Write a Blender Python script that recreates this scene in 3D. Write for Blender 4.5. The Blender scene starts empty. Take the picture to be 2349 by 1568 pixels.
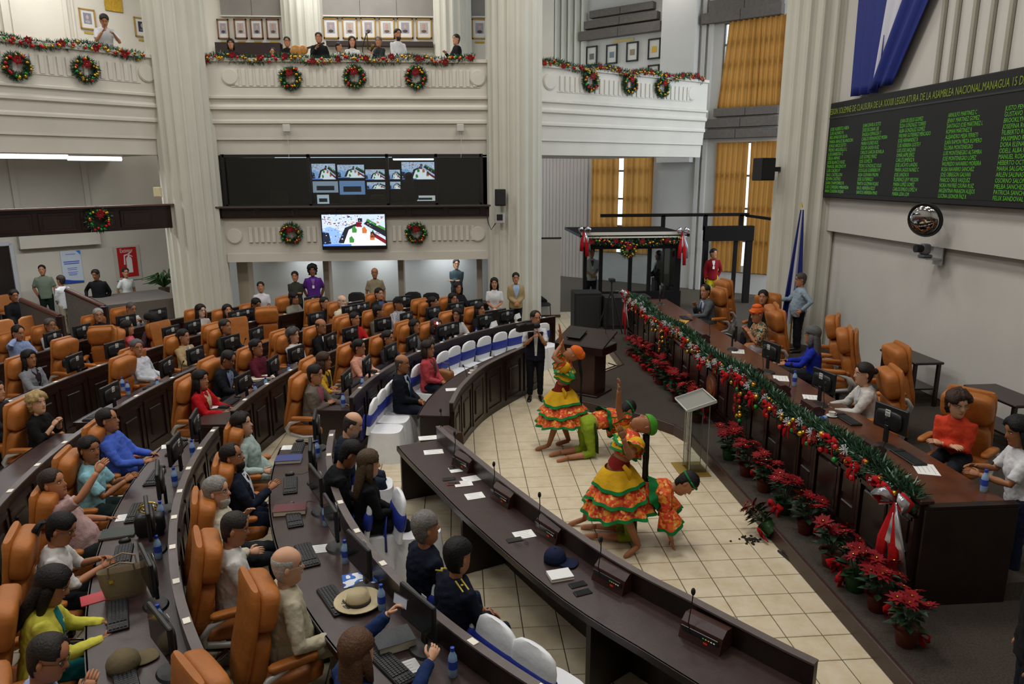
import bpy, math, random
import numpy as np
from mathutils import Vector, Matrix
random.seed(7)
S = bpy.context.scene
COL = S.collection
RAD = math.radians

# ---------------------------------------------------------------- camera
cam_d = bpy.data.cameras.new('camera'); cam = bpy.data.objects.new('camera', cam_d); COL.objects.link(cam)
PIT, YAW, ROL = .22831, .073617, -.004492
_f = Vector((math.sin(YAW)*math.cos(PIT), math.cos(YAW)*math.cos(PIT), -math.sin(PIT)))
_r = Vector((math.cos(YAW), -math.sin(YAW), 0)); _u = _r.cross(_f)
_r2 = _r*math.cos(ROL)+_u*math.sin(ROL); _u2 = -_r*math.sin(ROL)+_u*math.cos(ROL)
_m = Matrix((( _r2.x,_u2.x,-_f.x,0),(_r2.y,_u2.y,-_f.y,0),(_r2.z,_u2.z,-_f.z,4.1),(0,0,0,1)))
cam.matrix_world = _m
cam_d.sensor_fit = 'HORIZONTAL'; cam_d.sensor_width = 36; cam_d.lens = 36*1650.9/2349
cam_d.clip_end = 200; cam_d.clip_start = .05
S.camera = cam
# ---------------------------------------------------------------- daylight outside the windows
w = bpy.data.worlds.new('world'); S.world = w; w.use_nodes = True
w.node_tree.nodes['Background'].inputs[0].default_value = (.80,.90,1,1)
w.node_tree.nodes['Background'].inputs[1].default_value = 3.2
# ---------------------------------------------------------------- hall luminaires
def area(name, loc, size, power, col=(1,.98,.945), rot=(0,0,0), sy=None):
    l = bpy.data.lights.new(name, 'AREA'); l.energy = power; l.color = col; l.size = size
    if sy: l.shape = 'RECTANGLE'; l.size_y = sy
    o = bpy.data.objects.new(name, l); o.location = loc; o.rotation_euler = rot; COL.objects.link(o); return o
for x in (-9,-3.2,2.6):
    for y in (3,9.5,16):
        area('hall_light', (x,y,11.3), 2.2, 180)
area('tube_light', (-9.9,18.2,4.3), 4.2, 130, (.95,.98,1), (0,0,RAD(44)), .15)
area('hall_light', (2.4,9.5,11.2), 2.0, 170, (1,.93,.82))
area('gallery_light', (-3,21.6,10.2), 4, 150, sy=1.2)
area('gallery_light', (-10.5,21,10.2), 4, 150, sy=1.2)
area('gallery_light', (6,25.5,10.2), 4, 30, sy=1.2)
S.view_settings.view_transform = 'Standard'; S.view_settings.look = 'None'
S.view_settings.exposure = 0; S.view_settings.gamma = 1; S.view_settings.use_curve_mapping = False
S.cycles.max_bounces = 7; S.cycles.diffuse_bounces = 4; S.cycles.glossy_bounces = 3
S.cycles.transmission_bounces = 6; S.cycles.transparent_max_bounces = 10
S.cycles.caustics_reflective = False; S.cycles.caustics_refractive = False

# ---------------------------------------------------------------- materials
def lin(h):
    h = h.lstrip('#'); c = [int(h[i:i+2],16)/255 for i in (0,2,4)]
    return tuple(q/12.92 if q <= .04045 else ((q+.055)/1.055)**2.4 for q in c)+(1,)
MATS = {}
def M(hexc, rough=.6, metal=0, bump=0, bscale=60, var=0, vscale=3, spec=.5, key=None, coat=0, hex2=None, alpha=1):
    k = (hexc,rough,metal,bump,bscale,var,vscale,spec,coat,hex2,alpha)
    if k in MATS: return MATS[k]
    m = bpy.data.materials.new(key or 'mat_'+hexc); m.use_nodes = True; nt = m.node_tree; b = nt.nodes['Principled BSDF']
    b.inputs['Base Color'].default_value = lin(hexc); b.inputs['Roughness'].default_value = rough
    b.inputs['Metallic'].default_value = metal; b.inputs['Specular IOR Level'].default_value = spec
    if coat: b.inputs['Coat Weight'].default_value = coat
    if alpha < 1: b.inputs['Alpha'].default_value = alpha
    if var or bump:
        tc = nt.nodes.new('ShaderNodeTexCoord')
    if var:
        n = nt.nodes.new('ShaderNodeTexNoise'); n.inputs['Scale'].default_value = vscale; n.inputs['Detail'].default_value = 5
        nt.links.new(tc.outputs['Object'], n.inputs['Vector'])
        mx = nt.nodes.new('ShaderNodeMix'); mx.data_type = 'RGBA'
        c = lin(hexc); c2 = lin(hex2) if hex2 else tuple(q*(1-var) for q in c[:3])+(1,)
        mx.inputs['A'].default_value = c; mx.inputs['B'].default_value = c2
        rp = nt.nodes.new('ShaderNodeMapRange'); rp.inputs['From Min'].default_value = .35; rp.inputs['From Max'].default_value = .65
        nt.links.new(n.outputs['Fac'], rp.inputs['Value']); nt.links.new(rp.outputs['Result'], mx.inputs['Factor'])
        nt.links.new(mx.outputs['Result'], b.inputs['Base Color'])
    if bump:
        n = nt.nodes.new('ShaderNodeTexNoise'); n.inputs['Scale'].default_value = bscale; n.inputs['Detail'].default_value = 4
        nt.links.new(tc.outputs['Object'], n.inputs['Vector'])
        bp = nt.nodes.new('ShaderNodeBump'); bp.inputs['Strength'].default_value = bump; bp.inputs['Distance'].default_value = .02
        nt.links.new(n.outputs['Fac'], bp.inputs['Height']); nt.links.new(bp.outputs['Normal'], b.inputs['Normal'])
    MATS[k] = m; return m
def EM(hexc, strength=1):
    k = ('em',hexc,strength)
    if k in MATS: return MATS[k]
    m = bpy.data.materials.new('glow_'+hexc); m.use_nodes = True; nt = m.node_tree; b = nt.nodes['Principled BSDF']
    b.inputs['Base Color'].default_value = (0,0,0,1); b.inputs['Emission Color'].default_value = lin(hexc); b.inputs['Emission Strength'].default_value = strength
    b.inputs['Roughness'].default_value = .4
    MATS[k] = m; return m
def cloth(hexc): return M(hexc, .85, 0, .35, 22, .18, 6, .2)
def pattern(kind, cols, scale=30):
    """printed cloth: cells of several colours (flat print)"""
    k = (kind,tuple(cols),scale)
    if k in MATS: return MATS[k]
    m = bpy.data.materials.new('print_'+kind); m.use_nodes = True; nt = m.node_tree; b = nt.nodes['Principled BSDF']; b.inputs['Roughness'].default_value = .8
    tc = nt.nodes.new('ShaderNodeTexCoord')
    if kind == 'stripe':
        t = nt.nodes.new('ShaderNodeTexWave'); t.inputs['Scale'].default_value = scale; out = t.outputs['Fac']
    elif kind == 'check':
        t = nt.nodes.new('ShaderNodeTexChecker'); t.inputs['Scale'].default_value = scale; out = t.outputs['Fac']
    elif kind == 'blot':
        t = nt.nodes.new('ShaderNodeTexNoise'); t.inputs['Scale'].default_value = scale; t.inputs['Detail'].default_value = 1; out = t.outputs['Fac']
    else:
        t = nt.nodes.new('ShaderNodeTexVoronoi'); t.inputs['Scale'].default_value = scale; out = t.outputs['Distance'] if kind == 'dot' else t.outputs['Color']
    nt.links.new(tc.outputs['Object'], t.inputs['Vector'])
    r = nt.nodes.new('ShaderNodeValToRGB'); r.color_ramp.interpolation = 'CONSTANT'
    lo, hi = (.36,.64) if kind == 'blot' else ((.15,.55) if kind == 'dot' else (.2,.85))
    e = r.color_ramp.elements
    while len(e) < len(cols): e.new(.5)
    for i, c in enumerate(cols):
        e[i].position = 0 if i == 0 else lo+(hi-lo)*(i-1)/max(1,len(cols)-2) if len(cols) > 2 else .5
        e[i].color = lin(c)
    nt.links.new(out, r.inputs['Fac']); nt.links.new(r.outputs['Color'], b.inputs['Base Color'])
    MATS[k] = m; return m
def glass_mat(tint='#dfe8ea', rough=.0, key='glass', a=.12):
    k = (key,tint,a)
    if k in MATS: return MATS[k]
    m = bpy.data.materials.new(key); m.use_nodes = True; nt = m.node_tree; nt.nodes.clear()
    o = nt.nodes.new('ShaderNodeOutputMaterial'); t = nt.nodes.new('ShaderNodeBsdfTransparent'); g = nt.nodes.new('ShaderNodeBsdfGlossy')
    fr = nt.nodes.new('ShaderNodeFresnel'); mx = nt.nodes.new('ShaderNodeMixShader'); mp = nt.nodes.new('ShaderNodeMath'); mp.operation = 'ADD'; mp.inputs[1].default_value = a*.3; mp.use_clamp = True
    t.inputs[0].default_value = lin(tint); g.inputs['Roughness'].default_value = rough+.02
    nt.links.new(fr.outputs[0], mp.inputs[0]); nt.links.new(mp.outputs[0], mx.inputs[0]); nt.links.new(t.outputs[0], mx.inputs[1]); nt.links.new(g.outputs[0], mx.inputs[2]); nt.links.new(mx.outputs[0], o.inputs[0])
    MATS[k] = m; return m
WALL = M('#cfcabf', .9, 0, .12, 90, .06, 1.2, .2, key='wall_paint')
WALLW = M('#c6c3bd', .9, 0, .12, 90, .05, 1.2, .2, key='wall_plaster')
COLM = M('#c6c4b8', .85, 0, .08, 60, .05, 1.5, .2, key='column_plaster')
WOOD = M('#231512', .32, 0, .05, 40, .35, 7, .5, key='dark_wood')
WOODTOP = M('#392827', .35, 0, .04, 60, .25, 9, .5, key='desk_laminate')
WOODRED = M('#251111', .3, 0, .05, 30, .3, 5, .5, key='mahogany')
LEATHER = M('#b06a2e', .5, 0, .5, 9, .25, 4, .35, key='orange_leather')
BLACKP = M('#151517', .45, 0, .05, 80, key='black_plastic')
BLACKM = M('#0c0c0d', .7, key='matt_black')
CHROME = M('#b9bcc0', .18, 1, key='chrome')
SILVER = M('#b4b3b0', .4, .3, key='grey_plastic')
WHITE = M('#e6e6e4', .8, 0, .1, 50, key='white_paper')
CARPET = M('#585049', 1, 0, .8, 240, .35, 60, .1, key='carpet')

# ---------------------------------------------------------------- mesh helpers
class MB:
    def __init__(s): s.v = []; s.f = []; s.m = []
    def add(s, vs, fs, mi=0):
        o = len(s.v); s.v += [tuple(v) for v in vs]; s.f += [tuple(i+o for i in f) for f in fs]; s.m += [mi]*len(fs); return s
    def box(s, c, d, mi=0, R=None, bev=0):
        x, y, z = d[0]/2, d[1]/2, d[2]/2; c = Vector(c)
        if bev:
            b = min(bev, x*.9, y*.9, z*.9); P = []
            for sx in (-1,1):
                for sy in (-1,1):
                    for sz in (-1,1):
                        P += [(sx*x,sy*(y-b),sz*(z-b)), (sx*(x-b),sy*y,sz*(z-b)), (sx*(x-b),sy*(y-b),sz*z)]
            def I(sx,sy,sz,k): return ((sx*2+sy)*2+sz)*3+k
            F = []
            for a in (0,1):
                F += [[I(a,0,0,0),I(a,1,0,0),I(a,1,1,0),I(a,0,1,0)], [I(0,a,0,1),I(1,a,0,1),I(1,a,1,1),I(0,a,1,1)], [I(0,0,a,2),I(1,0,a,2),I(1,1,a,2),I(0,1,a,2)]]
                for b2 in (0,1):
                    F += [[I(a,b2,0,0),I(a,b2,1,0),I(a,b2,1,1),I(a,b2,0,1)], [I(a,0,b2,0),I(a,1,b2,0),I(a,1,b2,2),I(a,0,b2,2)], [I(0,a,b2,1),I(1,a,b2,1),I(1,a,b2,2),I(0,a,b2,2)]]
                    for c2 in (0,1): F.append([I(a,b2,c2,0),I(a,b2,c2,1),I(a,b2,c2,2)])
            out = []
            for f in F:
                pts = [Vector(P[i]) for i in f]; n = (pts[1]-pts[0]).cross(pts[2]-pts[0]); cc = sum(pts, Vector())
                out.append(f if n.dot(cc) > 0 else f[::-1])
            vs = [Vector(p) for p in P]; F = out
        else:
            vs = [Vector((a*x,b*y,e*z)) for a in (-1,1) for b in (-1,1) for e in (-1,1)]
            F = [(0,1,3,2),(4,6,7,5),(0,4,5,1),(2,3,7,6),(0,2,6,4),(1,5,7,3)]
        if R is not None: vs = [R @ v for v in vs]
        return s.add([v+c for v in vs], F, mi)
    def ring_loft(s, secs, n=10, mi=0, cap=True, pw=1.0):
        """secs: list of (centre, A, B): ring = c + cos*A + sin*B"""
        vs = []
        for c, A, B in secs:
            for i in range(n):
                a = 2*math.pi*i/n; ca, sa = math.cos(a), math.sin(a)
                if pw != 1: ca = math.copysign(abs(ca)**pw, ca); sa = math.copysign(abs(sa)**pw, sa)
                vs.append((c[0]+ca*A[0]+sa*B[0], c[1]+ca*A[1]+sa*B[1], c[2]+ca*A[2]+sa*B[2]))
        F = []
        for k in range(len(secs)-1):
            for i in range(n):
                j = (i+1) % n; F.append((k*n+i, k*n+j, (k+1)*n+j, (k+1)*n+i))
        if cap: F.append(tuple(range(n-1,-1,-1))); F.append(tuple(range((len(secs)-1)*n, len(secs)*n)))
        return s.add(vs, F, mi)
    def tube(s, pts, r, n=8, mi=0, cap=True, side=None, flat=1.0):
        pts = [Vector(p) for p in pts]; rs = r if isinstance(r,(list,tuple)) else [r]*len(pts)
        t0 = (pts[1]-pts[0]).normalized(); A = Vector(side) if side else (Vector((0,0,1)) if abs(t0.z) < .9 else Vector((1,0,0)))
        secs = []
        for i, p in enumerate(pts):
            t = ((pts[min(i+1,len(pts)-1)]-pts[max(i-1,0)])).normalized()
            A = (A-t*A.dot(t));  A = A.normalized() if A.length > 1e-6 else t.orthogonal().normalized()
            B = t.cross(A); secs.append((p, A*rs[i], B*rs[i]*flat))
        return s.ring_loft(secs, n, mi, cap)
    def ell(s, c, r, n=10, k=6, mi=0, R=None):
        c = Vector(c); vs = [Vector((0,0,-r[2]))]
        for j in range(1,k):
            p = -math.pi/2+math.pi*j/k
            for i in range(n):
                a = 2*math.pi*i/n; vs.append(Vector((r[0]*math.cos(p)*math.cos(a), r[1]*math.cos(p)*math.sin(a), r[2]*math.sin(p))))
        vs.append(Vector((0,0,r[2]))); L = len(vs)-1; F = []
        for i in range(n):
            j = (i+1) % n; F.append((0,1+j,1+i)); F.append((L,1+(k-2)*n+i,1+(k-2)*n+j))
            for q in range(k-2): F.append((1+q*n+i,1+q*n+j,1+(q+1)*n+j,1+(q+1)*n+i))
        if R is not None: vs = [R @ v for v in vs]
        return s.add([v+c for v in vs], F, mi)
    def puff(s, c, d, n=6, e=.45, mi=0, R=None, sag=0):
        """cushion: rounded box from a projected cube grid"""
        vs = []; idx = {}; F = []
        def P(x,y,z):
            k = (round(x*1000),round(y*1000),round(z*1000))
            if k not in idx:
                v = Vector((x,y,z)); l = (abs(x)**(2/e)+abs(y)**(2/e)+abs(z)**(2/e))**(e/2)
                v /= l; idx[k] = len(vs); vs.append(Vector((v.x*d[0]/2, v.y*d[1]/2, v.z*d[2]/2)))
            return idx[k]
        g = [-1+2*i/n for i in range(n+1)]
        for ax in range(3):
            for sg in (-1,1):
                for i in range(n):
                    for j in range(n):
                        q = []
                        for (a,b) in ((i,j),(i+1,j),(i+1,j+1),(i,j+1)):
                            t = [0,0,0]; t[ax] = sg; t[(ax+1)%3] = g[a]; t[(ax+2)%3] = g[b]; q.append(P(*t))
                        F.append(q if sg > 0 else q[::-1])
        if R is not None: vs = [R @ v for v in vs]
        c = Vector(c); return s.add([v+c for v in vs], F, mi)
    def prism(s, poly, z0, z1, mi=0):
        n = len(poly); a = sum(poly[i][0]*poly[(i+1)%n][1]-poly[(i+1)%n][0]*poly[i][1] for i in range(n))
        if a < 0: poly = poly[::-1]
        vs = [(x,y,z0) for x,y in poly]+[(x,y,z1) for x,y in poly]
        F = [tuple(range(n-1,-1,-1)), tuple(range(n,2*n))]+[(i,(i+1)%n,n+(i+1)%n,n+i) for i in range(n)]
        return s.add(vs, F, mi)
    def quad(s, a, b, c, d, mi=0): return s.add([a,b,c,d], [(0,1,2,3)], mi)
    def lathe(s, prof, n=14, mi=0, c=(0,0,0)):
        secs = [((c[0],c[1],c[2]+z),(max(r,1e-4),0,0),(0,max(r,1e-4),0)) for r, z in prof]; return s.ring_loft(secs, n, mi)
    def mesh(s, name, mats, smooth=False):
        me = bpy.data.meshes.new(name); me.from_pydata(s.v, [], s.f)
        mats = mats if isinstance(mats,(list,tuple)) else [mats]
        for m in mats: me.materials.append(m)
        if len(mats) > 1: me.polygons.foreach_set('material_index', s.m)
        if smooth:
            me.polygons.foreach_set('use_smooth', [True]*len(me.polygons))
            if smooth != True: me.set_sharp_from_angle(angle=RAD(smooth))
        me.update(); return me
    def obj(s, name, mats, parent=None, smooth=False, loc=None, rz=0, mw=None):
        return link(name, s.mesh(name, mats, smooth), parent, loc, rz, mw)
def link(name, me, parent=None, loc=None, rz=0, mw=None):
    o = bpy.data.objects.new(name, me); COL.objects.link(o)
    if mw is not None: o.matrix_world = mw
    if loc is not None: o.location = loc
    if rz: o.rotation_euler = (0,0,rz)
    if parent: o.parent = parent
    return o
LABELS = set()
def tag(o, label, cat, group=None, kind=None):
    o['label'] = label
    if cat: o['category'] = cat
    if group: o['group'] = group
    if kind: o['kind'] = kind
    return o
def struct(o, label, cat=None): o['kind'] = 'structure'; o['label'] = label; o['category'] = cat or o.name.split('_')[0]; return o
def empty(name, loc=(0,0,0), rz=0, label=None, cat=None, group=None, mw=None):
    o = bpy.data.objects.new(name, None); COL.objects.link(o); o.empty_display_size = .1
    if mw is not None: o.matrix_world = mw
    else: o.location = loc; o.rotation_euler = (0,0,rz)
    if label: tag(o, label, cat, group)
    return o
def copy_tree(o, parent=None):
    c = o.copy(); COL.objects.link(c); c.parent = parent
    for ch in o.children: copy_tree(ch, c)
    return c
def place(proto, used, loc, rz, label, cat, group):
    """first use moves the prototype, later uses copy it with its parts"""
    o = proto if not used.get(proto.name) else copy_tree(proto)
    used[proto.name] = 1
    o.location = loc; o.rotation_euler = (0,0,rz); tag(o, label, cat, group); return o
USED = {}
PLANES = {'C':(-2.6,19.6,90),'L':(-6.9,19.6,46),'R':(1.6,19.8,60),'LB':(-10.3,23.1,46),'W':(9.2,25.0,132),'X':(8.0,12.0,180),'UC':(-2.6,23.0,90),'BB':(-2.6,21.3,90),'BD':(-7.3,18.9,45),'CL':(-9.9,22.5,46)}
def PM(n):
    """matrix of a vertical wall plane: local x along it, y into it, z up"""
    x, y, h = PLANES[n]; h = RAD(h); sx, cx = math.sin(h), math.cos(h)
    return Matrix(((sx,-cx,0,x),(cx,sx,0,y),(0,0,1,0),(0,0,0,1)))


# ================================================================ FLOOR
def pos_mat(key, h1, h2, h3, sc, rough, bump=0, spec=.4):
    m = bpy.data.materials.new(key); m.use_nodes = True; nt = m.node_tree; b = nt.nodes['Principled BSDF']; b.inputs['Roughness'].default_value = rough; b.inputs['Specular IOR Level'].default_value = spec
    g = nt.nodes.new('ShaderNodeNewGeometry'); n = nt.nodes.new('ShaderNodeTexNoise'); n.inputs['Scale'].default_value = sc; n.inputs['Detail'].default_value = 6; n.inputs['Roughness'].default_value = .65
    nt.links.new(g.outputs['Position'], n.inputs['Vector']); r = nt.nodes.new('ShaderNodeValToRGB'); e = r.color_ramp.elements
    e[0].position = .3; e[0].color = lin(h1); e[1].position = .7; e[1].color = lin(h3); q = e.new(.5); q.color = lin(h2)
    nt.links.new(n.outputs['Fac'], r.inputs['Fac']); nt.links.new(r.outputs['Color'], b.inputs['Base Color'])
    if bump:
        bp = nt.nodes.new('ShaderNodeBump'); bp.inputs['Strength'].default_value = bump; bp.inputs['Distance'].default_value = .01; nt.links.new(n.outputs['Fac'], bp.inputs['Height']); nt.links.new(bp.outputs['Normal'], b.inputs['Normal'])
    return m
TILE = pos_mat('cream_floor_tile', '#bfae8e', '#cabca1', '#d1c6b0', 5, .38)
GROUT = M('#4d4336', .9, key='grout')
floor = MB().box((1,13.5,-.06),(34,37,.11)).obj('floor', GROUT); struct(floor, 'cream ceramic tiled floor of the assembly hall')
T = .3394; TX, TY = 2.221, 6.577
tm = MB(); h = T/2-.0035
tm.add([(-h,-h,-.006),(h,-h,-.006),(h,h,-.006),(-h,h,-.006),(-h+.004,-h+.004,0),(h-.004,-h+.004,0),(h-.004,h-.004,0),(-h+.004,h-.004,0)], [(4,5,6,7),(0,1,5,4),(1,2,6,5),(2,3,7,6),(3,0,4,7)])
tile_me = tm.mesh('floor_tile', TILE)
arena = [(2.2,4.0),(3.9,4.0),(3.9,10.4),(3.3,11.2),(2.2,12.3),(2.9,14.3),(1.3,13.4),(-.1,10.9),(-.5,9.2),(.1,7.6),(.5,6.6),(1.15,5.3)]
def inside(p, poly):
    c = False; n = len(poly)
    for i in range(n):
        (x1,y1),(x2,y2) = poly[i], poly[(i+1)%n]
        if (y1 > p[1]) != (y2 > p[1]) and p[0] < (x2-x1)*(p[1]-y1)/(y2-y1)+x1: c = not c
    return c
near_t, rest = [], MB()
for i in range(-34,12):
    for j in range(-12,44):
        c = (TX+(i+.5)*T, TY+(j+.5)*T)
        if inside(c, arena): near_t.append(c)
        elif not (c[0] > 3.95): rest.add([(v[0]+c[0],v[1]+c[1],v[2]) for v in tm.v], tm.f)
near_t.sort(key=lambda c: c[1])
for c in near_t[300:]: rest.add([(v[0]+c[0],v[1]+c[1],v[2]) for v in tm.v], tm.f)
for c in near_t[:300]: link('floor_tile', tile_me, floor, (c[0],c[1],0))
o = rest.obj('floor_tiles_under_seating', TILE, floor); o['kind'] = 'stuff'

# ================================================================ DAIS
NOSE = M('#3a231f', .4, 0, .05, 30, .3, 6, key='dais_nosing_wood')
dpoly = [(3.53,3),(3.55,10.3),(3.42,10.75),(3.1,11.25),(2.55,11.75),(2.05,12.25),(2.7,13.75),(3.45,14.55),(3.55,17.5),(3.4,19.2),(10.2,23),(10.4,3)]
d = MB().prism([(x,y) for x,y in dpoly], 0, .165).obj('dais_platform', CARPET); struct(d, 'grey carpeted dais platform with dark wooden edge', 'platform')
nb = MB(); edge = dpoly[:9]; 
for (a,b) in zip(edge,edge[1:]):
    a, b = Vector((*a,0)), Vector((*b,0)); t = (b-a).normalized(); nn = Vector((-t.y,t.x,0))
    R = Matrix((t, nn, Vector((0,0,1)))).transposed(); c = (a+b)/2+nn*.012
    nb.box((c.x,c.y,.088), ((b-a).length+.03,.045,.176), R=R, bev=.008)
nb.obj('edge_nosing', NOSE, d)

# ================================================================ SHELL
def wbox(pn, u0, u1, z0, z1, y0, y1, mat, name, label=None, parent=None, bev=0):
    o = MB().box(((u0+u1)/2,(y0+y1)/2,(z0+z1)/2),(abs(u1-u0),y1-y0,abs(z1-z0)),bev=bev).obj(name, mat, parent, mw=None if parent else PM(pn))
    if label: struct(o, label)
    return o
ceil = MB().box((-3,13,11.9),(27,37,.2)).obj('ceiling', WALLW); struct(ceil, 'plain pale ceiling high over the hall')
wr = MB().box((8.25,6.35,5.8),(.3,19.7,12)).obj('wall_right', WALLW); struct(wr, 'plain pale wall behind the dais')
up = MB().box((8.05,8.15,6.85),(.24,16,7.9)).obj('band', WALLW, wr)
MB().box((8.02,15.42,4.6),(.3,.28,3.4)).obj('pilaster', WALLW, wr)
struct(MB().box((-15.8,10,5.8),(.3,38,12)).obj('wall_left', WALL), 'far left wall of the hall')
struct(MB().box((-3,-4.4,5.8),(27,.3,12)).obj('wall_front', WALL), 'wall behind the viewer')

def fluted(name, c, r, z0, z1, label, n=20, rr=None):
    m = MB(); pts = []
    for i in range(n):
        for k, dd in enumerate((0,.0,.055,.085,.055,.0)):
            a = 2*math.pi*(i+(0,.14,.32,.57,.82,1.0)[k])/n
            if k == 5: continue
            pts.append((math.cos(a)*r*(1-dd), math.sin(a)*r*(1-dd)))
    m.prism(pts, z0, z1); return struct(m.obj(name, COLM, loc=(c[0],c[1],0)), label, 'column')
fluted('fluted_column', (-6.84,19.6), .73, 0, 11.8, 'thick white fluted column left of the control room window')
fluted('fluted_column', (1.53,19.6), .73, 0, 11.8, 'thick white fluted column right of the control room window')
fluted('fluted_column', (8.0,15.95), .88, 0, 11.8, 'thick white fluted column beside the green name board')

# ---- balconies
def balcony(pn, u0, u1, flutes, discs, label):
    prof = [(.6,4.62),(.10,4.62),(.08,4.98),(.03,5.0),(.03,5.06),(.0,5.38),(-.05,5.40),(-.05,5.46),(-.03,5.5),(-.04,5.70),(-.10,5.74),(-.10,5.80),(-.05,5.86),(-.06,5.97),(-.12,6.0),(-.12,6.05),(-.06,6.07),(-.06,6.86),(-.12,6.88),(-.12,6.96),(.10,6.96),(.10,4.9),(.6,4.9)]
    m = MB(); n = len(prof); m.add([(u0,y,z) for y,z in prof]+[(u1,y,z) for y,z in prof], [(i,(i+1)%n,n+(i+1)%n,n+i) for i in range(n)]+[tuple(range(n)),tuple(range(2*n-1,n-1,-1))])
    o = m.obj('balcony_front', WALL, mw=PM(pn)); struct(o, label)
    for (a,b) in flutes:
        k = int((b-a)/.172)
        for i in range(k): link('fluting', FLUTE, o, (a+(i+.5)*(b-a)/k,-.06,6.5))
        MB().box(((a+b)/2,-.066,6.29),(b-a+.1,.02,.02)).obj('molding', WALL, o)
    for uc in discs: link('rosette', ROSE, o, (uc,-.06,6.52))
    return o
FLUTE = MB().box((0,-.012,0),(.095,.035,.40),bev=.008).mesh('fluting', WALL)
rm = MB(); rm.tube([(0,.01,0),(0,-.03,0)],.205,20); rm.tube([(0,-.03,0),(0,-.045,0)],[.19,.18],20); ROSE = rm.mesh('rosette', WALL, 40)
B_C = balcony('C', -4.25, 4.15, [(-2.95,3.2)], [(-3.010,6.460)[0], (3.190,6.490)[0]], 'white balcony front with fluted frieze over the control room')
B_L = balcony('L', -8.5, .1, [(-8,-1.0)], [(-0.778,6.430)[0]], 'white balcony front at far left with two wreaths')
B_R = balcony('R', -.1, 7.3, [(1.35,6.5)], [(1.039,6.590)[0], (6.595,6.570)[0]], 'white balcony front at right with three wreaths')
for pn, a, b, dp in (('C',-4.3,4.2,3.4),('L',-9,0,5),('R',0,7.3,5)):
    wbox(pn, a, b, 4.66, 4.88, .1, dp, WALL, 'balcony_slab', 'concrete slab of the balcony')
    if pn != 'R': wbox(pn, a, b, 4.9, 6.1, .12, dp-.1, WALL, 'gallery_floor', 'raised gallery floor behind the balcony rail')
# ---- upper back walls
wu = wbox('UC', -5.2, 5.6, 4.88, 11.8, 0, .2, WALL, 'wall_back', 'gallery back wall hung with portraits')
ACO = M('#8b8782', 1, 0, .3, 200, .1, 2, .1, key='acoustic_panel')
for (a,b) in ((508,650),(742,994),(1082,1125)):
    ua = (-9.040,8.570); 
for (ua,ub) in (((-4.100,8.620),(-2.340,8.640)),((-1.190,8.650),(2.010,8.680)),((3.140,8.670),(4.020,8.680))):
    n = max(1,round((ub[0]-ua[0])/.95)); wd = (ub[0]-ua[0])/n
    for i in range(n): MB().box((ua[0]+(i+.5)*wd,-.03,ua[1]+1.4),(wd-.012,.06,2.8)).obj('acoustic_panel', ACO, wu)
    MB().box(((ua[0]+ub[0])/2,-.05,ua[1]-.02),(ub[0]-ua[0],.1,.035)).obj('ledge', WALL, wu)
CAB = M('#2a1513', .5, 0, .05, 30, .3, 5, key='cabinet_wood')
fluted('fluted_pilaster', (-4.420,22.900,8.340)[:2], .56, 4.9, 11.8, 'fluted half column on the gallery wall behind the singer', 16)
fluted('fluted_pilaster', (-0.030,22.900,8.380)[:2], .56, 4.9, 11.8, 'fluted half column on the gallery wall behind man in black suit', 16)
# left wing wall
wl = wbox('LB', -9, 5.4, 0, 11.8, 0, .25, WALL, 'wall_back_left', 'pale wall of the left wing with signs and portraits')
for px in ((-2.249,8.010), (-0.764,8.210)): MB().box((px[0],-.04,8.3),(.10,.08,6.8)).obj('pilaster_strip', WALL, wl); MB().box((px[0]+.2,-.02,8.3),(.06,.04,6.8)).obj('pilaster_strip', WALL, wl)
for px in ((-2.631,3.930), (-0.835,3.910)): MB().box((px[0],-.04,3.6),(.14,.08,2.2)).obj('pilaster_strip', WALL, wl)
a, b = (-2.758,2.270), (-0.693,2.120)
MB().box(((a[0]+b[0])/2,-.12,(-1.775,2.320)[1]+.12),(b[0]-a[0],.24,.6)).obj('lintel', WALL, wl)
struct(MB().box((-8.2,24.5,2.3),(.2,4.0,4.7)).obj('wall_side_left', WALL), 'short side wall right of the extinguisher sign')
# door far left
dr = empty('door_1', mw=PM('LB')); struct(dr, 'glazed door at the far left edge'); a, b = (-3.465,2.320), (-2.942,2.280)
for u in (a[0],b[0]): MB().box((u,-.05,1.15),(.09,.12,2.3)).obj('door_frame', M('#b9bcc4',.5), dr)
MB().box(((a[0]+b[0])/2,-.05,2.3),(b[0]-a[0],.12,.09)).obj('door_frame', M('#b9bcc4',.5), dr)
MB().box(((a[0]+b[0])/2,-.012,1.12),(b[0]-a[0],.02,2.2)).obj('dark_pane', M('#2c2726',.15), dr)
# dark wooden band over the left wing
bd = wbox('BD', -8.0, .25, 2.83, 3.40, 0, .14, WOODRED, 'trim_1', 'dark wooden band with panels across the left wing')
for i in range(9):
    u = -7.6+i*.86; MB().box((u,-.012,3.11),(.74,.03,.40),bev=.01).obj('raised_panel', WOODRED, bd); MB().box((u,-.03,3.11),(.60,.02,.27),bev=.008).obj('raised_panel', WOOD, bd)
MB().box((-3.9,-.02,3.41),(8.3,.22,.035)).obj('cap_rail', M('#5a3a33',.4), bd)

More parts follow.
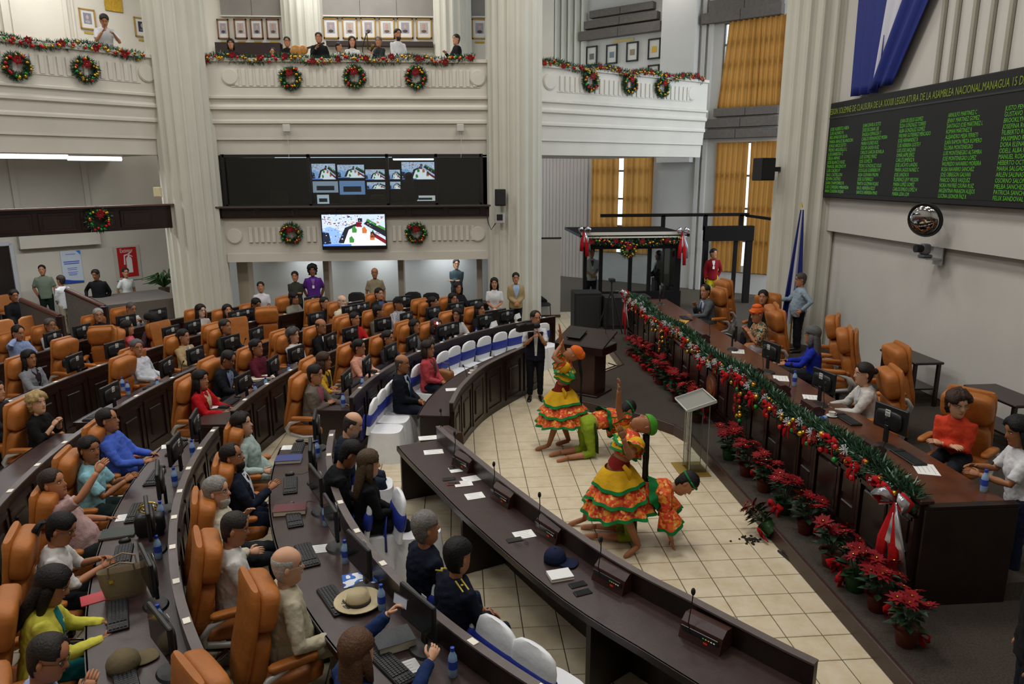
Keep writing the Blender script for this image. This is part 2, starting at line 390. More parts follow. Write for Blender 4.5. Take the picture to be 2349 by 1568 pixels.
# ---- control room and lower panel
FR = M('#120d0d', .45, key='window_frame_dark')
wlow = wbox('C', -3.55, 4.15, 2.09, 3.02, 0, .3, WALL, 'wall_center', 'white fluted panel under the control room window')
for i in range(46):
    u = -2.85+i*.15
    if -1.15 < u < .75 or abs(u+1.77) < .3 or abs(u-1.52) < .3 or u > 3.1: continue
    link('fluting', FLUTE, wlow, (u,-.01,2.58))
for q in ((-3.270,2.560), (3.130,2.550)): link('rosette', ROSE, wlow, (q[0],0,q[1]))
MB().box((.3,.12,1.98),(7.6,.3,.22)).obj('beam', WALL, wlow)
tr = wbox('C', -3.6, 4.12, 3.02, 3.30, -.10, .3, WOODRED, 'trim_2', 'dark wooden sill band under the control room window')
for i in range(8):
    MB().box((-3.1+i*.98,-.105,3.15),(.84,.03,.17),bev=.01).obj('raised_panel', WOOD, tr)
MB().box((.26,-.12,3.31),(7.8,.3,.04)).obj('sill', M('#4a3f3c',.4), tr)
cw = empty('window_1', mw=PM('C')); struct(cw, 'long dark framed control room window')
ux = [(-3.410,4.010)[0],(-1.240,3.990)[0],(0.780,3.980)[0],(2.060,3.980)[0],(3.250,3.970)[0]]
for k, u in enumerate(ux): MB().box((u,.05,3.97),(.09 if k in (0,4) else .075,.14,1.34)).obj('mullion', FR, cw)
for z in (3.335,4.60): MB().box(((ux[0]+ux[4])/2,.05,z),(ux[4]-ux[0],.14,.07)).obj('window_frame', FR, cw)
GL = glass_mat('#c8d0d2', key='window_glass', a=.06)
for k in range(4): MB().box(((ux[k]+ux[k+1])/2,.06,3.97),(ux[k+1]-ux[k]-.07,.008,1.22)).obj('pane', GL, cw)
DK = M('#1b1a1c', .8, key='control_room_wall')
cr = wbox('C', -3.6, 4.12, 2.3, 4.62, 3.0, 3.1, DK, 'wall_control_room', 'dark inner wall of the control room')
MB().box((-3.6,1.6,3.46),(.1,3,2.3)).obj('side', DK, cr); MB().box((4.1,1.6,3.46),(.1,3,2.3)).obj('side', DK, cr); MB().box((.25,1.7,2.31),(7.8,2.8,.06)).obj('base', DK, cr)
# ---- bays under the control room
BAYM = M('#cfd3d2', .9, 0, .1, 90, .04, 1, .2, key='bay_paint')
wb = wbox('BB', -4.6, 4.6, 0, 2.2, 0, .2, BAYM, 'wall_bays', 'bluish white wall of the bays under the control room')
PILM = M('#a79c8d', .8, key='pillar_paint')
for q in ((-3.410,1.350), (-3.270,1.290), (-1.080,1.300), (0.980,1.270), (3.180,1.230)):
    p = MB().box((0,0,.95),(.16,.5,1.9),bev=.01).obj('pillar', PILM); p.matrix_world = PM('C') @ Matrix.Translation((q[0],.9,0)); struct(p, 'narrow square pillar between the bays', 'pillar')
area('bay_light', (-4.3,20.7,1.86), .9, 9, (.93,.97,1)); area('bay_light', (-2.3,20.7,1.86), .9, 11, (.93,.97,1)); area('bay_light', (-.4,20.7,1.86), .9, 11, (.93,.97,1))

# ---- right-hand far wall with windows
ww = empty('wall_back_right', mw=PM('W')); struct(ww, 'far right wall with curtained windows and stone lintels')
w1a, w1b = (-5.275,3.260), (-2.705,3.290); w2a, w2b = (-0.269,3.780), (1.777,3.780); w3z0, w3z1 = (0.496,6.270)[1], (0.305,8.990)[1]; w2z1 = (0.566,5.140)[1]
def wpiece(u0,u1,z0,z1): MB().box(((u0+u1)/2,.15,(z0+z1)/2),(u1-u0,.3,z1-z0)).obj('wall_section', WALLW, ww)
wpiece(-13,w1a[0],0,11.8); wpiece(w1a[0],w1b[0],0,1.1); wpiece(w1a[0],w1b[0],6.3,11.8); wpiece(w1b[0],w2a[0],0,11.8); wpiece(w2a[0],w2b[0],0,.7); wpiece(w2a[0],w2b[0],w2z1,w3z0); wpiece(w2a[0],w2b[0],w3z1,11.8); wpiece(w2b[0],6,0,11.8)
for i in range(22):
    u = (-7.697,0.520)[0]+i*.165
    if u > w1a[0]-.12: break
    MB().box((u,-.012,2.6),(.15,.035,5.2)).obj('rib', M('#bfb3a8',.8), ww)
for i in range(7): MB().tube([((-7.534,9.750)[0]+i*.3,-.02,4.9),((-7.534,9.750)[0]+i*.3,-.02,11.8)],.13,10).obj('flute', COLM, ww)
for q in ((-0.914,8.420),(-0.673,8.390)): MB().box((q[0],-.06,5.9),(.14,.14,11.8)).obj('pilaster_strip', WALLW, ww)
MB().box(((-1.727,8.780)[0],-.2,8),((-1.105,8.710)[0]-(-2.372,8.860)[0],.4,7)).obj('pier', WALLW, ww)
STONE = M('#6d6661', .95, 0, .3, 120, .15, 12, .1, key='grey_stone')
def stones(a, b, n, proud):
    z0, z1 = min(a[1],b[1]), max(a[1],b[1]); ws = [1.0]*n
    for i in range(n):
        u0 = a[0]+(b[0]-a[0])*i/n; u1 = a[0]+(b[0]-a[0])*(i+1)/n
        MB().box(((u0+u1)/2,-proud,(z0+z1)/2),(u1-u0-.015,.3,z1-z0-.012),bev=.012).obj('stone', STONE, ww)
stones((-5.417,9.990),(-2.797,9.730),2,.10); stones((-5.636,9.650),(-2.613,9.370),2,.12); stones((-5.863,9.310),(-2.464,8.980),2,.14)
stones((-0.729,9.700),(1.685,9.300),2,.12); stones((-0.984,9.330),(1.713,8.980),2,.14)
stones((-0.375,6.260),(1.813,5.980),2,.10); stones((-0.687,5.930),(1.841,5.620),2,.12); stones((-0.984,5.560),(1.869,5.260),2,.14)
# windows, frames, curtains
def curtain_mat(key, h1):
    m = bpy.data.materials.new(key); m.use_nodes = True; nt = m.node_tree; nt.nodes.clear(); o = nt.nodes.new('ShaderNodeOutputMaterial')
    d = nt.nodes.new('ShaderNodeBsdfDiffuse'); t = nt.nodes.new('ShaderNodeBsdfTranslucent'); mx = nt.nodes.new('ShaderNodeMixShader'); mx.inputs[0].default_value = .6
    d.inputs[0].default_value = lin('#a87a34'); t.inputs[0].default_value = lin(h1)
    nt.links.new(d.outputs[0], mx.inputs[1]); nt.links.new(t.outputs[0], mx.inputs[2]); nt.links.new(mx.outputs[0], o.inputs[0]); return m
CUR = curtain_mat('amber_curtain', '#cf9450')
WF = M('#9a9da2', .4, .2, key='window_frame_grey')
def curtain(pn, u0, u1, z0, z1, label, folds=9, flare=0, yo=-.08, seed=0):
    rnd = random.Random(seed); m = MB(); n = folds*6; rows = 10; ph = [rnd.uniform(-.6,.6) for _ in range(4)]
    for j in range(rows+1):
        t = j/rows; z = z1+(z0-z1)*t
        for i in range(n+1):
            s = i/n; u = u0+(u1-u0)*s-flare*t*(1-s)
            y = yo+.075*math.sin(s*folds*2*math.pi+ph[0]+.5*math.sin(3*t+ph[1]))+.02*math.sin(s*5+t*3+ph[2])
            m.v.append((u,y,z))
    for j in range(rows):
        for i in range(n): m.f.append((j*(n+1)+i,j*(n+1)+i+1,(j+1)*(n+1)+i+1,(j+1)*(n+1)+i)); m.m.append(0)
    o = m.obj('curtain', CUR, smooth=True, mw=PM(pn)); tag(o, label, 'curtain', 'amber curtains'); return o
def window(i, u0, u1, z0, z1, nx, nz, label):
    w = empty('window_%d' % i, mw=PM('W')); struct(w, label)
    for k in range(nx+1): MB().box((u0+(u1-u0)*k/nx,.15,(z0+z1)/2),(.05,.06,z1-z0)).obj('mullion', WF, w)
    for k in range(nz+1): MB().box(((u0+u1)/2,.15,z0+(z1-z0)*k/nz),(u1-u0,.06,.07)).obj('transom', WF, w)
    PG = glass_mat('#eef3f5', key='clear_glass', a=.05)
    for a in range(nx):
        for b in range(nz): MB().box((u0+(u1-u0)*(a+.5)/nx,.16,z0+(z1-z0)*(b+.5)/nz),((u1-u0)/nx-.05,.006,(z1-z0)/nz-.07)).obj('pane', PG, w)
window(2, w1a[0], w1b[0], 1.1, 6.3, 3, 5, 'tall window under the right balcony behind amber curtains')
window(3, w2a[0], w2b[0], .7, w2z1, 2, 4, 'lower window right of the booth behind amber curtains')
window(4, w2a[0], w2b[0], w3z0, w3z1, 2, 4, 'upper window between stone lintels behind amber curtains')
curtain('W', (-5.275,2.410)[0], (-4.058,2.450)[0], 1.15, 6.2, 'left amber curtain of the tall window under the right balcony', 5, seed=1)
curtain('W', (-3.902,2.460)[0], (-2.648,2.500)[0], 1.15, 6.2, 'right amber curtain of the tall window under the right balcony', 5, seed=2)
um = (0.920,3.780)[0]
curtain('W', w2a[0]+.03, um-.04, .75, w2z1, 'left amber curtain of the lower window behind the booth', 6, seed=3)
curtain('W', um+.04, w2b[0]+.05, .75, w2z1, 'right amber curtain of the lower window beside the fluted column', 5, seed=4)
curtain('W', w2a[0]+.2, um+.12, w3z0-.02, w3z1, 'left flared amber curtain of the upper window', 6, .25, seed=5)
curtain('W', um+.1, w2b[0]+.1, w3z0, w3z1, 'right amber curtain of the upper window beside the fluted column', 5, seed=6)
# grey stair walls and platform at the left
GRC = M('#67615c', 1, 0, .5, 160, .2, 40, .1, key='grey_carpet_cladding')
st = MB(); pa, pb = Vector((-8.820,18.520,0.950)), Vector((-7.400,19.640,0.950)); t = (pb-pa).normalized(); nn = Vector((-t.y,t.x,0))
st.prism([(pa.x,pa.y),(pb.x,pb.y),(pb.x+nn.x*1.9,pb.y+nn.y*1.9),(pa.x+nn.x*1.9,pa.y+nn.y*1.9)],0,.95)
s0 = st.obj('raised_platform', GRC); struct(s0, 'grey carpeted raised platform left of the column', 'platform')
def stair_wall(p0, p1, label):
    e = empty('stair_wall', label=None); struct(e, label, 'stair wall'); p0, p1 = Vector(p0), Vector(p1); t = Vector((p1.x-p0.x,p1.y-p0.y,0)).normalized(); nn = Vector((-t.y,t.x,0))*.05
    m = MB(); vs = []
    for s in (-1,1):
        vs += [(p0.x+nn.x*s,p0.y+nn.y*s,0),(p1.x+nn.x*s,p1.y+nn.y*s,0),(p1.x+nn.x*s,p1.y+nn.y*s,p1.z-.06),(p0.x+nn.x*s,p0.y+nn.y*s,p0.z-.06)]
    m.add(vs, [(0,1,2,3),(7,6,5,4),(0,4,5,1),(1,5,6,2),(2,6,7,3),(3,7,4,0)]); m.obj('side_panel', GRC, e)
    MB().tube([p0+Vector((0,0,-.02)),p1+Vector((0,0,-.02))],.065,8).obj('handrail', M('#4a2a22',.35), e, 60)
    MB().box((p0.x,p0.y,p0.z/2),(.14,.14,p0.z),bev=.01).obj('newel_post', WOODRED, e)
stair_wall((-8.710,18.110,1.000), (-9.540,18.080,1.450), 'right stair wall with brown handrail before the grey platform')
stair_wall((-9.130,16.910,1.000), (-10.460,17.830,1.250), 'left stair wall with brown handrail by the shell chairs')


# ================================================================ DESKS
CX, CY = 6.23, 9.29
def arc(R, a0, a1, n=None):
    n = n or max(4,int(abs(a1-a0)/1.5)); out = []
    for i in range(n+1):
        a = RAD(a0+(a1-a0)*i/n); out.append((Vector((CX+R*math.cos(a),CY+R*math.sin(a),0)), Vector((math.cos(a),math.sin(a),0))))
    return out
def poly_curve(pts, side=1, n=28):
    P = [Vector((*p,0)) for p in pts]; L = [0]
    for a,b in zip(P,P[1:]): L.append(L[-1]+(b-a).length)
    out = []
    def ev(s):
        for i in range(len(P)-1):
            if s <= L[i+1] or i == len(P)-2:
                t = (s-L[i])/(L[i+1]-L[i]); p0 = P[max(i-1,0)]; p1 = P[i]; p2 = P[i+1]; p3 = P[min(i+2,len(P)-1)]
                return .5*((2*p1)+(p2-p0)*t+(2*p0-5*p1+4*p2-p3)*t*t+(3*p1-p0-3*p2+p3)*t**3)
    for i in range(n+1):
        s = L[-1]*i/n; t = (ev(min(s+.01,L[-1]))-ev(max(s-.01,0))).normalized(); out.append((ev(s), Vector((-t.y,t.x,0))*side))
    return out
def ribbon(m, cur, o0, o1, z0, z1, mi=0):
    n = len(cur); vs = []
    for p, d in cur:
        a, b = p+d*o0, p+d*o1; vs += [(a.x,a.y,z0),(b.x,b.y,z0),(b.x,b.y,z1),(a.x,a.y,z1)]
    F = []
    for i in range(n-1):
        for k in range(4): j = (k+1) % 4; F.append((i*4+k,(i+1)*4+k,(i+1)*4+j,i*4+j))
    F += [(0,1,2,3),((n-1)*4+3,(n-1)*4+2,(n-1)*4+1,(n-1)*4)]
    return m.add(vs, F, mi)
RIMTOP = M('#5d5250', .4, 0, .04, 60, .15, 9, key='rim_edge')
CARD = M('#e9e4d6', .7, key='seat_card')
def desk(cur, label, wd=.6, top=.95, panels=True, supports=(), cards=(), group=None, faces=True):
    c0 = cur[len(cur)//2][0]; e = empty('curved_desk', (c0.x,c0.y,0), label=label, cat='desk', group=group)
    cc = [(p-c0,d) for p,d in cur]
    ribbon(MB(), cc, .035, wd, .715, .75).obj('worktop', WOODTOP, e)
    ribbon(MB(), cc, wd-.012, wd+.008, .69, .75).obj('edge_strip', WOOD, e)
    ribbon(MB(), cc, -.02, .035, 0, top-.015).obj('front_panel', WOOD, e)
    ribbon(MB(), cc, -.028, .043, top-.015, top).obj('cap_rail', RIMTOP, e)
    L = sum((b[0]-a[0]).length for a,b in zip(cc,cc[1:])); n = max(2,int(L/.62))
    if panels:
        for i in range(n):
            k = (i+.5)/n*(len(cc)-1); j = int(k); p, d = cc[j]; p = p.lerp(cc[min(j+1,len(cc)-1)][0], k-j); t = Vector((-d.y,d.x,0)); R = Matrix((t,d,Vector((0,0,1)))).transposed()
            q = p-d*.022
            m = MB(); w_, z0, z1 = L/n*.40, .12, top-.14
            for s in (-1,1): m.box(q+t*(s*w_)+Vector((0,0,(z0+z1)/2)),(.05,.035,z1-z0),R=R)
            for z in (z0,z1): m.box(q+Vector((0,0,z)),(w_*2+.05,.035,.05),R=R)
            m.obj('panel_frame', WOODRED, e)
            MB().box(q+Vector((0,0,(z0+z1)/2)),(w_*1.1,.04,(z1-z0)*.62),R=R,bev=.012).obj('raised_panel', WOOD, e)
    for s in list(supports):
        j = int(s*(len(cc)-1)); p, d = cc[j]; t = Vector((-d.y,d.x,0)); R = Matrix((t,d,Vector((0,0,1)))).transposed()
        MB().box(p+d*(wd*.5)+Vector((0,0,.36)),(.05,wd*.86,.71),R=R).obj('support', WOOD, e)
    for s in cards:
        j = s*(len(cc)-1); i = min(int(j),len(cc)-2); p = cc[i][0].lerp(cc[i+1][0], j-i); d = cc[i][1]; t = Vector((-d.y,d.x,0)); R = Matrix((t,d,Vector((0,0,1)))).transposed()
        MB().box(p+d*.008+Vector((0,0,top+.003)),(.075,.05,.006),R=R).obj('seat_card', CARD, e)
    return e
RIM = {2:7.88, 3:9.39, 4:11.07, 5:12.78, 6:14.6}
def cards(n, o=.5): return [(i+o)/n for i in range(n)]
desk(arc(7.88,183.5,236,50), 'dark curved desk behind the navy uniformed guests', .66, supports=(.0,.2,.45,.7), cards=cards(11,.3))
desk(arc(7.88,121,173.5,44), 'dark curved desk right behind the row of blue sashed chairs', .6, supports=(1,.8,.5,.2), cards=cards(9,.4))
desk(arc(9.39,181.4,230,44), 'dark curved desk of the man in blue shirt and woman in yellow', .66, supports=(0,.25,.5,.75), cards=cards(13,.25))
desk(arc(9.39,123,177.4,44), 'dark curved desk of the woman in red blazer', .6, supports=(1,.8,.5,.2), cards=cards(11,.4))
desk(arc(11.07,178.8,208,30), 'dark curved desk in front of the blonde woman', .6, supports=(0,.5), cards=cards(8,.25))
desk(arc(11.07,126,176.6,44), 'dark curved desk before the empty chair with two bottles', .6, supports=(1,.6,.3), cards=cards(10,.4))
desk(arc(12.78,133,182,44), 'dark curved desk of the woman in grey blazer at left', .58, supports=(1,.6,.3), cards=cards(11,.4))
desk(arc(14.6,140,172,40), 'dark curved desk of the man phoning at far left', .56, supports=(.4,))
FT = poly_curve([(-.30,8.88),(-.2,8.6),(.16,7.75),(.6,6.75),(1.24,5.49),(1.76,4.76),(2.15,4.23),(2.32,4.02)], -1)
desk(FT, 'front curved table with consoles and papers facing the dancers', .56, .94, True, (.02,.36,.72,.98))
FT2 = poly_curve([(-.14,9.8),(.02,10.7),(.42,11.85),(1.18,13.1),(1.5,13.55)], 1)
desk(FT2, 'front curved table with coffee cup beside the cameraman', .5, .95, True, (.02,.5,.95))

# ================================================================ OFFICE CHAIR
def office_chair(name='office_chair', s=1.0):
    e = empty(name); R = Matrix.Rotation(RAD(-13),3,'X')
    P = lambda y,z: Vector((0,-.22,.46))+R @ Vector((0,y,z))
    MB().puff((0,.03,.445),(.54,.55,.15),6,.42).obj('seat_cushion', LEATHER, e, True)
    m = MB(); secs = []
    for z,w_,y,d_ in ((-.06,.15,0,.025),(-.03,.19,0,.035),(.15,.23,-.005,.04),(.42,.24,-.0,.038),(.62,.25,-.012,.04),(.735,.24,-.03,.04),(.77,.215,-.035,.025)): secs.append((P(-.075+y,z),R @ Vector((w_,0,0)),R @ Vector((0,d_,0))))
    m.ring_loft(secs,24,pw=.62); m.obj('back_shell', LEATHER, e, 50)
    MB().puff(P(.0,.19),(.46,.15,.47),6,.38,R=R).obj('back_cushion', LEATHER, e, True)
    MB().puff(P(.0,.60),(.50,.17,.335),6,.42,R=R).obj('headrest_cushion', LEATHER, e, True)
    for sx in (-1,1):
        MB().puff((sx*.305,.04,.655),(.085,.36,.06),4,.4).obj('armrest', LEATHER, e, True)
        MB().tube([(sx*.275,-.2,.40),(sx*.325,-.21,.50),(sx*.33,-.15,.59),(sx*.315,.0,.63)],[.030,.032,.026,.02],7).tube([(sx*.275,-.18,.40),(sx*.32,.03,.375),(sx*.325,.18,.39)],[.03,.026,.022],7).obj('armrest_frame', SILVER, e, 60)
    MB().tube([(0,0,.12),(0,0,.38)],.028,8).obj('gas_column', BLACKP, e, 60)
    b = MB(); b.tube([(0,0,.09),(0,0,.15)],.05,10); b.obj('hub', CHROME, e, 60)
    for i in range(5):
        a = RAD(72*i+20); c, s_ = math.cos(a), math.sin(a)
        MB().tube([(c*.03,s_*.03,.135),(c*.18,s_*.18,.115),(c*.31,s_*.31,.075)],[.028,.024,.016],7).obj('base_leg', CHROME, e, 60)
        MB().tube([(c*.31-s_*.028,s_*.31+c*.028,.032),(c*.31+s_*.028,s_*.31-c*.028,.032)],.031,10).obj('caster', BLACKP, e, 60)
    if s != 1: e.scale = (s,s,s)
    return e
OC = office_chair()
def ochair(x, y, face, label, group='orange leather chairs', z=0, proto=None, s=1):
    o = place(proto or OC, USED, (x,y,z), RAD(face-90), label, 'chair', group); o.scale = (s,s,s); return o

# ---- white covered banquet chair with blue sash
SHEET = M('#e4e6ea', .8, 0, .3, 9, key='white_chair_cover'); SASH = M('#1b2f8f', .6, 0, .2, 12, key='blue_sash')
def banquet():
    e = empty('banquet_chair'); m = MB(); n = 40; vs = []
    rows = [(0,.255,.285),(.12,.25,.275),(.25,.235,.26),(.38,.22,.245),(.455,.212,.235)]
    for z,rx,ry in rows:
        k = 1-z/.455
        for i in range(n):
            a = 2*math.pi*i/n; c, s = math.cos(a), math.sin(a); c = math.copysign(abs(c)**.55,c); s = math.copysign(abs(s)**.55,s)
            w = 1+.05*k*math.sin(a*9)+.03*k*math.sin(a*14+1); vs.append((c*rx*w, s*ry*w+.02, z))
    F = [(j*n+i,j*n+(i+1)%n,(j+1)*n+(i+1)%n,(j+1)*n+i) for j in range(len(rows)-1) for i in range(n)]+[tuple(range((len(rows)-1)*n,len(rows)*n))]
    m.add(vs,F); m.obj('seat_cover', SHEET, e, 50)
    b = MB(); secs = []; R = Matrix.Rotation(RAD(-9),3,'X')
    for z,rx in ((.0,.225),(.2,.222),(.36,.215),(.44,.19),(.475,.14),(.487,.07)):
        c = R @ Vector((0,0,z))+Vector((0,-.215,.43)); secs.append((c,(rx,0,0),tuple(R @ Vector((0,.035 if z < .45 else .02,0)))))
    b.ring_loft(secs, 20, pw=.6); b.obj('back_cover', SHEET, e, 50)
    d = MB(); secs = []
    for z,g in ((.13,.0),(.15,.012),(.22,.016),(.29,.012),(.31,.0)):
        c = R @ Vector((0,0,z))+Vector((0,-.215,.43)); secs.append((c,(.222+g,0,0),tuple(R @ Vector((0,.037+g,0)))))
    d.ring_loft(secs, 20, pw=.6, cap=False); sa = d.obj('sash', SASH, e, 50)
    t = MB(); t.tube([(0,-.30,.66),(.03,-.33,.52),(.05,-.335,.30)],[.03,.055,.06],8,flat=.25); t.tube([(0,-.30,.66),(-.04,-.33,.5),(-.05,-.335,.34)],[.03,.055,.06],8,flat=.25); t.obj('sash_tail', SASH, sa, True)
    return e
BC = banquet()
# ---- black plastic chair, tan shell chair
def plain_chair(name, mat, hb):
    e = empty(name); MB().puff((0,.02,.44),(.46,.46,.07),5,.4).obj('seat', mat, e, True)
    b = MB(); secs = []
    for z,rx,y in ((0,.19,-.19),(.12,.225,-.22),(.28,.235,-.245),(hb-.05,.215,-.265),(hb,.12,-.27)): secs.append(((0,y,.46+z),(rx,0,0),(0,.022,0)))
    b.ring_loft(secs,16); b.obj('backrest', mat, e, True)
    for x in (-.19,.19):
        for y in (-.2,.2): MB().tube([(x,y,.43),(x*1.12,y*1.15,0)],.014,6).obj('leg', BLACKP, e)
    return e
PC = plain_chair('plastic_chair', BLACKM, .42)
SC = plain_chair('shell_chair', M('#b5743f',.4,0,.05,30,.1,5), .46)

# ================================================================ DESK EQUIPMENT
def monitor():
    e = empty('computer_monitor')
    s = MB().box((0,0,.33),(.44,.035,.28),bev=.008).obj('screen_housing', BLACKP, e)
    MB().puff((0,.028,.32),(.34,.05,.20),4,.35).obj('back_bulge', BLACKP, s, True)
    MB().box((0,-.0185,.335),(.41,.002,.24)).obj('display', M('#101318',.12), s)
    lb = MB().box((.0,.0545,.40),(.065,.002,.075)).obj('sticker', M('#dcdcd6',.6), s)
    b = MB(); 
    for i in range(6): b.box((-.024+i*.0095,.0562,.383),(.004,.001,.03))
    b.box((0,.0562,.42),(.05,.001,.008)); b.obj('print', M('#333333',.6), lb)
    MB().box((0,.045,.16),(.06,.03,.2),bev=.006).obj('stand_neck', BLACKP, e)
    MB().tube([(0,.03,.0),(0,.03,.018)],[.13,.115],20,flat=.75).obj('stand_base', BLACKP, e, 50)
    return e
MON = monitor()
def keyboard():
    e = empty('keyboard'); MB().box((0,0,.011),(.44,.15,.02),bev=.006).obj('case', BLACKP, e)
    k = MB()
    for r in range(5):
        for c in range(19):
            if c in (15,): continue
            k.box((-.205+c*.0222,-.052+r*.0255,.024),(.018,.020,.008))
    o = k.obj('keys', M('#26272a',.5), e); o['kind'] = 'stuff'; return e
KEY = keyboard()
def mouse():
    e = empty('mouse'); MB().ell((0,0,.008),(.031,.055,.028),12,6).obj('shell', BLACKP, e, True); MB().tube([(0,.05,.01),(.02,.12,.004),(-.02,.2,.004),(.03,.26,.004)],.0025,5).obj('cable', BLACKP, e); MB().ell((0,.02,.033),(.004,.012,.006),8,5).obj('wheel', SILVER, e); return e
MOU = mouse()
WATER = M('#9fc2e8', .08, 0, 0, 60, 0, 3, .8, key='bottle_plastic', alpha=.75); CAPB = M('#1c3fae', .4, key='blue_cap'); LBLB = M('#2746a8', .5, key='blue_label')
def bottle():
    e = empty('water_bottle'); MB().lathe([(.028,0),(.032,.01),(.032,.135),(.028,.16),(.014,.19),(.013,.2)],14).obj('body', WATER, e, 50)
    MB().lathe([(.0327,.065),(.0327,.125)],14).obj('label_band', LBLB, e, 50); MB().lathe([(.0155,.197),(.0155,.222),(.013,.224)],12).obj('cap', CAPB, e, 50); return e
BOT = bottle()
def gooseneck():
    e = empty('desk_microphone'); MB().lathe([(.04,0),(.036,.015),(.012,.02)],14).obj('base', BLACKP, e, 50)
    MB().tube([(0,0,.015),(0,0,.16),(0,-.02,.26),(0,-.055,.33)],.0045,6).obj('gooseneck', BLACKM, e); MB().ell((0,-.068,.35),(.014,.014,.027),10,6,R=Matrix.Rotation(RAD(35),3,'X')).obj('capsule', BLACKM, e, True); return e
MIC = gooseneck()
def console(n='conference_console'):
    e = empty(n); m = MB(); w2 = .17
    for sx in (-1,1): pass
    prof = [(-.09,0),(.09,0),(.075,.155),(.0,.165),(-.055,.12)]
    k = len(prof); m.add([(-w2,y,z) for y,z in prof]+[(w2,y,z) for y,z in prof], [(i,(i+1)%k,k+(i+1)%k,k+i)[::-1] for i in range(k)]+[tuple(range(k))[::-1] if False else tuple(range(k)),tuple(range(2*k-1,k-1,-1))])
    m.obj('wooden_case', M('#3c211c',.4,0,.05,30,.3,6), e)
    Rr = Matrix.Rotation(math.atan2(.035,.12),3,'X'); MB().box((0,-.074,.062),(.30,.006,.10),R=Rr).obj('control_face', M('#16181d',.35), e)
    for i,c in enumerate(('#38c452','#c4bd32','#e0a431','#e8e8e0','#e8e8e0')): MB().box((.03+i*.022,-.079,.075),(.012,.006,.009),R=Rr).obj('button', EM(c,.5), e)
    MB().box((.05,-.083,.042),(.03,.006,.012),R=Rr).obj('red_button', EM('#d02a1c',.35), e)
    MB().tube([(-.08,-.075,.06),(-.085,-.10,.16),(-.075,-.085,.30),(-.06,-.10,.40)],.0045,6).obj('gooseneck', BLACKM, e); MB().ell((-.057,-.105,.425),(.017,.017,.03),10,6).obj('capsule', BLACKM, e, True); return e
CON = console()
def put(proto, x, y, z, rz, label, cat, group): return place(proto, USED, (x,y,z), RAD(rz), label, cat, group)
_n = [0]
def flat(name, x, y, z, rz, w_, d_, h_, mat, label, cat, group=None, lines=0, extra=None):
    o = MB().box((0,0,h_/2),(w_,d_,h_),bev=min(.003,h_*.3)).obj(name, mat, loc=(x,y,z), rz=RAD(rz)); tag(o, label, cat, group)
    if lines:
        m = MB()
        for i in range(lines): m.box((-w_*.05*(i%2),d_*(.32-.64*i/max(1,lines-1)),h_+.0006),(w_*(.7-.2*(i%3)/2),d_*.018,.0006))
        m.obj('printed_lines', M('#8d8d92',.7), o)
    return o
def paper(p, rz, label, w_=.21, d_=.148, lines=4): return flat('sheet_of_paper', p[0], p[1], p[2], rz, w_, d_, .003, WHITE, label, 'paper', 'papers on the desks', lines)
def phone(p, rz, label, screen='#0d0f14', case=None):
    e = empty('mobile_phone', p, RAD(rz), label, 'phone', 'mobile phones'); MB().box((0,0,.005),(.15,.075,.01),bev=.004).obj('case', case or BLACKP, e); MB().box((0,0,.0103),(.135,.066,.001)).obj('screen', M(screen,.1), e); return e
def book(p, rz, w_, d_, h_, cov, label, cat='book'):
    e = empty('book', p, RAD(rz), label, cat); MB().box((0,0,h_/2),(w_*.97,d_*.95,h_*.86)).obj('pages', M('#ddd5bd',.9,0,.3,300), e)
    m = MB(); m.box((0,0,h_-.002),(w_,d_,.005),bev=.002); m.box((0,0,.003),(w_,d_,.005)); m.box((-w_/2,0,h_/2),(.006,d_,h_)); m.obj('cover', M(cov,.5,0,.1,40), e); return e


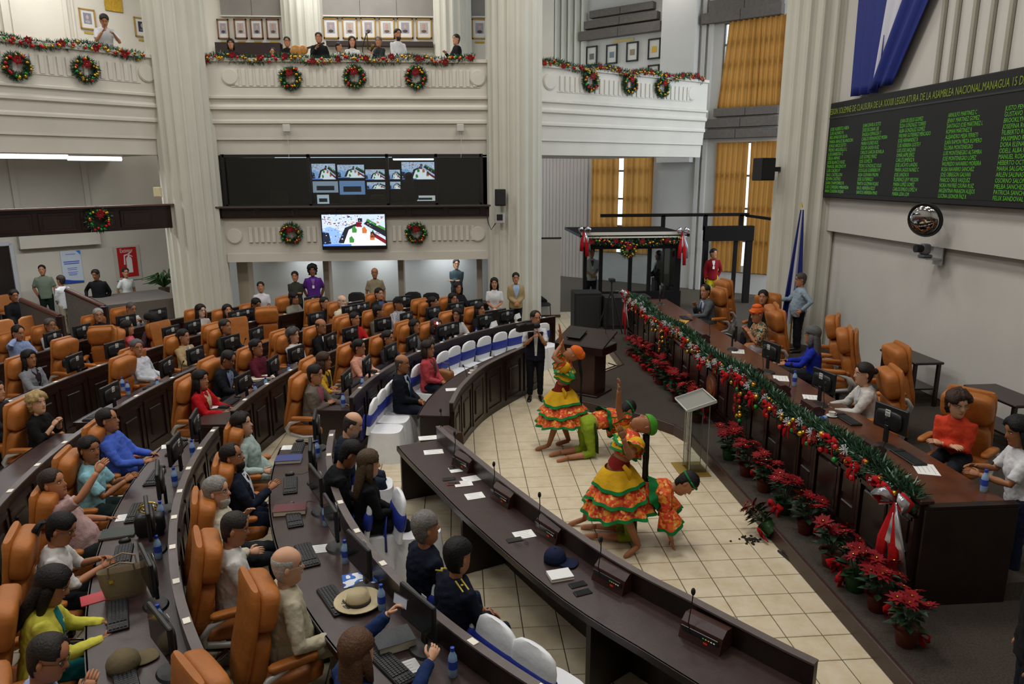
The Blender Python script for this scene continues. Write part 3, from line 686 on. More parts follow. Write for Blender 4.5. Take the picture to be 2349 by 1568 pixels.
# ================================================================ PEOPLE
SKINS = ['#c28c6c','#b27a58','#9f6a48','#cf9f80','#875840','#d6ac92']
def skin(i): return M(SKINS[i], .55, 0, .08, 40, .12, 8, .35, key='skin')
HT = [(-.03,.030,.045,-.015),(-.012,.038,.074,-.025),(.004,.045,.085,-.035),(.018,.051,.089,-.05),(.032,.056,.0885,-.062),(.044,.060,.088,-.068),(.054,.0625,.090,-.072),(.066,.065,.0885,-.077),(.078,.067,.089,-.081),(.090,.069,.0885,-.085),(.103,.0705,.087,-.089),(.116,.0715,.084,-.091),(.130,.073,.086,-.094),(.146,.0745,.089,-.096),(.165,.0745,.086,-.095),(.184,.071,.077,-.089),(.201,.062,.062,-.077),(.215,.049,.044,-.058),(.226,.030,.024,-.034),(.232,.008,.004,-.010)]
NA = 30
def head_grid(fem, off=None):
    """rings of the head; off(z,ang01) gives an outward offset"""
    V = []; cs = []
    for z,w_,fr,bk in HT:
        for i in range(NA):
            t = -1+2*i/NA; a = math.pi*math.copysign(abs(t)**1.35,t)
            sa, ca = math.sin(a), math.cos(a)
            x = w_*math.copysign(abs(sa)**.92,sa); y = fr*ca if ca > 0 else -bk*ca
            if off is None:
                g = math.exp(-(x/.0105)**2) if ca > 0 else 0
                if .07 < z < .135: y += g*.026*max(0,min(1,(.135-z)/.05))*min(1,(z-.066)/.014)
                if ca > 0:
                    e = math.exp(-((abs(x)-.031)/.014)**2-((z-.117)/.012)**2); y -= .008*e
                    y += .004*math.exp(-(x/.022)**2-((z-.052)/.009)**2)+.005*math.exp(-(x/.025)**2-((z-.006)/.013)**2)+.003*math.exp(-((abs(x)-.03)/.018)**2-((z-.137)/.008)**2)
                V.append((x,y,z))
            else:
                n = Vector((x/max(w_,.02), y/.09, (z-.11)/.12*(1.3 if z > .17 else .35))).normalized(); o = off(z,abs(t)); V.append((x+n.x*o, y+n.y*o, z+n.z*o))
    F = []; R = len(HT)
    for j in range(R-1):
        for i in range(NA): F.append((j*NA+i,j*NA+(i+1)%NA,(j+1)*NA+(i+1)%NA,(j+1)*NA+i))
    F += [tuple(range(NA-1,-1,-1)), tuple(range((R-1)*NA,R*NA))]
    return V, F
HEADV, HEADF = head_grid(False)
def sm(a, b, x): t = max(0,min(1,(x-a)/(b-a))); return t*t*(3-2*t)
def hair_off(style, th):
    def off(z, t):
        line = .180-.05*sm(.15,.42,t)-.125*sm(.60,.72,t)
        if style == 'bald': line = .122-.11*sm(.60,.74,t); return -.012+(.016)*sm(line-.01,line+.012,z)*(1-sm(.165,.192,z))*sm(.42,.50,t)
        if style == 'receding': line += .022*(1-sm(.25,.42,t))
        return -.02+(th+.02)*sm(line-.006,line+.012,z)
    return off
def build_hair(style, col, MH, parent, rnd):
    th = {'short':.012,'buzz':.006,'bald':.008,'receding':.010,'long':.020,'bob':.022,'tail':.012,'bun':.013,'afro':.045,'curly':.032,'scarf':.02,'braids':.014}.get(style,.014)
    V, F = head_grid(False, hair_off(style, th)); m = MB()
    if style in ('curly','afro','bob','short'):
        k = {'curly':.009,'afro':.010,'bob':.004,'short':.0025}[style]; V = [(x+rnd.uniform(-k,k),y+rnd.uniform(-k,k),z+rnd.uniform(-k,k)) for x,y,z in V]
    if style != 'braids': m.add([MH @ Vector(v) for v in V], F)
    def lf(secs, n=12): m.ring_loft([(MH @ Vector(c), MH.to_3x3() @ Vector(A), MH.to_3x3() @ Vector(B)) for c,A,B in secs], n)
    if style == 'long': lf([((0,-.03,.17),(.075,0,0),(0,.06,0)),((0,-.045,.09),(.092,0,0),(0,.055,0)),((0,-.062,.0),(.098,0,0),(0,.048,0)),((0,-.075,-.09),(.105,0,0),(0,.042,0)),((0,-.085,-.18),(.095,0,0),(0,.034,0)),((0,-.09,-.25),(.06,0,0),(0,.02,0))],14)
    if style in ('long','bob'):
        for s in (-1,1): lf([((s*.066,-.01,.15),(.02,0,0),(0,.04,0)),((s*.082,-.005,.08),(.02,0,0),(0,.038,0)),((s*.085,.0,.02),(.02,0,0),(0,.034,0)),((s*.08,.012,-.06 if style == 'long' else -.02),(.014,0,0),(0,.02,0))],8)
    if style == 'bob': lf([((0,-.03,.17),(.075,0,0),(0,.06,0)),((0,-.045,.09),(.09,0,0),(0,.06,0)),((0,-.05,.02),(.092,0,0),(0,.058,0)),((0,-.05,-.035),(.08,0,0),(0,.045,0))],14)
    if style == 'tail': lf([((0,-.09,.14),(.03,0,0),(0,.02,.02)),((0,-.135,.12),(.034,0,0),(0,.03,.02)),((0,-.15,.04),(.036,0,0),(0,.03,0)),((0,-.145,-.06),(.028,0,0),(0,.022,0)),((0,-.14,-.12),(.01,0,0),(0,.01,0))],10)
    if style == 'bun': m.ell(MH @ Vector((0,-.115,.13)),(.042,.042,.04),10,6)
    if style == 'braids':
        rn = random.Random(3)
        for i in range(26):
            a = rn.uniform(-1,1); b = rn.uniform(-1,1); L = rn.uniform(.55,.68)
            p = MH @ Vector((a*.035,-.11,.12+b*.02)); pts = [p+Vector((0,0,0))]
            q = MH.to_3x3() @ Vector((a*.01,-.05,0))
            for k in range(1,7): t = k/6; pts.append(p+q*min(1,t*3)+Vector((a*.02*t+rn.uniform(-.006,.006),b*.03*t,-L*t)))
            m.tube(pts,[.010,.011,.011,.010,.010,.009,.005],5)
    return m.obj('hair', M(col,.6,0,.5,70,.3,30,.3), parent, True)
def arm_ik(S, T, hint, a, b):
    d = T-S; L = min(d.length, (a+b)*.985); d = d.normalized(); T = S+d*L
    x = (a*a-b*b+L*L)/(2*L); h = math.sqrt(max(0,a*a-x*x)); hp = hint-d*hint.dot(d); hp = hp.normalized() if hp.length > 1e-5 else d.orthogonal().normalized()
    return S+d*x+hp*h, T
def hand(m, W, d, pn, side, s, curl, mi=0, lod=0):
    """palm, four fingers and thumb at wrist W along d; pn = palm normal, side = +1 right hand"""
    d = d.normalized(); pn = (pn-d*pn.dot(d)).normalized(); lat = d.cross(pn)*side
    k = 6 if lod else 8
    m.ring_loft([(W-d*.01*s,lat*.022*s,pn*.018*s),(W+d*.02*s,lat*.031*s,pn*.016*s),(W+d*.06*s,lat*.040*s,pn*.015*s),(W+d*.085*s,lat*.037*s,pn*.011*s)],k,mi)
    for i,(o,L) in enumerate(((-.029,.070),(-.010,.080),(.010,.076),(.028,.060))):
        p = W+d*.078*s-lat*o*s; pts = [p]; dd = d.copy(); spread = -lat*o*1.5
        for j in range(3):
            ang = curl*(.5+.35*j); dd = (dd*math.cos(ang)+pn*math.sin(ang)+spread*(.6 if j == 0 else 0)).normalized(); pn2 = pn; p = p+dd*L*s/3; pts.append(p)
        m.tube(pts,[.0098*s,.0092*s,.0085*s,.006*s],5 if lod else 6,mi,side=pn)
    p = W+d*.018*s+lat*.026*s; dd = (d*.55+lat*.75+pn*.35).normalized(); q = p+dd*.035*s; r_ = q+(d*.85+lat*.3+pn*.3).normalized()*.03*s
    m.tube([p-dd*.01*s,q,r_,r_+(d+pn*.3).normalized()*.022*s],[.013*s,.0115*s,.010*s,.007*s],5 if lod else 6,mi)
ARM = {'lap':(-.09,.27,-.41),'clasp':(-.14,.28,-.35),'desk':(-.05,.40,-.25),'rest':(.06,.24,-.30),'side':(.055,.03,-.53),'chin':(-.10,.235,-.065),'cross':(-.23,.19,-.22),'ear':(-.055,.08,.13),'type':(-.06,.38,-.26),'hold':(-.12,.33,-.13),'front':(-.15,.22,-.38),'back':(.0,-.1,-.5),'hip':(.12,.05,-.38)}
def fuse_obj(mb, name, mat, parent, vox, it=3):
    o = mb.obj(name, mat, parent, True); r = o.modifiers.new('fuse','REMESH'); r.mode = 'VOXEL'; r.voxel_size = vox; r.use_smooth_shade = True
    if it: q = o.modifiers.new('soften','SMOOTH'); q.iterations = it; q.factor = .5
    if vox < .022: q = o.modifiers.new('folds','DISPLACE'); q.texture = FOLDS; q.strength = .018; q.mid_level = .28; q.texture_coords = 'LOCAL'
    return o
FOLDS = bpy.data.textures.new('cloth_folds','CLOUDS'); FOLDS.noise_scale = .075; FOLDS.noise_depth = 2; FOLDS.noise_type = 'HARD_NOISE'
PEOPLE = []
def shell(MH, sx, dy, sz, zmin, zadd=0):
    fs = [f for f in HEADF if min(HEADV[i][2] for i in f) > zmin]; ids = sorted({i for f in fs for i in f}); k = {i:j for j,i in enumerate(ids)}
    return MB().add([MH @ Vector((HEADV[i][0]*sx,HEADV[i][1]*sx+dy,HEADV[i][2]*sz+zadd)) for i in ids], [tuple(k[i] for i in f) for f in fs])
def person(label, head, face, pose='sit', fem=False, lean=0, slean=0, hy=0, hp=0, hr=0, top='#333344', kind='shirt', inner=None, tie=None, collar=None, arms=('lap','lap'), pants='#1d1f26', hair='short', hcol='#17120f', sk=0, glasses=0, shoes='#15110f', bare=None, legs=None, belly=0, s=None, cover=None, vest=None, beard=None, elb=None, curl=(.35,.35), far=False, topmat=None, pmat=None, skirt=None, group='people in the hall', seatz=None, twist=0, badge=None, hat=None, sleeve=None, palm=None, noroot=False, hip=None, crop=None):
    """head = (x,y,z of crown). local frame: x right, y forward"""
    if pose == 'sit' and not hip: k_ = (4.1-head[2]-.08)/(4.1-head[2]); head = (head[0]*k_, head[1]*k_, head[2]+.08)
    rnd = random.Random(label); s = s or (.94 if fem else 1.0); lod = 1 if far else 0
    pz = {'sit':.565,'stand':.93*s}.get(pose, .93*s)
    if pose == 'sit': pz = .555
    if legs and 'pz' in legs: pz = legs['pz']
    ld = Vector((math.sin(RAD(slean)), math.sin(RAD(lean))*math.cos(RAD(slean)), math.cos(RAD(lean))*math.cos(RAD(slean))))
    Pv = Vector((0,0,pz)); N = Pv+ld*.505*s; up = ld; fwd = (Vector((0,1,0))-up*up.y).normalized() if abs(up.y) < .98 else Vector((0,0,-1 if up.y > 0 else 1))
    rt = fwd.cross(up).normalized()
    if twist: Q = Matrix.Rotation(RAD(twist),3,up); fwd2 = Q @ fwd; rt2 = Q @ rt
    else: fwd2, rt2 = fwd, rt
    # head matrix
    hb = N+up*.045*s+fwd2*.012*s
    HR = Matrix.Rotation(RAD(hy),4,'Z') @ Matrix.Rotation(RAD(hp),4,'X') @ Matrix.Rotation(RAD(hr),4,'Y')
    base = Matrix((rt2.resized(4),fwd2.resized(4),up.resized(4),(0,0,0,1))).transposed() if noroot else Matrix.Rotation(RAD(twist),4,'Z') @ Matrix.Rotation(RAD(-lean*.35),4,'X')
    MH = Matrix.Translation(hb) @ base @ HR @ Matrix.Scale(s*(1.16 if not fem else 1.19),4)
    crown = MH @ Vector((0,-.01,.232))
    e = empty('person', label=label, cat='person', group=group); e.rotation_euler = (0,0,RAD(face-90))
    Rz = Matrix.Rotation(RAD(face-90),3,'Z'); off = Rz @ Vector((crown.x,crown.y,0)); zoff = head[2]-crown.z
    floorz = 0 if seatz is None else seatz
    e.location = (head[0]-off.x, head[1]-off.y, floorz)
    # ---- skeleton
    sh = {}
    for sd in (-1,1): sh[sd] = Pv+ld*.432*s+rt2*(sd*.176*s)
    A = {}; spec = {-1:arms[0],1:arms[1]}
    for sd in (-1,1):
        v = spec[sd]; v = ARM[v] if isinstance(v,str) else v
        if len(v) == 4: T = Vector(v[:3])              # absolute local target
        else:
            T = sh[sd]+rt*(sd*v[0]*s)+Vector((0,v[1]*s,v[2]*s))
        hint = Vector((sd*.5,-.35,-.8)) if not elb or not elb[0 if sd < 0 else 1] else Vector(elb[0 if sd < 0 else 1])
        if v[2] > .2 and not elb: hint = Vector((sd*.8,.3,-.2))
        E_, W_ = arm_ik(sh[sd], T, hint, .285*s, .255*s); A[sd] = (sh[sd],E_,W_)
    K = {}
    for sd in (-1,1):
        if legs and sd in legs: K[sd] = [Vector(q) for q in legs[sd]]
        elif pose == 'sit': K[sd] = [Vector((sd*.088*s,.02,pz-.01)),Vector((sd*.115*s,.43*s,pz-.045)),Vector((sd*.12*s,.42*s,.085)),Vector((sd*.13*s,.55*s,.03))]
        else: K[sd] = [Vector((sd*.088*s,0,pz-.02)),Vector((sd*.095*s,.015,pz*.53)),Vector((sd*.10*s,-.01,.085*s)),Vector((sd*.125*s,.13*s,.03))]
    # ---- body (skin), one mesh
    m = MB(); m.add([MH @ Vector(v) for v in HEADV], HEADF, 0)
    R3 = MH.to_3x3().normalized()
    m.ring_loft([(N-up*.04*s,rt2*.062*s,fwd2*.055*s),(N+up*.01*s,rt2*.052*s,fwd2*.050*s),(MH @ Vector((0,-.012,.0)),R3 @ Vector((.050*s,0,0)),R3 @ Vector((0,.052*s,0))),(MH @ Vector((0,-.012,.05)),R3 @ Vector((.048*s,0,0)),R3 @ Vector((0,.05*s,0)))],12,0)
    wst = .125 if fem else .14
    tsec = lambda t,rx,ry,yo=0: (Pv+ld*t*s+fwd2*yo*s, (rt if t < .2 else rt2)*rx*s, (fwd if t < .2 else fwd2)*ry*s)
    m.ring_loft([tsec(-.07,.145,.10),tsec(.03,.155,.105),tsec(.14,wst,.092),tsec(.28,.135,.092),tsec(.38,.14,.082),tsec(.44,.10,.06),tsec(.50,.055,.045)],14,0)
    for sd in (-1,1):
        S_,E_,W_ = A[sd]; m.tube([S_-rt2*sd*.05*s-up*.02*s,S_-up*.006*s,S_.lerp(E_,.5),E_,E_.lerp(W_,.35),W_.lerp(E_,.15),W_],[.036*s,.042*s,.041*s,.037*s,.037*s,.028*s,.024*s],8 if lod else 10,0)
        d = (W_-E_).normalized(); pn = Vector(palm[0 if sd < 0 else 1]) if palm and palm[0 if sd < 0 else 1] else (Vector((-sd*.7,.15,-.6)))
        hand(m, W_, d, pn, sd, s*1.0, curl[0 if sd < 0 else 1], 0, lod)
        H_,Kn,An,To = K[sd]; m.tube([H_,H_.lerp(Kn,.5),Kn,Kn.lerp(An,.35),An],[.08*s,.068*s,.05*s,.052*s,.034*s],9,0)
        if bare: m.tube([An+(An-To).normalized()*.035*s+Vector((0,0,-.045)) if not legs else An,An.lerp(To,.4)-Vector((0,0,.0)),To,To+(To-An).normalized()*.045*s],[.034*s,.036*s,.036*s,.02*s],8,0,flat=.75)
    for sd in (-1,1):   # ears, eyes, brows
        m.ell(MH @ Vector((sd*.0735,-.006,.103)),(.010*s,.019*s,.031*s),8,6,0,R=R3)
        m.ell(MH @ Vector((sd*.031,.0745,.117)),(.0125*s,.007*s,.0062*s),8,5,1,R=R3); m.ell(MH @ Vector((sd*.031,.0805,.117)),(.0055*s,.003*s,.0056*s),8,5,2,R=R3)
        m.tube([MH @ Vector((sd*.014,.0865,.133)),MH @ Vector((sd*.03,.0845,.1375)),MH @ Vector((sd*.047,.071,.133))],[.003*s,.0036*s,.0022*s],5,2)
    m.tube([MH @ Vector((-.023,.083,.052)),MH @ Vector((0,.0945,.0525)),MH @ Vector((.023,.083,.052))],[.003*s,.0062*s,.003*s],6,3)
    b = m.obj('body', [skin(sk), M('#e8e4dd',.3), M('#1a120e',.6), M('#9c4a44' if fem else '#8a5148',.5)], e, True)
    # ---- hair, beard, hat, glasses
    if hair != 'none': build_hair(hair, hcol, MH, e, rnd)
    if beard:
        V,F = head_grid(False, lambda z,t: -.012+.020*(1-sm(.045,.062,z) if t > .13 else (1-sm(.03,.042,z))) if t < .52 else -.02); MB().add([MH @ Vector(v) for v in V],F).obj('beard', M(beard,.8,0,.5,80), e, True)
    if glasses:
        g = MB()
        for sd in (-1,1):
            pts = [MH @ Vector((sd*.031+.0215*math.cos(q),.0905-.006*abs(math.cos(q)),.116+.016*math.sin(q))) for q in [2*math.pi*i/10 for i in range(11)]]; g.tube(pts,.0020*s,4); g.tube([MH @ Vector((sd*.052,.086,.12)),MH @ Vector((sd*.076,.02,.118)),MH @ Vector((sd*.078,-.01,.112))],.0020*s,4)
        g.tube([MH @ Vector((-.011,.092,.119)),MH @ Vector((.011,.092,.119))],.002*s,4); g.obj('glasses', M('#1c1a1a' if glasses == 1 else '#9c9385',.3,.4), e)
    if hat: hat(MH, e, s)
    # ---- garment on the torso
    g = MB(); jk = kind in ('jacket','coat'); ex = .024 if jk else .014
    bl = belly; hem = -.13 if pose != 'sit' else -.085
    if fem: prof = [(hem,.168,.118,0),(.0,.165,.116,0),(.13,.138,.102+bl,bl*.6),(.27,.152,.122+bl*.3,.012),(.36,.162,.115,.008),(.43,.150,.092,0),(.475,.105,.075,0),(.51,.07,.06,0)]
    else: prof = [(hem,.165,.115+bl*.5,bl*.4),(.0,.166,.116+bl,bl*.7),(.13,.16,.112+bl,bl*.7),(.27,.167,.116+bl*.4,.006),(.37,.178,.115,0),(.43,.165,.098,0),(.478,.115,.08,0),(.512,.072,.062,0)]
    if crop: prof = [(crop,)+tuple(np.interp(crop,[p[0] for p in prof],[p[k] for p in prof]) for k in (1,2,3))]+[p for p in prof if p[0] > crop+.02]
    g.ring_loft([tsec(t,rx+ex*.8,ry+ex,yo) for t,rx,ry,yo in prof],16,0)
    sl = sleeve if sleeve is not None else (1.0 if kind in ('shirt','jacket','coat') else .42)
    for sd in (-1,1):
        S_,E_,W_ = A[sd]; inn = S_-rt2*sd*.09*s-up*.03*s; r0 = .060+ex*.5
        if sl <= 0: continue
        if sl < .5:
            q = S_.lerp(E_,sl*2); g.tube([inn,S_-rt2*sd*.01*s,S_.lerp(q,.6),q],[.065*s,r0*s,(r0-.006)*s,(.058+ex*.4)*s],10)
        else:
            kk = (sl-.5)*2; q = E_.lerp(W_,min(.97,kk)); g.tube([inn,S_-rt2*sd*.01*s,S_.lerp(E_,.5),E_,E_.lerp(q,.5),q],[.065*s,r0*s,(r0-.008)*s,(.049+ex*.4)*s,(.044+ex*.4)*s,(.036+ex*.35)*s],10)
    tm_ = topmat or cloth(top); vox = .026 if far else .015
    fuse_obj(g, {'shirt':'shirt','tee':'shirt','jacket':'jacket','coat':'jacket'}.get(kind,'shirt'), tm_, e, vox)
    # shirt front, tie, collar
    def front(w0, t0, t1, w1, out, mat, nm):
        mm = MB(); n = 6; rows = 8
        for j in range(rows+1):
            t = t0+(t1-t0)*j/rows; a = np.interp(t,[p[0] for p in prof],[p[1] for p in prof])+ex*.8+out*.6; bb = np.interp(t,[p[0] for p in prof],[p[2] for p in prof])+ex+out; yo = np.interp(t,[p[0] for p in prof],[p[3] for p in prof]); wv = w0+(w1-w0)*j/rows
            for i in range(n+1):
                q = wv*(-1+2*i/n); mm.v.append(tuple(Pv+ld*t*s+rt2*(math.sin(q)*a*s)+fwd2*((math.cos(q)*bb+yo)*s)))
        mm.f = [(j*(n+1)+i,j*(n+1)+i+1,(j+1)*(n+1)+i+1,(j+1)*(n+1)+i) for j in range(rows) for i in range(n)]; mm.m = [0]*len(mm.f)
        return mm.obj(nm, mat, e, True)
    if inner: front(.03,.16,.50,.62,.002,inner if not isinstance(inner,str) else cloth(inner),'shirt_front')
    if tie: front(.16,.14,.478,.09,.010,cloth(tie),'tie')
    cc = collar or (inner if isinstance(inner,str) else None) or (top if kind in ('shirt','tee','jacket') else None)
    if cc:
        mm = MB(); mm.ring_loft([(N-up*.042*s+fwd2*.006*s,rt2*.088*s,fwd2*.078*s),(N-up*.004*s-fwd2*.006*s,rt2*.069*s,fwd2*.064*s),(N-up*.006*s-fwd2*.006*s,rt2*.060*s,fwd2*.056*s)],14,0,cap=False); mm.obj('collar', cloth(cc) if isinstance(cc,str) else cc, e, True)
    if vest: 
        vv = MB(); vv.ring_loft([tsec(t,rx+ex*.8+.014,ry+ex+.014,yo) for t,rx,ry,yo in prof[:6]],16,0); fuse_obj(vv,'vest',cloth(vest),e,vox,2); front(.10,-.02,.46,.22,.022,tm_,'shirt_front')
    if badge:
        front(.05,.30,.47,.32,.016,cloth(badge),'lanyard'); bp = Pv+ld*.26*s+fwd2*.165*s; MB().box(bp,(.055,.006,.08),R=Matrix((rt2,fwd2,up)).transposed()).obj('badge', WHITE, e)
    # ---- trousers or skirt
    if pants or pmat:
        pm_ = pmat or cloth(pants); q = MB(); q.ring_loft([tsec(-.10,.13,.10),tsec(-.04,.165,.122),tsec(.05,.165,.12),tsec(.11,.15,.11)],14,0)
        lg = 1.0 if not skirt else skirt
        for sd in (-1,1):
            H_,Kn,An,To = K[sd]
            if lg <= .5: q.tube([H_+Vector((-sd*.03,-.03,.0)),H_,H_.lerp(Kn,lg*2)],[.09*s,.102*s,.088*s],10)
            else: q.tube([H_+Vector((-sd*.03,-.03,.0)),H_,H_.lerp(Kn,.5),Kn,Kn.lerp(An,.3),An.lerp(Kn,.04+(1-lg)*1.6)],[.09*s,.103*s,.087*s,.068*s,.066*s,.055*s],10)
        fuse_obj(q, 'skirt' if skirt and skirt < .9 else 'trousers', pm_, e, vox*1.15)
    if not bare:
        for sd in (-1,1):
            H_,Kn,An,To = K[sd]; d = (To-An); d.z = 0; d = d.normalized() if d.length > .01 else Vector((0,1,0)); zz = An.z-.085; bb = An-d*.05*s; lt = Vector((-d.y,d.x,0))
            mm = MB(); B0 = Vector((0,0,1)); P = lambda y,z: Vector((An.x,An.y,zz))+d*y*s+B0*z
            mm.ring_loft([(P(-.065,.035),lt*.026*s,B0*.03),(P(-.03,.045),lt*.036*s,B0*.045),(P(.05,.04),lt*.04*s,B0*.04),(P(.12,.03),lt*.046*s,B0*.03),(P(.18,.022),lt*.036*s,B0*.022),(P(.205,.016),lt*.015*s,B0*.012)],10); mm.obj('shoe', M(shoes,.35), e, True)
    # sit / stand height: let the crown reach the measured height by a small uniform shift of the seat
    e['eye'] = round(crown.z,3); e.location.z = floorz; PEOPLE.append(e); e.scale = (1,1,1)
    kz = (head[2]-floorz)/crown.z
    if not noroot and .88 < kz < 1.12: e.scale = (kz,kz,kz); e.location = (head[0]-off.x*kz, head[1]-off.y*kz, floorz)
    if hip: e.location = (hip[0],hip[1],floorz); e.scale = (1,1,1)
    del e['eye']
    return e, A, MH


# ================================================================ SEATED DEPUTIES
def inw(x, y): return math.degrees(math.atan2(CY-y, CX-x))
def equip(row, x, y, short, da=0, mon=True, key=True, mouse_=False, bot=None, mic=False, dz=0):
    a = math.degrees(math.atan2(y-CY, x-CX)) % 360; ra = RAD(a+da); c, s_ = math.cos(ra), math.sin(ra); R = RIM[row]; f = a+da+180
    P = lambda r, t=0: (CX+(R+r)*c-t*s_, CY+(R+r)*s_+t*c)
    if mon: q = P(.20); put(MON, q[0], q[1], .75, f-90+random.Random(short).uniform(-10,10), 'black computer monitor in front of '+short, 'monitor', 'desk monitors')
    if key: q = P(.44,.02); put(KEY, q[0], q[1], .75, f-90, 'black keyboard in front of '+short, 'keyboard', 'desk keyboards')
    if mouse_: q = P(.45,-.30); put(MOU, q[0], q[1], .75, f-90, 'black mouse on the desk of '+short, 'mouse', 'desk mice')
    if bot is not None: q = P(.16,bot); put(BOT, q[0], q[1], .75, 30, 'blue capped water bottle on the desk of '+short, 'bottle', 'water bottles on the audience desks')
    if mic: q = P(.14,-.27); put(MIC, q[0], q[1], .75, f+90, 'gooseneck microphone on the desk of '+short, 'microphone', 'desk microphones')
def seat(row, P, short, label, face=None, chair=True, eq=None, dr=None, **kw):
    f = inw(P[0],P[1]) if face is None else face
    e, A, MH = person(label, P, f, **kw)
    if chair:
        fv = Vector((math.cos(RAD(f)),math.sin(RAD(f)),0)); ochair(e.location.x-fv.x*.06, e.location.y-fv.y*.06, f+(dr or 0), 'orange leather chair occupied by '+short)
    if eq is not None: equip(row, P[0], P[1], short, **eq)
    return e, A, MH
def vacant(row, P, where, face=None, eq=None):
    f = inw(P[0],P[1]) if face is None else face
    fv = Vector((math.cos(RAD(f)),math.sin(RAD(f)),0)); ochair(P[0]+fv.x*.33, P[1]+fv.y*.33, f, 'empty orange leather chair '+where)
    if eq is not None: equip(row, P[0], P[1], 'empty chair '+where, **eq)
E1 = dict(bot=.30, mouse_=True); E0 = dict(); EM_ = dict(mic=True)
# ---- second ring, left sector
seat(2, (-2.730,8.620,1.270), 'woman in pale green', 'woman in pale green suit with dark shoulder-length hair leaning back', eq=E1, fem=True, top='#a9bdb8', kind='jacket', pants='#a9bdb8', hair='bob', hcol='#1f1512', sk=3, hy=-8, hp=5, arms=('lap','rest'), lean=-8, skirt=.6)
seat(2, (-2.510,7.470,1.300), 'man in navy blazer', 'bearded man in navy blazer and white shirt wearing a watch', eq=E1, top='#191f30', kind='jacket', inner='#d8d8e2', hair='receding', hcol='#15110f', beard='#17120f', glasses=1, sk=2, hy=-12, hp=6, lean=-6, arms=('lap','hold'), pants='#1a2033')
seat(2, (-2.380,6.600,1.300), 'grey-haired man in cream jacket', 'grey haired man in cream jacket with hand over mouth', eq=E1, top='#c9c2ad', kind='jacket', hair='short', hcol='#8d8a86', beard='#b3aea6', glasses=1, sk=3, hy=-18, lean=-4, arms=('chin','rest'), pants='#22282c')
seat(2, (-1.940,5.830,1.300), 'man in white shirt', 'man in white shirt with cropped dark hair looking down', eq=dict(bot=.3), top='#dcdcd8', hair='buzz', hcol='#2a2522', sk=1, hp=-16, lean=2, hy=-10, arms=('lap','lap'), belly=.04)
seat(2, (-1.370,5.140,1.320), 'balding man in beige suit', 'balding white haired man in beige linen suit with glasses', eq=dict(bot=.34), top='#bdb49c', kind='jacket', collar='#e4e2de', hair='bald', hcol='#b9b6b2', glasses=2, sk=3, hy=-10, hp=-4, lean=4, arms=('lap','rest'), pants='#b3aa92', belly=.05)
e6, A6, _ = person('woman with long brown hair in blue jacket photographing with raised phone', (-0.720,4.140,1.240), 44, fem=True, top='#1d3260', kind='jacket', hair='long', hcol='#5a3d28', sk=3, lean=14, arms=((-.02,.42,.26),(.06,.46,.05)), curl=(.9,.8), elb=((-.8,-.2,-.7),(.7,-.2,-.7)), hp=8)
ochair(-1.55,4.0, 40, 'orange leather chair behind woman with raised phone'); equip(2, -.95, 4.15, 'woman with raised phone', bot=.36)
W6 = A6[-1][2]; d6 = (A6[-1][2]-A6[-1][1]).normalized(); q = e6.matrix_basis @ (W6+d6*.12)
phone((q.x,q.y,q.z), 44-90, 'lit mobile phone held up by woman in blue jacket', '#c9d6ea').rotation_euler = (RAD(80),0,RAD(-46))
# ---- third ring, left sector
seat(3, (-4.390,8.790,1.320), 'man in bright blue shirt', 'man in bright blue shirt and glasses resting hands on desk', eq=E1, top='#4a68c9', hair='receding', hcol='#1d1714', glasses=1, sk=1, hy=6, hp=2, lean=-4, arms=('desk','desk'), pants='#1b2038', belly=.06)
seat(3, (-4.140,7.850,1.300), 'man in turquoise shirt', 'man in pale turquoise short sleeved shirt with hands together', eq=E1, top='#8fc3cf', kind='tee', hair='short', hcol='#120f0e', sk=2, hy=-32, lean=4, arms=((-.12,.34,-.14),(-.10,.36,-.12)), pants='#20302f')
seat(3, (-4.050,6.880,1.320), 'man pointing', 'man in pink checked shirt pointing with raised arm', eq=dict(bot=.30), topmat=pattern('check',['#b99a98','#a88684'],70), kind='tee', hair='buzz', hcol='#30251f', sk=1, hy=-14, hp=3, lean=-10, arms=((.02,.34,-.26),(-.08,.38,.34)), elb=(None,(.6,0,-.6)), pants='#262c2e', belly=.07, curl=(.5,.3))
seat(3, (-3.460,6.030,1.250), 'woman with ponytail', 'woman in white blouse with black ponytail looking at a phone', eq=dict(mouse_=True), fem=True, top='#d9d7d6', kind='shirt', sleeve=.6, hair='tail', hcol='#0e0c0c', glasses=1, sk=1, hp=-22, hy=-12, lean=8, arms=((-.10,.34,-.16),(-.12,.36,-.18)), pants='#17171a', curl=(.8,.8))
seat(3, (-3.030,5.090,1.260), 'woman in yellow blazer', 'woman in lemon yellow blazer with long black hair', eq=dict(bot=.38), fem=True, top='#d5cf52', kind='jacket', inner='#1f7d86', hair='long', hcol='#150d10', sk=1, hp=-24, hy=-10, lean=10, arms=('type','type'), pants='#15656a', skirt=.55)
seat(3, (-2.590,4.180,1.300), 'man in striped shirt', 'balding man in blue striped shirt and glasses with hand at mouth', eq=E0, topmat=pattern('stripe',['#7e8ec4','#a9b4d8'],42), top='#8a98c8', hair='receding', hcol='#2a2421', glasses=1, sk=1, hp=-18, hy=-26, lean=10, arms=('lap','chin'))
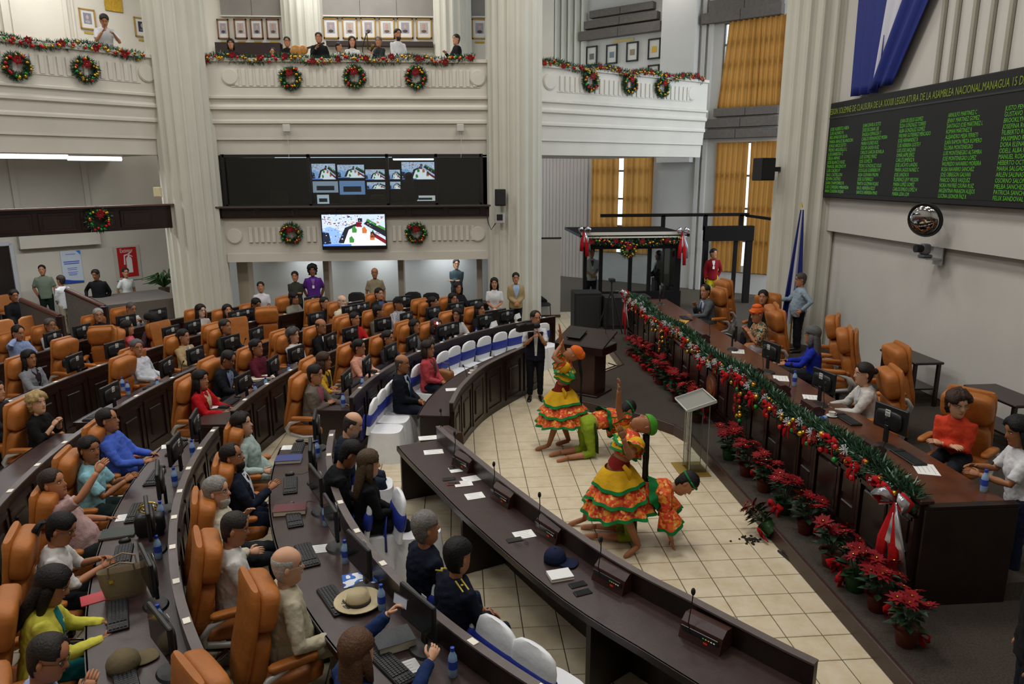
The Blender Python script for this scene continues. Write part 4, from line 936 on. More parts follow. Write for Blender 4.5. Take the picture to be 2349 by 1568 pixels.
# ---- fourth ring left
seat(4, (-5.750,9.780,1.260), 'blonde woman', 'blonde woman in black with lace collar resting chin on hands', eq=None, fem=True, top='#141314', kind='shirt', sleeve=.75, collar='#cfc5ae', hair='curly', hcol='#b59a68', sk=3, hp=4, hy=-20, lean=6, arms=('chin','chin'), pmat=pattern('blot',['#c9c2ad','#3a3733','#c9c2ad','#57524a'],22), pants='#cfc8b2')
seat(4, (-6.640,10.380,1.280), 'person at left frame edge', 'person in dark top cut off by the left frame edge', eq=dict(key=True), top='#2a2426', kind='shirt', sk=0, arms=('chin','desk'), lean=5, far=True)
# ---- second ring, right sector
seat(2, (-2.210,10.740,1.310), 'man in grey-brown jacket', 'man in grey-brown jacket and pink shirt with moustache', eq=dict(bot=.32,mouse_=True), top='#6f655c', kind='jacket', inner='#a3566c', hair='short', hcol='#15110f', glasses=1, sk=1, beard=None, hy=-6, hp=-4, arms=('desk','cross'), lean=6)
seat(2, (-2.260,11.720,1.260), 'woman in mustard top', 'woman in mustard yellow top with long brown hair', eq=dict(bot=.28), fem=True, top='#c99a2c', kind='shirt', sleeve=.7, inner='#33302e', hair='long', hcol='#3d261a', sk=2, hy=14, arms=('cross','desk'), lean=8)
seat(2, (-1.810,12.650,1.260), 'woman in peach cardigan', 'woman in peach cardigan and white top wearing glasses', eq=dict(), fem=True, top='#d99c86', kind='jacket', inner='#cfccca', hair='bun', hcol='#140f0e', glasses=1, sk=1, arms=('desk','desk'), hy=6, lean=6)
seat(2, (-1.370,13.350,1.260), 'woman in dotted blouse', 'woman in dark dotted blouse and glasses smiling', eq=dict(mic=True), fem=True, topmat=pattern('dot',['#b9aec0','#2c2533','#2c2533'],60), top='#2c2533', hair='bun', hcol='#1a1412', glasses=1, sk=1, arms=('desk','lap'), hy=4)
e5, A5, _ = seat(2, (-0.940,14.450,1.240), 'person filming with flash', 'person in grey top holding up a phone with bright flash', eq=dict(), fem=True, top='#74747a', hair='bob', hcol='#17120f', sk=2, arms=((.0,.40,.24),'desk'), elb=((-.7,0,-.7),None), hp=6, far=True)
seat(2, (-0.490,14.450,1.250), 'woman in maroon scarf', 'grey haired woman in maroon scarf and glasses', chair=True, eq=dict(bot=.3), fem=True, topmat=pattern('blot',['#5c2c34','#2b2427','#7a5a52'],16), top='#5c2c34', hair='bob', hcol='#3f3733', glasses=1, sk=3, arms=('desk','desk'), lean=4, far=True)
seat(2, (-0.050,15.590,1.250), 'woman in white jacket', 'woman in white jacket with dark bob turned aside', eq=dict(bot=.3,mic=True), fem=True, top='#cfcccb', kind='jacket', hair='bob', hcol='#17100e', sk=2, hy=-62, arms=('desk','desk'), lean=8, far=True)
seat(2, (0.440,16.140,1.260), 'smiling woman in black', 'smiling woman in black jacket with long black hair near the column', eq=dict(), fem=True, top='#17161a', kind='jacket', inner='#b9b6b8', hair='long', hcol='#120d0c', sk=1, hy=10, arms=('desk','desk'), far=True)
# ---- third ring, right sector
seat(3, (-3.920,10.750,1.260), 'woman in red blazer', 'woman in bright red blazer with black hair and white headband', eq=dict(mouse_=True,bot=-.3), fem=True, top='#b5121d', kind='jacket', inner='#cdbf9c', hair='long', hcol='#120e0d', sk=1, hy=-4, arms=('desk','desk'), pants='#b5121d', skirt=.6, lean=4)
seat(3, (-3.780,11.830,1.290), 'man in dark suit', 'balding man in dark navy suit looking down at desk', eq=dict(bot=.34), top='#15161d', kind='jacket', inner='#7c8aa6', hair='receding', hcol='#1c1715', sk=2, hp=-24, lean=10, arms=('desk','desk'))
seat(3, (-3.610,12.640,1.300), 'man in maroon shirt', 'man in maroon shirt with moustache and glasses', eq=dict(bot=.32,mic=True), top='#5a1a2a', hair='short', hcol='#12100f', glasses=1, sk=2, arms=('desk','desk'), hp=4)
seat(3, (-3.210,13.760,1.260), 'woman in white blouse', 'woman with curled grey hair in white blouse and pearls', eq=dict(mic=True), fem=True, top='#d6d2d4', kind='shirt', hair='curly', hcol='#4c4746', sk=0, arms=('lap','desk'), hy=4, hp=2)
seat(3, (-2.780,14.320,1.320), 'bald man with red tie', 'bald man in black suit with dark red tie', eq=dict(bot=.3), top='#131216', kind='jacket', inner='#d4d4d4', tie='#5a1320', hair='bald', hcol='#241d1a', glasses=1, sk=2, arms=('desk','desk'), hy=-4)
seat(3, (-2.250,15.290,1.260), 'woman in red sweater', 'woman in red sweater with short black hair', eq=dict(bot=-.3), fem=True, top='#c01f22', kind='shirt', hair='short', hcol='#110d0c', sk=1, arms=('desk','lap'), far=True)
seat(3, (-1.830,15.980,1.290), 'man in olive jacket', 'dark haired man in olive jacket looking to the right', eq=dict(), top='#5f5d52', kind='jacket', hair='short', hcol='#14100f', sk=2, hy=48, far=True, arms=('desk','lap'))
seat(3, (-1.460,16.880,1.300), 'man in flat cap', 'man in dark cap and checked shirt with grey moustache', eq=dict(), topmat=pattern('check',['#c9c6cc','#5d5a66'],55), top='#a3a1a8', hair='short', hcol='#2a2523', sk=2, hy=10, far=True, arms=('desk','desk'), hat=lambda MH,e,s: shell(MH,1.12,.01,1.03,.15,.006).box(MH @ Vector((0,.105,.165)),(.13,.09,.014),R=MH.to_3x3().normalized()).obj('cap', cloth('#17161a'), e, True))
seat(3, (-0.650,17.160,1.260), 'woman in dark green', 'woman in dark green jacket with pinned black hair at back', eq=dict(), fem=True, top='#1f2622', kind='jacket', hair='bun', hcol='#130f0e', sk=2, hy=30, far=True, arms=('desk','desk'))
seat(3, (-0.170,17.570,1.270), 'woman with lanyard', 'woman in black with glasses and blue lanyard', eq=dict(), fem=True, top='#16151a', kind='jacket', inner='#a9a4ac', hair='long', hcol='#140f0e', glasses=1, sk=1, far=True, arms=('desk','desk'), badge='#2b54b0')
# ---- fourth ring, right sector
seat(4, (-5.700,12.800,1.310), 'grey-haired man in white shirt', 'stout grey haired man in white shirt leaning back', eq=dict(bot=-.3), top='#c9ccd4', hair='short', hcol='#5d5a59', glasses=1, sk=1, hy=-26, lean=-6, arms=('rest','desk'), belly=.09, pants='#23262c')
seat(4, (-5.260,13.790,1.270), 'woman in beige jacket', 'woman in beige jacket over lilac print top', eq=dict(mic=True,bot=-.3), fem=True, top='#b09770', kind='jacket', inner=pattern('blot',['#8d87b0','#c9c6d2','#5b5782'],60), hair='bun', hcol='#15100f', sk=1, hy=2, arms=('rest','desk'))
seat(4, (-4.680,14.410,1.330), 'man in dark green suit', 'man in dark green suit and open white shirt', eq=dict(bot=.28), top='#232b29', kind='jacket', inner='#d9d9d6', hair='short', hcol='#2a2320', sk=2, hy=2, hp=4, arms=('desk','desk'))
seat(4, (-3.250,17.360,1.260), 'woman in black top', 'woman in plain black top with hair tied back', eq=dict(), fem=True, top='#17181d', kind='tee', sleeve=.9, hair='bun', hcol='#120e0d', sk=1, far=True, arms=('desk','desk'))
seat(4, (-2.800,17.210,1.320), 'bearded man in cream suit', 'white bearded man in cream suit with purple tie', eq=dict(), top='#cfc9b0', kind='jacket', inner='#dcdcdc', tie='#3d2b52', hair='bald', hcol='#a9a39b', beard='#c4bfb8', sk=5, far=True, arms=('desk','desk'))
seat(4, (-2.050,18.350,1.310), 'smiling man in dark suit', 'smiling young man in dark suit at the back', eq=dict(), top='#15161c', kind='jacket', inner='#4c567c', hair='short', hcol='#14100e', sk=0, far=True, arms=('desk','desk'))
seat(4, (-0.050,19.330,1.270), 'woman with curly hair', 'woman in black with long dark curls seated before the grey wall', chair=False, eq=None, fem=True, top='#17151a', kind='jacket', hair='long', hcol='#1c1210', sk=2, far=True, arms=('desk','desk'))
# ---- fifth and sixth rings
seat(5, (-7.270,12.340,1.260), 'woman in grey blazer', 'woman in grey blazer with black hair looking right', eq=dict(), fem=True, top='#84868c', kind='jacket', inner='#2b1f2a', hair='long', hcol='#100d0e', sk=2, hy=-6, arms=('lap','desk'))
seat(5, (-6.740,14.830,1.250), 'woman in coral jacket', 'dark haired woman in coral pink jacket seen from behind', face=30, eq=dict(), fem=True, top='#d35f66', kind='jacket', hair='bob', hcol='#17110f', sk=1, arms=('lap','desk'), hy=-20)
seat(5, (-6.460,15.390,1.290), 'person in plaid scarf', 'person with black hair and plaid scarf turned to neighbour', face=150, eq=dict(mic=True), fem=True, topmat=pattern('check',['#5a2430','#a89fa4','#332a33'],26), top='#5a2430', hair='afro', hcol='#0f0c0b', sk=2, arms=('rest','desk'), hy=20)
seat(5, (-5.870,16.550,1.270), 'woman in white jacket with glasses', 'woman in white jacket and glasses with long dark hair', eq=dict(), fem=True, top='#c9c4bf', kind='jacket', hair='long', hcol='#1e1512', glasses=1, sk=5, arms=('lap','desk'), far=True)
seat(5, (-5.280,16.540,1.250), 'woman looking up', 'woman in dark top looking up to the right', eq=dict(), fem=True, top='#23232b', hair='bob', hcol='#17110f', sk=1, hy=-20, hp=14, far=True, arms=('desk','lap'))
seat(5, (-4.750,17.090,1.300), 'man in black jacket', 'dark haired man in black jacket with glasses writing', eq=None, top='#141418', kind='jacket', hair='short', hcol='#100d0c', glasses=1, sk=2, hp=-20, far=True, arms=('desk','desk'))
seat(5, (-4.130,18.180,1.260), 'person behind monitor', 'person bending behind a monitor at the back row', eq=dict(bot=-.3), fem=True, top='#8f8c80', hair='bob', hcol='#171210', sk=1, hp=-14, hy=20, far=True, arms=('desk','desk'))
seat(6, (-8.540,14.320,1.300), 'man on the phone', 'man in light blue shirt holding phone to his ear', eq=dict(), top='#93a4cf', hair='receding', hcol='#15110f', sk=1, hp=-14, arms=('desk','ear'), elb=(None,(.8,.1,-.6)), belly=.05)
seat(6, (-8.320,15.000,1.300), 'man in white shirt with glasses', 'grey haired man in white shirt and glasses by the stair', eq=dict(), top='#d2d2d4', hair='short', hcol='#57514d', glasses=1, beard='#77706a', sk=2, hy=-10, arms=('cross','clasp'))
seat(6, (-7.850,16.030,1.310), 'white-haired man in dark shirt', 'white haired man in dark navy shirt in profile', eq=dict(), top='#191d29', hair='short', hcol='#a3a09c', glasses=1, sk=1, hy=-30, arms=('desk','desk'))
seat(6, (-7.480,16.820,1.300), 'man with clasped hands', 'man in white shirt resting chin on clasped hands', eq=dict(), top='#cfcfcf', hair='buzz', hcol='#55504c', glasses=1, sk=1, lean=12, hp=-10, arms=('chin','chin'))
person('man in black jacket with white emblem seated at far left', (-11.150,18.750,1.350), 320, top='#131318', kind='jacket', hair='short', hcol='#131110', sk=2, arms=('clasp','lap'), pants='#39506e', far=True, hp=-8)
# ---- vacant chairs
vacant(4, (-5.760,11.930,1.200), 'with two bottles before it', eq=dict(bot=.34,mic=True))
vacant(5, (-7.430,13.440,1.200), 'left of the stair wall', eq=dict(bot=-.34))
vacant(5, (-7.100,14.630,1.200), 'turned sideways below white-haired man', face=-75)
vacant(4, (-5.130,14.570,1.200), 'left of man in dark green suit')
vacant(4, (-4.560,14.960,1.200), 'turned away right of man in dark green suit', face=125)
vacant(4, (-4.390,16.450,1.200), 'with visible armrest in fourth ring', face=-72, eq=dict())
vacant(4, (-4.400,17.770,1.200), 'right of man in black jacket')
vacant(3, (-3.620,13.760,1.200), 'between man in maroon shirt and woman in white blouse')
vacant(3, (-2.650,15.240,1.200), 'between bald man with red tie and woman in red sweater', eq=None)
vacant(2, (-1.310,14.460,1.200), 'between dotted blouse and flash phone')
vacant(4, (-3.620,17.310,1.200), 'left of woman in black top', eq=dict())
vacant(3, (-1.080,17.180,1.200), 'right of man in flat cap')
# ================================================================ FRONT ROW GUESTS ON WHITE CHAIRS
def wchair(P, face, label):
    R = math.hypot(P[0]-CX,P[1]-CY)
    if R > 7.42: P = (CX+(P[0]-CX)*7.42/R, CY+(P[1]-CY)*7.42/R)
    place(BC, USED, (P[0],P[1],0), RAD(face-90), label, 'chair', 'white covered chairs with blue sash')
def guest(P, short, label, face=None, **kw):
    f = inw(P[0],P[1]) if face is None else face; e,A,MH = person(label, P, f, **kw); fv = Vector((math.cos(RAD(f)),math.sin(RAD(f)),0)); wchair((e.location.x-fv.x*.05,e.location.y-fv.y*.05), f, 'white covered chair under '+short); return e,A,MH
guest((-1.280,8.420,1.300), 'bald man in navy suit', 'bald bearded man in dark navy suit looking down at phone', top='#1a2334', kind='jacket', collar='#d8d8d8', hair='bald', hcol='#3a3430', beard='#8b857f', glasses=2, sk=3, hp=-22, lean=6, arms=('front','front'), pants='#1a2334')
guest((-1.150,7.520,1.270), 'man in black suit', 'dark haired man in black suit bending over his phone', top='#0f1015', kind='jacket', hair='short', hcol='#0d0b0b', sk=2, hp=-30, lean=18, arms=('front','front'), pants='#151a29')
guest((-0.990,7.240,1.270), 'woman with long brown hair', 'woman with long brown hair in black suit on front row', fem=True, top='#0e0e11', kind='jacket', hair='long', hcol='#4e3b28', sk=3, hp=-6, lean=4, arms=('clasp','clasp'), pants='#111116')
guest((-0.340,5.680,1.310), 'grey-haired officer', 'grey haired officer in navy uniform on front row', top='#121829', kind='jacket', collar='#cfd2da', hair='short', hcol='#77736f', sk=1, hy=-4, lean=2, arms=('clasp','clasp'), pants='#182440', belly=.03)
eo,Ao,_ = guest((-0.060,5.190,1.310), 'dark-haired officer', 'dark haired officer in navy uniform with yellow shoulder straps', top='#101526', kind='jacket', hair='short', hcol='#0f0c0b', sk=1, hy=8, lean=6, arms=('clasp','clasp'), pants='#141a30', belly=.03)
for k in (-1,1):
    m = MB()
    for q in (-.025,.025): m.box(Ao[k][0]+Vector((k*-.035,-.03+q,.082)),(.11,.010,.008),R=Matrix.Rotation(RAD(k*22),3,'Y'))
    m.ell(Ao[k][0]+Vector((k*-.035,-.03,.085)),(.012,.012,.006),8,4); m.obj('epaulette', M('#b9a43a',.5), eo)
guest((-0.940,11.290,1.300), 'bald man with blue tie', 'bald man in dark suit and blue tie with clasped hands', top='#11141f', kind='jacket', inner='#a9b6cc', tie='#2c4a70', hair='bald', hcol='#4a4441', sk=2, hy=4, hp=-6, lean=0, arms=('clasp','clasp'), pants='#131827')
guest((-0.580,12.390,1.270), 'woman in coral jacket', 'woman in coral jacket with patterned scarf beside tan handbag', fem=True, top='#b8464e', kind='jacket', inner=pattern('check',['#4a3320','#a07c3c','#2a221c'],40), hair='bob', hcol='#2a1f1b', glasses=1, sk=1, hy=-4, arms=('clasp','clasp'), pants='#161b28')
for P, nm in (((1.260,15.550,0.900),'farthest white chair but one beside the cameraman'),((0.910,15.250,0.900),'third white chair from the cameraman'),((0.610,14.830,0.900),'fourth white chair from the cameraman'),((0.290,14.400,0.900),'fifth white chair from the cameraman'),((0.020,13.940,0.900),'sixth white chair from the cameraman'),((-0.270,13.520,0.900),'white chair two places right of woman in coral jacket'),((-0.440,13.080,0.900),'white chair next to woman in coral jacket'),((-1.290,11.200,0.900),'empty white chair next to bald man with blue tie'),((-1.420,10.680,0.900),'second empty white chair left of bald man with blue tie'),((-1.540,10.230,0.900),'empty white chair at the end beside the aisle'),((1.540,15.820,0.900),'white chair hidden behind the cameraman')):
    f = inw(P[0],P[1]); wchair((P[0]+math.cos(RAD(f))*.28,P[1]+math.sin(RAD(f))*.28), f, nm)
for P, nm in (((-0.710,6.970,0.850),'empty white chair between woman with brown hair and officer'),((0.130,4.610,0.800),'empty white chair right of dark-haired officer'),((0.350,4.280,0.700),'white chair at the bottom frame edge')):
    f = inw(P[0],P[1]); wchair((P[0]+math.cos(RAD(f))*.2,P[1]+math.sin(RAD(f))*.2), f, nm)


# ================================================================ DAIS DESK
DX = 4.12
DTOP = M('#5c3320', .28, 0, .03, 25, .35, 4, .5, key='dais_desk_top_wood')
dd = empty('dais_desk', (4.5,11.2,.165), label='long dark wooden dais desk hung with a christmas garland', cat='desk')
y0, y1 = 5.72, 17.0; L = y1-y0
def dbox(c, d, mat, nm, bev=0): return MB().box((c[0]-4.5,c[1]-11.2,c[2]-.165),d,bev=bev).obj(nm, mat, dd)
dbox((DX+.04,(y0+y1)/2,.69),(.08,L,1.04),WOOD,'front_panel'); dbox((DX+.05,(y0+y1)/2,1.205),(.14,L+.06,.045),M('#3b221c',.3,0,.03,25,.3,4),'counter_ledge',.01)
dbox((DX+.50,(y0+y1)/2,1.115),(.80,L,.04),DTOP,'worktop'); dbox((DX+.48,y0,.65),(.9,.08,.97),WOOD,'end_panel',.01); dbox((DX+.48,y0,1.15),(.9,.085,.03),WOOD,'end_cap'); dbox((DX+.48,y1,.65),(.9,.08,.97),WOOD,'end_panel')
dbox((DX-.015,(y0+y1)/2,.25),(.05,L,.17),WOODRED,'plinth')
n = 12; pw = L/n
for i in range(n):
    yc = y0+(i+.5)*pw; m = MB()
    for s_ in (-1,1): m.box((DX-4.5-.012,yc+s_*pw*.47-11.2,.70-.165),(.045,.05,.66))
    for z in (.39,1.02): m.box((DX-4.5-.012,yc-11.2,z-.165),(.045,pw*.94,.05))
    m.box((DX-4.5-.012,yc-pw*.10-11.2,.70-.165),(.045,.05,.66))
    m.obj('panel_frame', WOODRED, dd)
    dbox((DX-.008,yc+pw*.19,.70),(.04,pw*.42,.50),WOOD,'raised_panel',.014)
    for z in (.54,.86): dbox((DX-.008,yc-pw*.29,z),(.04,pw*.24,.24),WOOD,'raised_panel',.012)
c = (4.070,11.000,0.720); sm_ = MB(); sm_.tube([(.0,0,0),(-.03,0,0)],[.22,.215],24); se = sm_.obj('round_emblem', M('#6b3a20',.4,0,.4,40,.3,20), loc=(DX-.035,c[1],c[2])); tag(se, 'round carved wooden emblem on the dais desk front', 'emblem'); MB().tube([(-.03,0,0),(-.045,0,0)],[.15,.14],20).obj('inner_ring', M('#7a4526',.4,0,.4,60), se); MB().tube([(-.045,0,-.02),(-.055,0,-.02)],[.08,.02],3).obj('triangle', M('#8a5a2c',.4), se)
fl2 = MB().box((6.2,11.45,.26),(3.95,11.5,.19)).obj('dais_upper_step', CARPET); struct(fl2, 'upper carpeted step of the dais behind the desk', 'platform')
# ---- people and chairs on the dais
def dseat(P, short, label, face=180, dx=0, chair=True, **kw):
    e,A,MH = person(label, P, face, seatz=.355, group='officials at the dais desk', **kw)
    if chair: fv = Vector((math.cos(RAD(face)),math.sin(RAD(face)),0)); ochair(e.location.x-fv.x*.07+dx, e.location.y-fv.y*.07, face, 'large orange leather chair of '+short, 'dais chairs', .355, s=1.08)
    return e,A,MH
dseat((5.500,15.610,1.690), 'man in grey suit', 'man in grey suit and navy tie covering his mouth', 190, top='#565a60', kind='jacket', inner='#aab4c8', tie='#17244a', hair='receding', hcol='#1c1715', sk=1, hy=22, lean=12, arms=('desk','chin'), pants='#4c5056')
dseat((6.450,14.700,1.690), 'man in black jacket', 'man in black jacket looking over his shoulder at the dais', 215, top='#141518', kind='jacket', hair='short', hcol='#14100f', sk=1, hy=20, arms=('lap','lap'))
dseat((5.570,12.960,1.670), 'person with orange headwrap', 'person with orange headwrap and camouflage shirt, hand at mouth', 178, topmat=pattern('blot',['#2f5a48','#b5652f','#8aa08a','#27362c','#c2825a'],12), top='#3b5a48', kind='tee', pants='#a39a9c', hair='none', sk=1, glasses=1, lean=14, hp=-8, hy=12, arms=('chin','chin'), hat=lambda MH,e,s: shell(MH,1.13,-.005,1.06,.128).ell(MH @ Vector((0,-.02,.225)),(.085,.09,.05),14,7).tube([MH @ Vector((-.08,-.02,.15)),MH @ Vector((-.04,.085,.165)),MH @ Vector((.04,.085,.175)),MH @ Vector((.085,-.02,.19))],.022,8).obj('headwrap', cloth('#d9622a'), e, True))
dseat((5.780,11.140,1.660), 'grey-haired woman in blue', 'woman with long grey hair in royal blue top', 150, fem=True, top='#1c2fa0', kind='shirt', hair='long', hcol='#5b5a5c', glasses=1, sk=1, hy=-10, lean=6, arms=('desk','desk'), dx=.35)
dseat((5.350,8.860,1.650), 'woman in white cardigan', 'woman in fluffy white cardigan and black scarf at dais', 165, fem=True, top='#cfcbc6', kind='jacket', inner='#d9d9dc', hair='bun', hcol='#241c19', glasses=2, sk=3, hy=6, lean=12, arms=('desk','desk'))
dseat((5.670,7.470,1.670), 'woman in orange blouse', 'smiling woman in orange blouse with black jacket on shoulder', 215, fem=True, top='#d5452a', kind='shirt', collar='#d5452a', hair='curly', hcol='#3d2a20', glasses=2, sk=3, hy=48, hp=-8, lean=16, arms=('cross','cross'))
for P, f, nm in (((6.290,16.070,1.650),190,'beside man in grey suit, facing the hall'),((6.600,11.590,1.650),150,'pushed against the wall, farther of the pair'),((6.260,10.580,1.650),155,'nearer of the pair behind grey-haired woman'),((6.420,9.490,1.650),170,'turned away behind woman in white cardigan'),((6.030,12.760,1.650),165,'behind person with orange headwrap, upright back')):
    ochair(P[0]+math.cos(RAD(f))*.33, P[1]+math.sin(RAD(f))*.33, f, 'large orange leather chair '+nm, 'dais chairs', .355, s=1.12)
person('woman in white polo and dark jeans standing at the desk end', (5.220,6.070,1.860), 160, 'stand', seatz=.165, fem=True, top='#d6d6da', kind='tee', pants='#1a2038', hair='bob', hcol='#100d10', sk=2, hp=-14, hy=10, lean=6, arms=((-.10,.36,-.22),(-.06,.34,-.20)))
person('grey haired man in light blue shirt standing by the flag', (7.180,14.570,2.060), 170, 'stand', seatz=.355, top='#8fa0ae', kind='shirt', pants='#15171f', hair='short', hcol='#4a4644', glasses=1, sk=1, hp=-6, arms=('hip',(-.05,.42,-.22)), belly=.05)
person('photographer in dark clothes at the lower right frame edge', (3.980,4.130,1.700), 150, 'stand', seatz=.0, top='#14151b', kind='jacket', pants='#161a26', hair='short', hcol='#0e0c0c', sk=1, arms=('side','side'))
# ---- things on the dais desk
ZD = 1.135
def dput(proto, P, rz, label, cat, group): return put(proto, P[0], P[1], ZD, rz, label, cat, group)
for px, nm, rz in (((5.110,16.320,1.200),'far end of the dais desk, left of man in grey suit',80),((4.870,11.760,1.150),'dais place of the headwrap person',70),((4.960,10.320,1.150),'dais place before grey-haired woman',100),((4.880,8.700,1.150),'dais place before woman in white cardigan',100),((4.830,7.210,1.150),'dais place before woman in orange blouse',105)):
    dput(MON, (min(max(px[0],DX+.3),DX+.6),min(px[1],16.6)), rz, 'black monitor at '+nm, 'monitor', 'dais monitors')
for px, nm in (((4.750,10.150,1.100),'between headwrap person and grey-haired woman'),((4.790,9.260,1.100),'beside blue capped bottle'),((4.910,8.320,1.100),'before woman in white cardigan'),((4.860,7.010,1.100),'nearest, before woman in orange blouse'),((4.760,12.480,1.100),'near the yellow envelope')):
    dput(CON, (DX+.28,px[1]), 90, 'wooden dais console '+nm, 'console', 'dais consoles')
for px, nm in (((5.070,8.100,1.000),'before woman in white cardigan'),((5.040,6.870,1.000),'at the near end of the dais desk'),((4.810,14.540,1.000),'at the far end of the dais desk')):
    dput(KEY, (DX+.62,px[1]), 90, 'black keyboard '+nm, 'keyboard', 'dais keyboards')
q = (4.760,9.580,1.000); dput(BOT, q, 0, 'blue capped water bottle between two dais consoles', 'bottle', 'water bottles on the dais'); q = (4.940,6.380,1.000); dput(BOT, (4.95,6.02), 0, 'water bottle at the near corner of the dais desk', 'bottle', 'water bottles on the dais')
b2 = put(BOT, DX+.35, (4.860,8.120,1.000)[1], ZD+.034, 0, 'water bottle lying on its side on the dais desk', 'bottle', 'water bottles on the dais'); b2.rotation_euler = (RAD(90),0,RAD(-60))
def cup(P, label, saucer=True, col='#e4e2dc'):
    e = empty('coffee_cup', P, 0, label, 'cup'); MB().lathe([(.022,0),(.036,.03),(.04,.06),(.037,.06),(.03,.02)],14).obj('bowl', M(col,.3), e, 50); MB().tube([(.038,0,.05),(.06,0,.04),(.055,0,.02),(.033,0,.018)],.005,6).obj('handle', M(col,.3), e)
    if saucer: MB().lathe([(.03,-.012),(.07,0),(.068,.003),(.03,-.006)],18,c=(0,0,.012)).obj('saucer', M(col,.3), e, 50)
    return e
cup((DX+.5,(5.160,8.250,1.000)[1],ZD), 'white coffee cup beside the bottle lying on the dais desk'); cup((0.190,12.050,0.750), 'white coffee cup on saucer on the front table'); 
g_ = MB().lathe([(.03,0),(.036,.09),(.034,.09),(.028,.004)],14).obj('paper_cup', M('#dedede',.6,alpha=.9), loc=(0.260,12.210,0.750)); tag(g_, 'clear plastic cup next to the coffee cup', 'cup')
flat('envelope', DX+.42, (5.000,14.210,1.000)[1], ZD, 60, .36, .26, .012, M('#c99a35',.6,0,.2,20), 'yellow padded envelope on the dais desk', 'envelope')
for px, nm, w_ in (((5.190,11.650,1.000),'before the headwrap person',.30),((5.380,9.970,1.000),'with blue print before grey-haired woman',.30),((5.300,9.030,1.000),'before woman in white cardigan',.22),((5.190,6.570,1.000),'under the hand of the woman in white polo',.30)):
    paper((min(max(px[0],DX+.45),DX+.62),max(px[1],5.95),ZD), 70, 'white papers '+nm, w_, .21)
# side tables behind
for P, nm in (((7.55,11.2),'behind the turned orange chair'),((7.5,9.0),'behind woman in orange blouse')):
    e = empty('side_table', (P[0],P[1],.355), 0, 'dark wooden side table '+nm, 'table', 'side tables'); MB().box((0,0,.74),(.5,1.0,.04),bev=.01).obj('table_top', WOODRED, e); MB().box((0,0,.3),(.42,.9,.03)).obj('shelf', WOODRED, e)
    for x in (-.2,.2):
        for y in (-.44,.44): MB().box((x,y,.36),(.05,.05,.72)).obj('leg', WOODRED, e)

# ================================================================ ARENA
# wooden lectern
lx, ly = 2.30, 12.75; le = empty('wooden_lectern', (lx,ly,.0), RAD(-38), 'large dark wooden lectern with sloped top on the dais corner', 'lectern')
MB().box((0,0,.10),(.82,.62,.2),bev=.01).obj('plinth', WOODRED, le); MB().box((0,0,.62),(.62,.46,.9),bev=.012).obj('body', M('#3c241c',.45,0,.05,30,.3,5), le); MB().box((0,0,1.02),(.98,.6,.16),bev=.012).obj('upper_case', WOODRED, le)
m = MB(); m.box((0,.0,1.19),(1.0,.62,.035),R=Matrix.Rotation(RAD(20),3,'X'),bev=.008); m.obj('sloped_top', M('#241513',.25), le); MB().box((-.18,-.02,1.235),(.28,.3,.02),R=Matrix.Rotation(RAD(20),3,'X')).obj('inset_screen', M('#15171b',.15), le)
MB().tube([(.3,.2,1.25),(.3,.2,1.5),(.27,.05,1.6)],.005,6).obj('gooseneck', BLACKM, le)
# acrylic lectern
AC = glass_mat('#f4f7f6', key='acrylic', a=.03); ACE = M('#b9c0bc',.2,key='acrylic_edge'); ax_, ay_ = 3.23, 9.35
ae = empty('acrylic_lectern', (ax_,ay_,0), RAD(90), 'clear acrylic lectern on a flat gold base plate', 'lectern')
MB().box((0,.0,.008),(.52,.42,.016),bev=.003).obj('base_plate', M('#a88a3c',.35,.4), ae)
for x in (-.13,.13): MB().box((x,-.05,.5),(.012,.26,.98)).obj('side_pane', AC, ae)
MB().box((0,.06,.5),(.25,.012,.98)).obj('front_pane', AC, ae)
m = MB(); Rt = Matrix.Rotation(RAD(-18),3,'X'); m.box((0,-.02,1.02),(.56,.42,.014),R=Rt); m.obj('reading_top', M('#8e8d86',.3,alpha=.75), ae)
for s_ in (-1,1): MB().box(Vector((0,-.02,1.02))+Rt @ Vector((s_*.28,0,.02)),(.012,.42,.04),R=Rt).obj('rim', ACE, ae); MB().box(Vector((0,-.02,1.02))+Rt @ Vector((0,s_*.21,.02)),(.56,.012,.02),R=Rt).obj('rim', ACE, ae); MB().box((s_*.13,-.18,.5),(.012,.008,.98)).obj('edge', ACE, ae); MB().box((s_*.13,.07,.5),(.014,.008,.98)).obj('edge', ACE, ae)
# cameraman
e,A,MH = person('cameraman in dark vest and white polo shouldering a video camera', (1.370,12.820,1.690), 268, 'stand', top='#cfd2d8', kind='tee', vest='#141826', pants='#10121a', hair='receding', hcol='#14100f', glasses=1, sk=1, hy=28, arms=((-.12,.22,-.02),(-.10,.26,-.08)), curl=(.9,.9))
cm = empty('video_camera', (1.16,12.55,1.44), RAD(-60), 'black shoulder video camera held by the cameraman', 'camera'); MB().box((0,0,0),(.12,.34,.14),bev=.015).obj('body', BLACKP, cm); MB().tube([(0,.16,0),(0,.30,0)],[.045,.055],12).obj('lens', BLACKM, cm, 50); MB().box((0,.05,.10),(.04,.2,.03),bev=.01).obj('handle', BLACKP, cm); MB().tube([(.05,-.1,.06),(.12,-.05,.1)],.02,8).obj('viewfinder', BLACKP, cm)
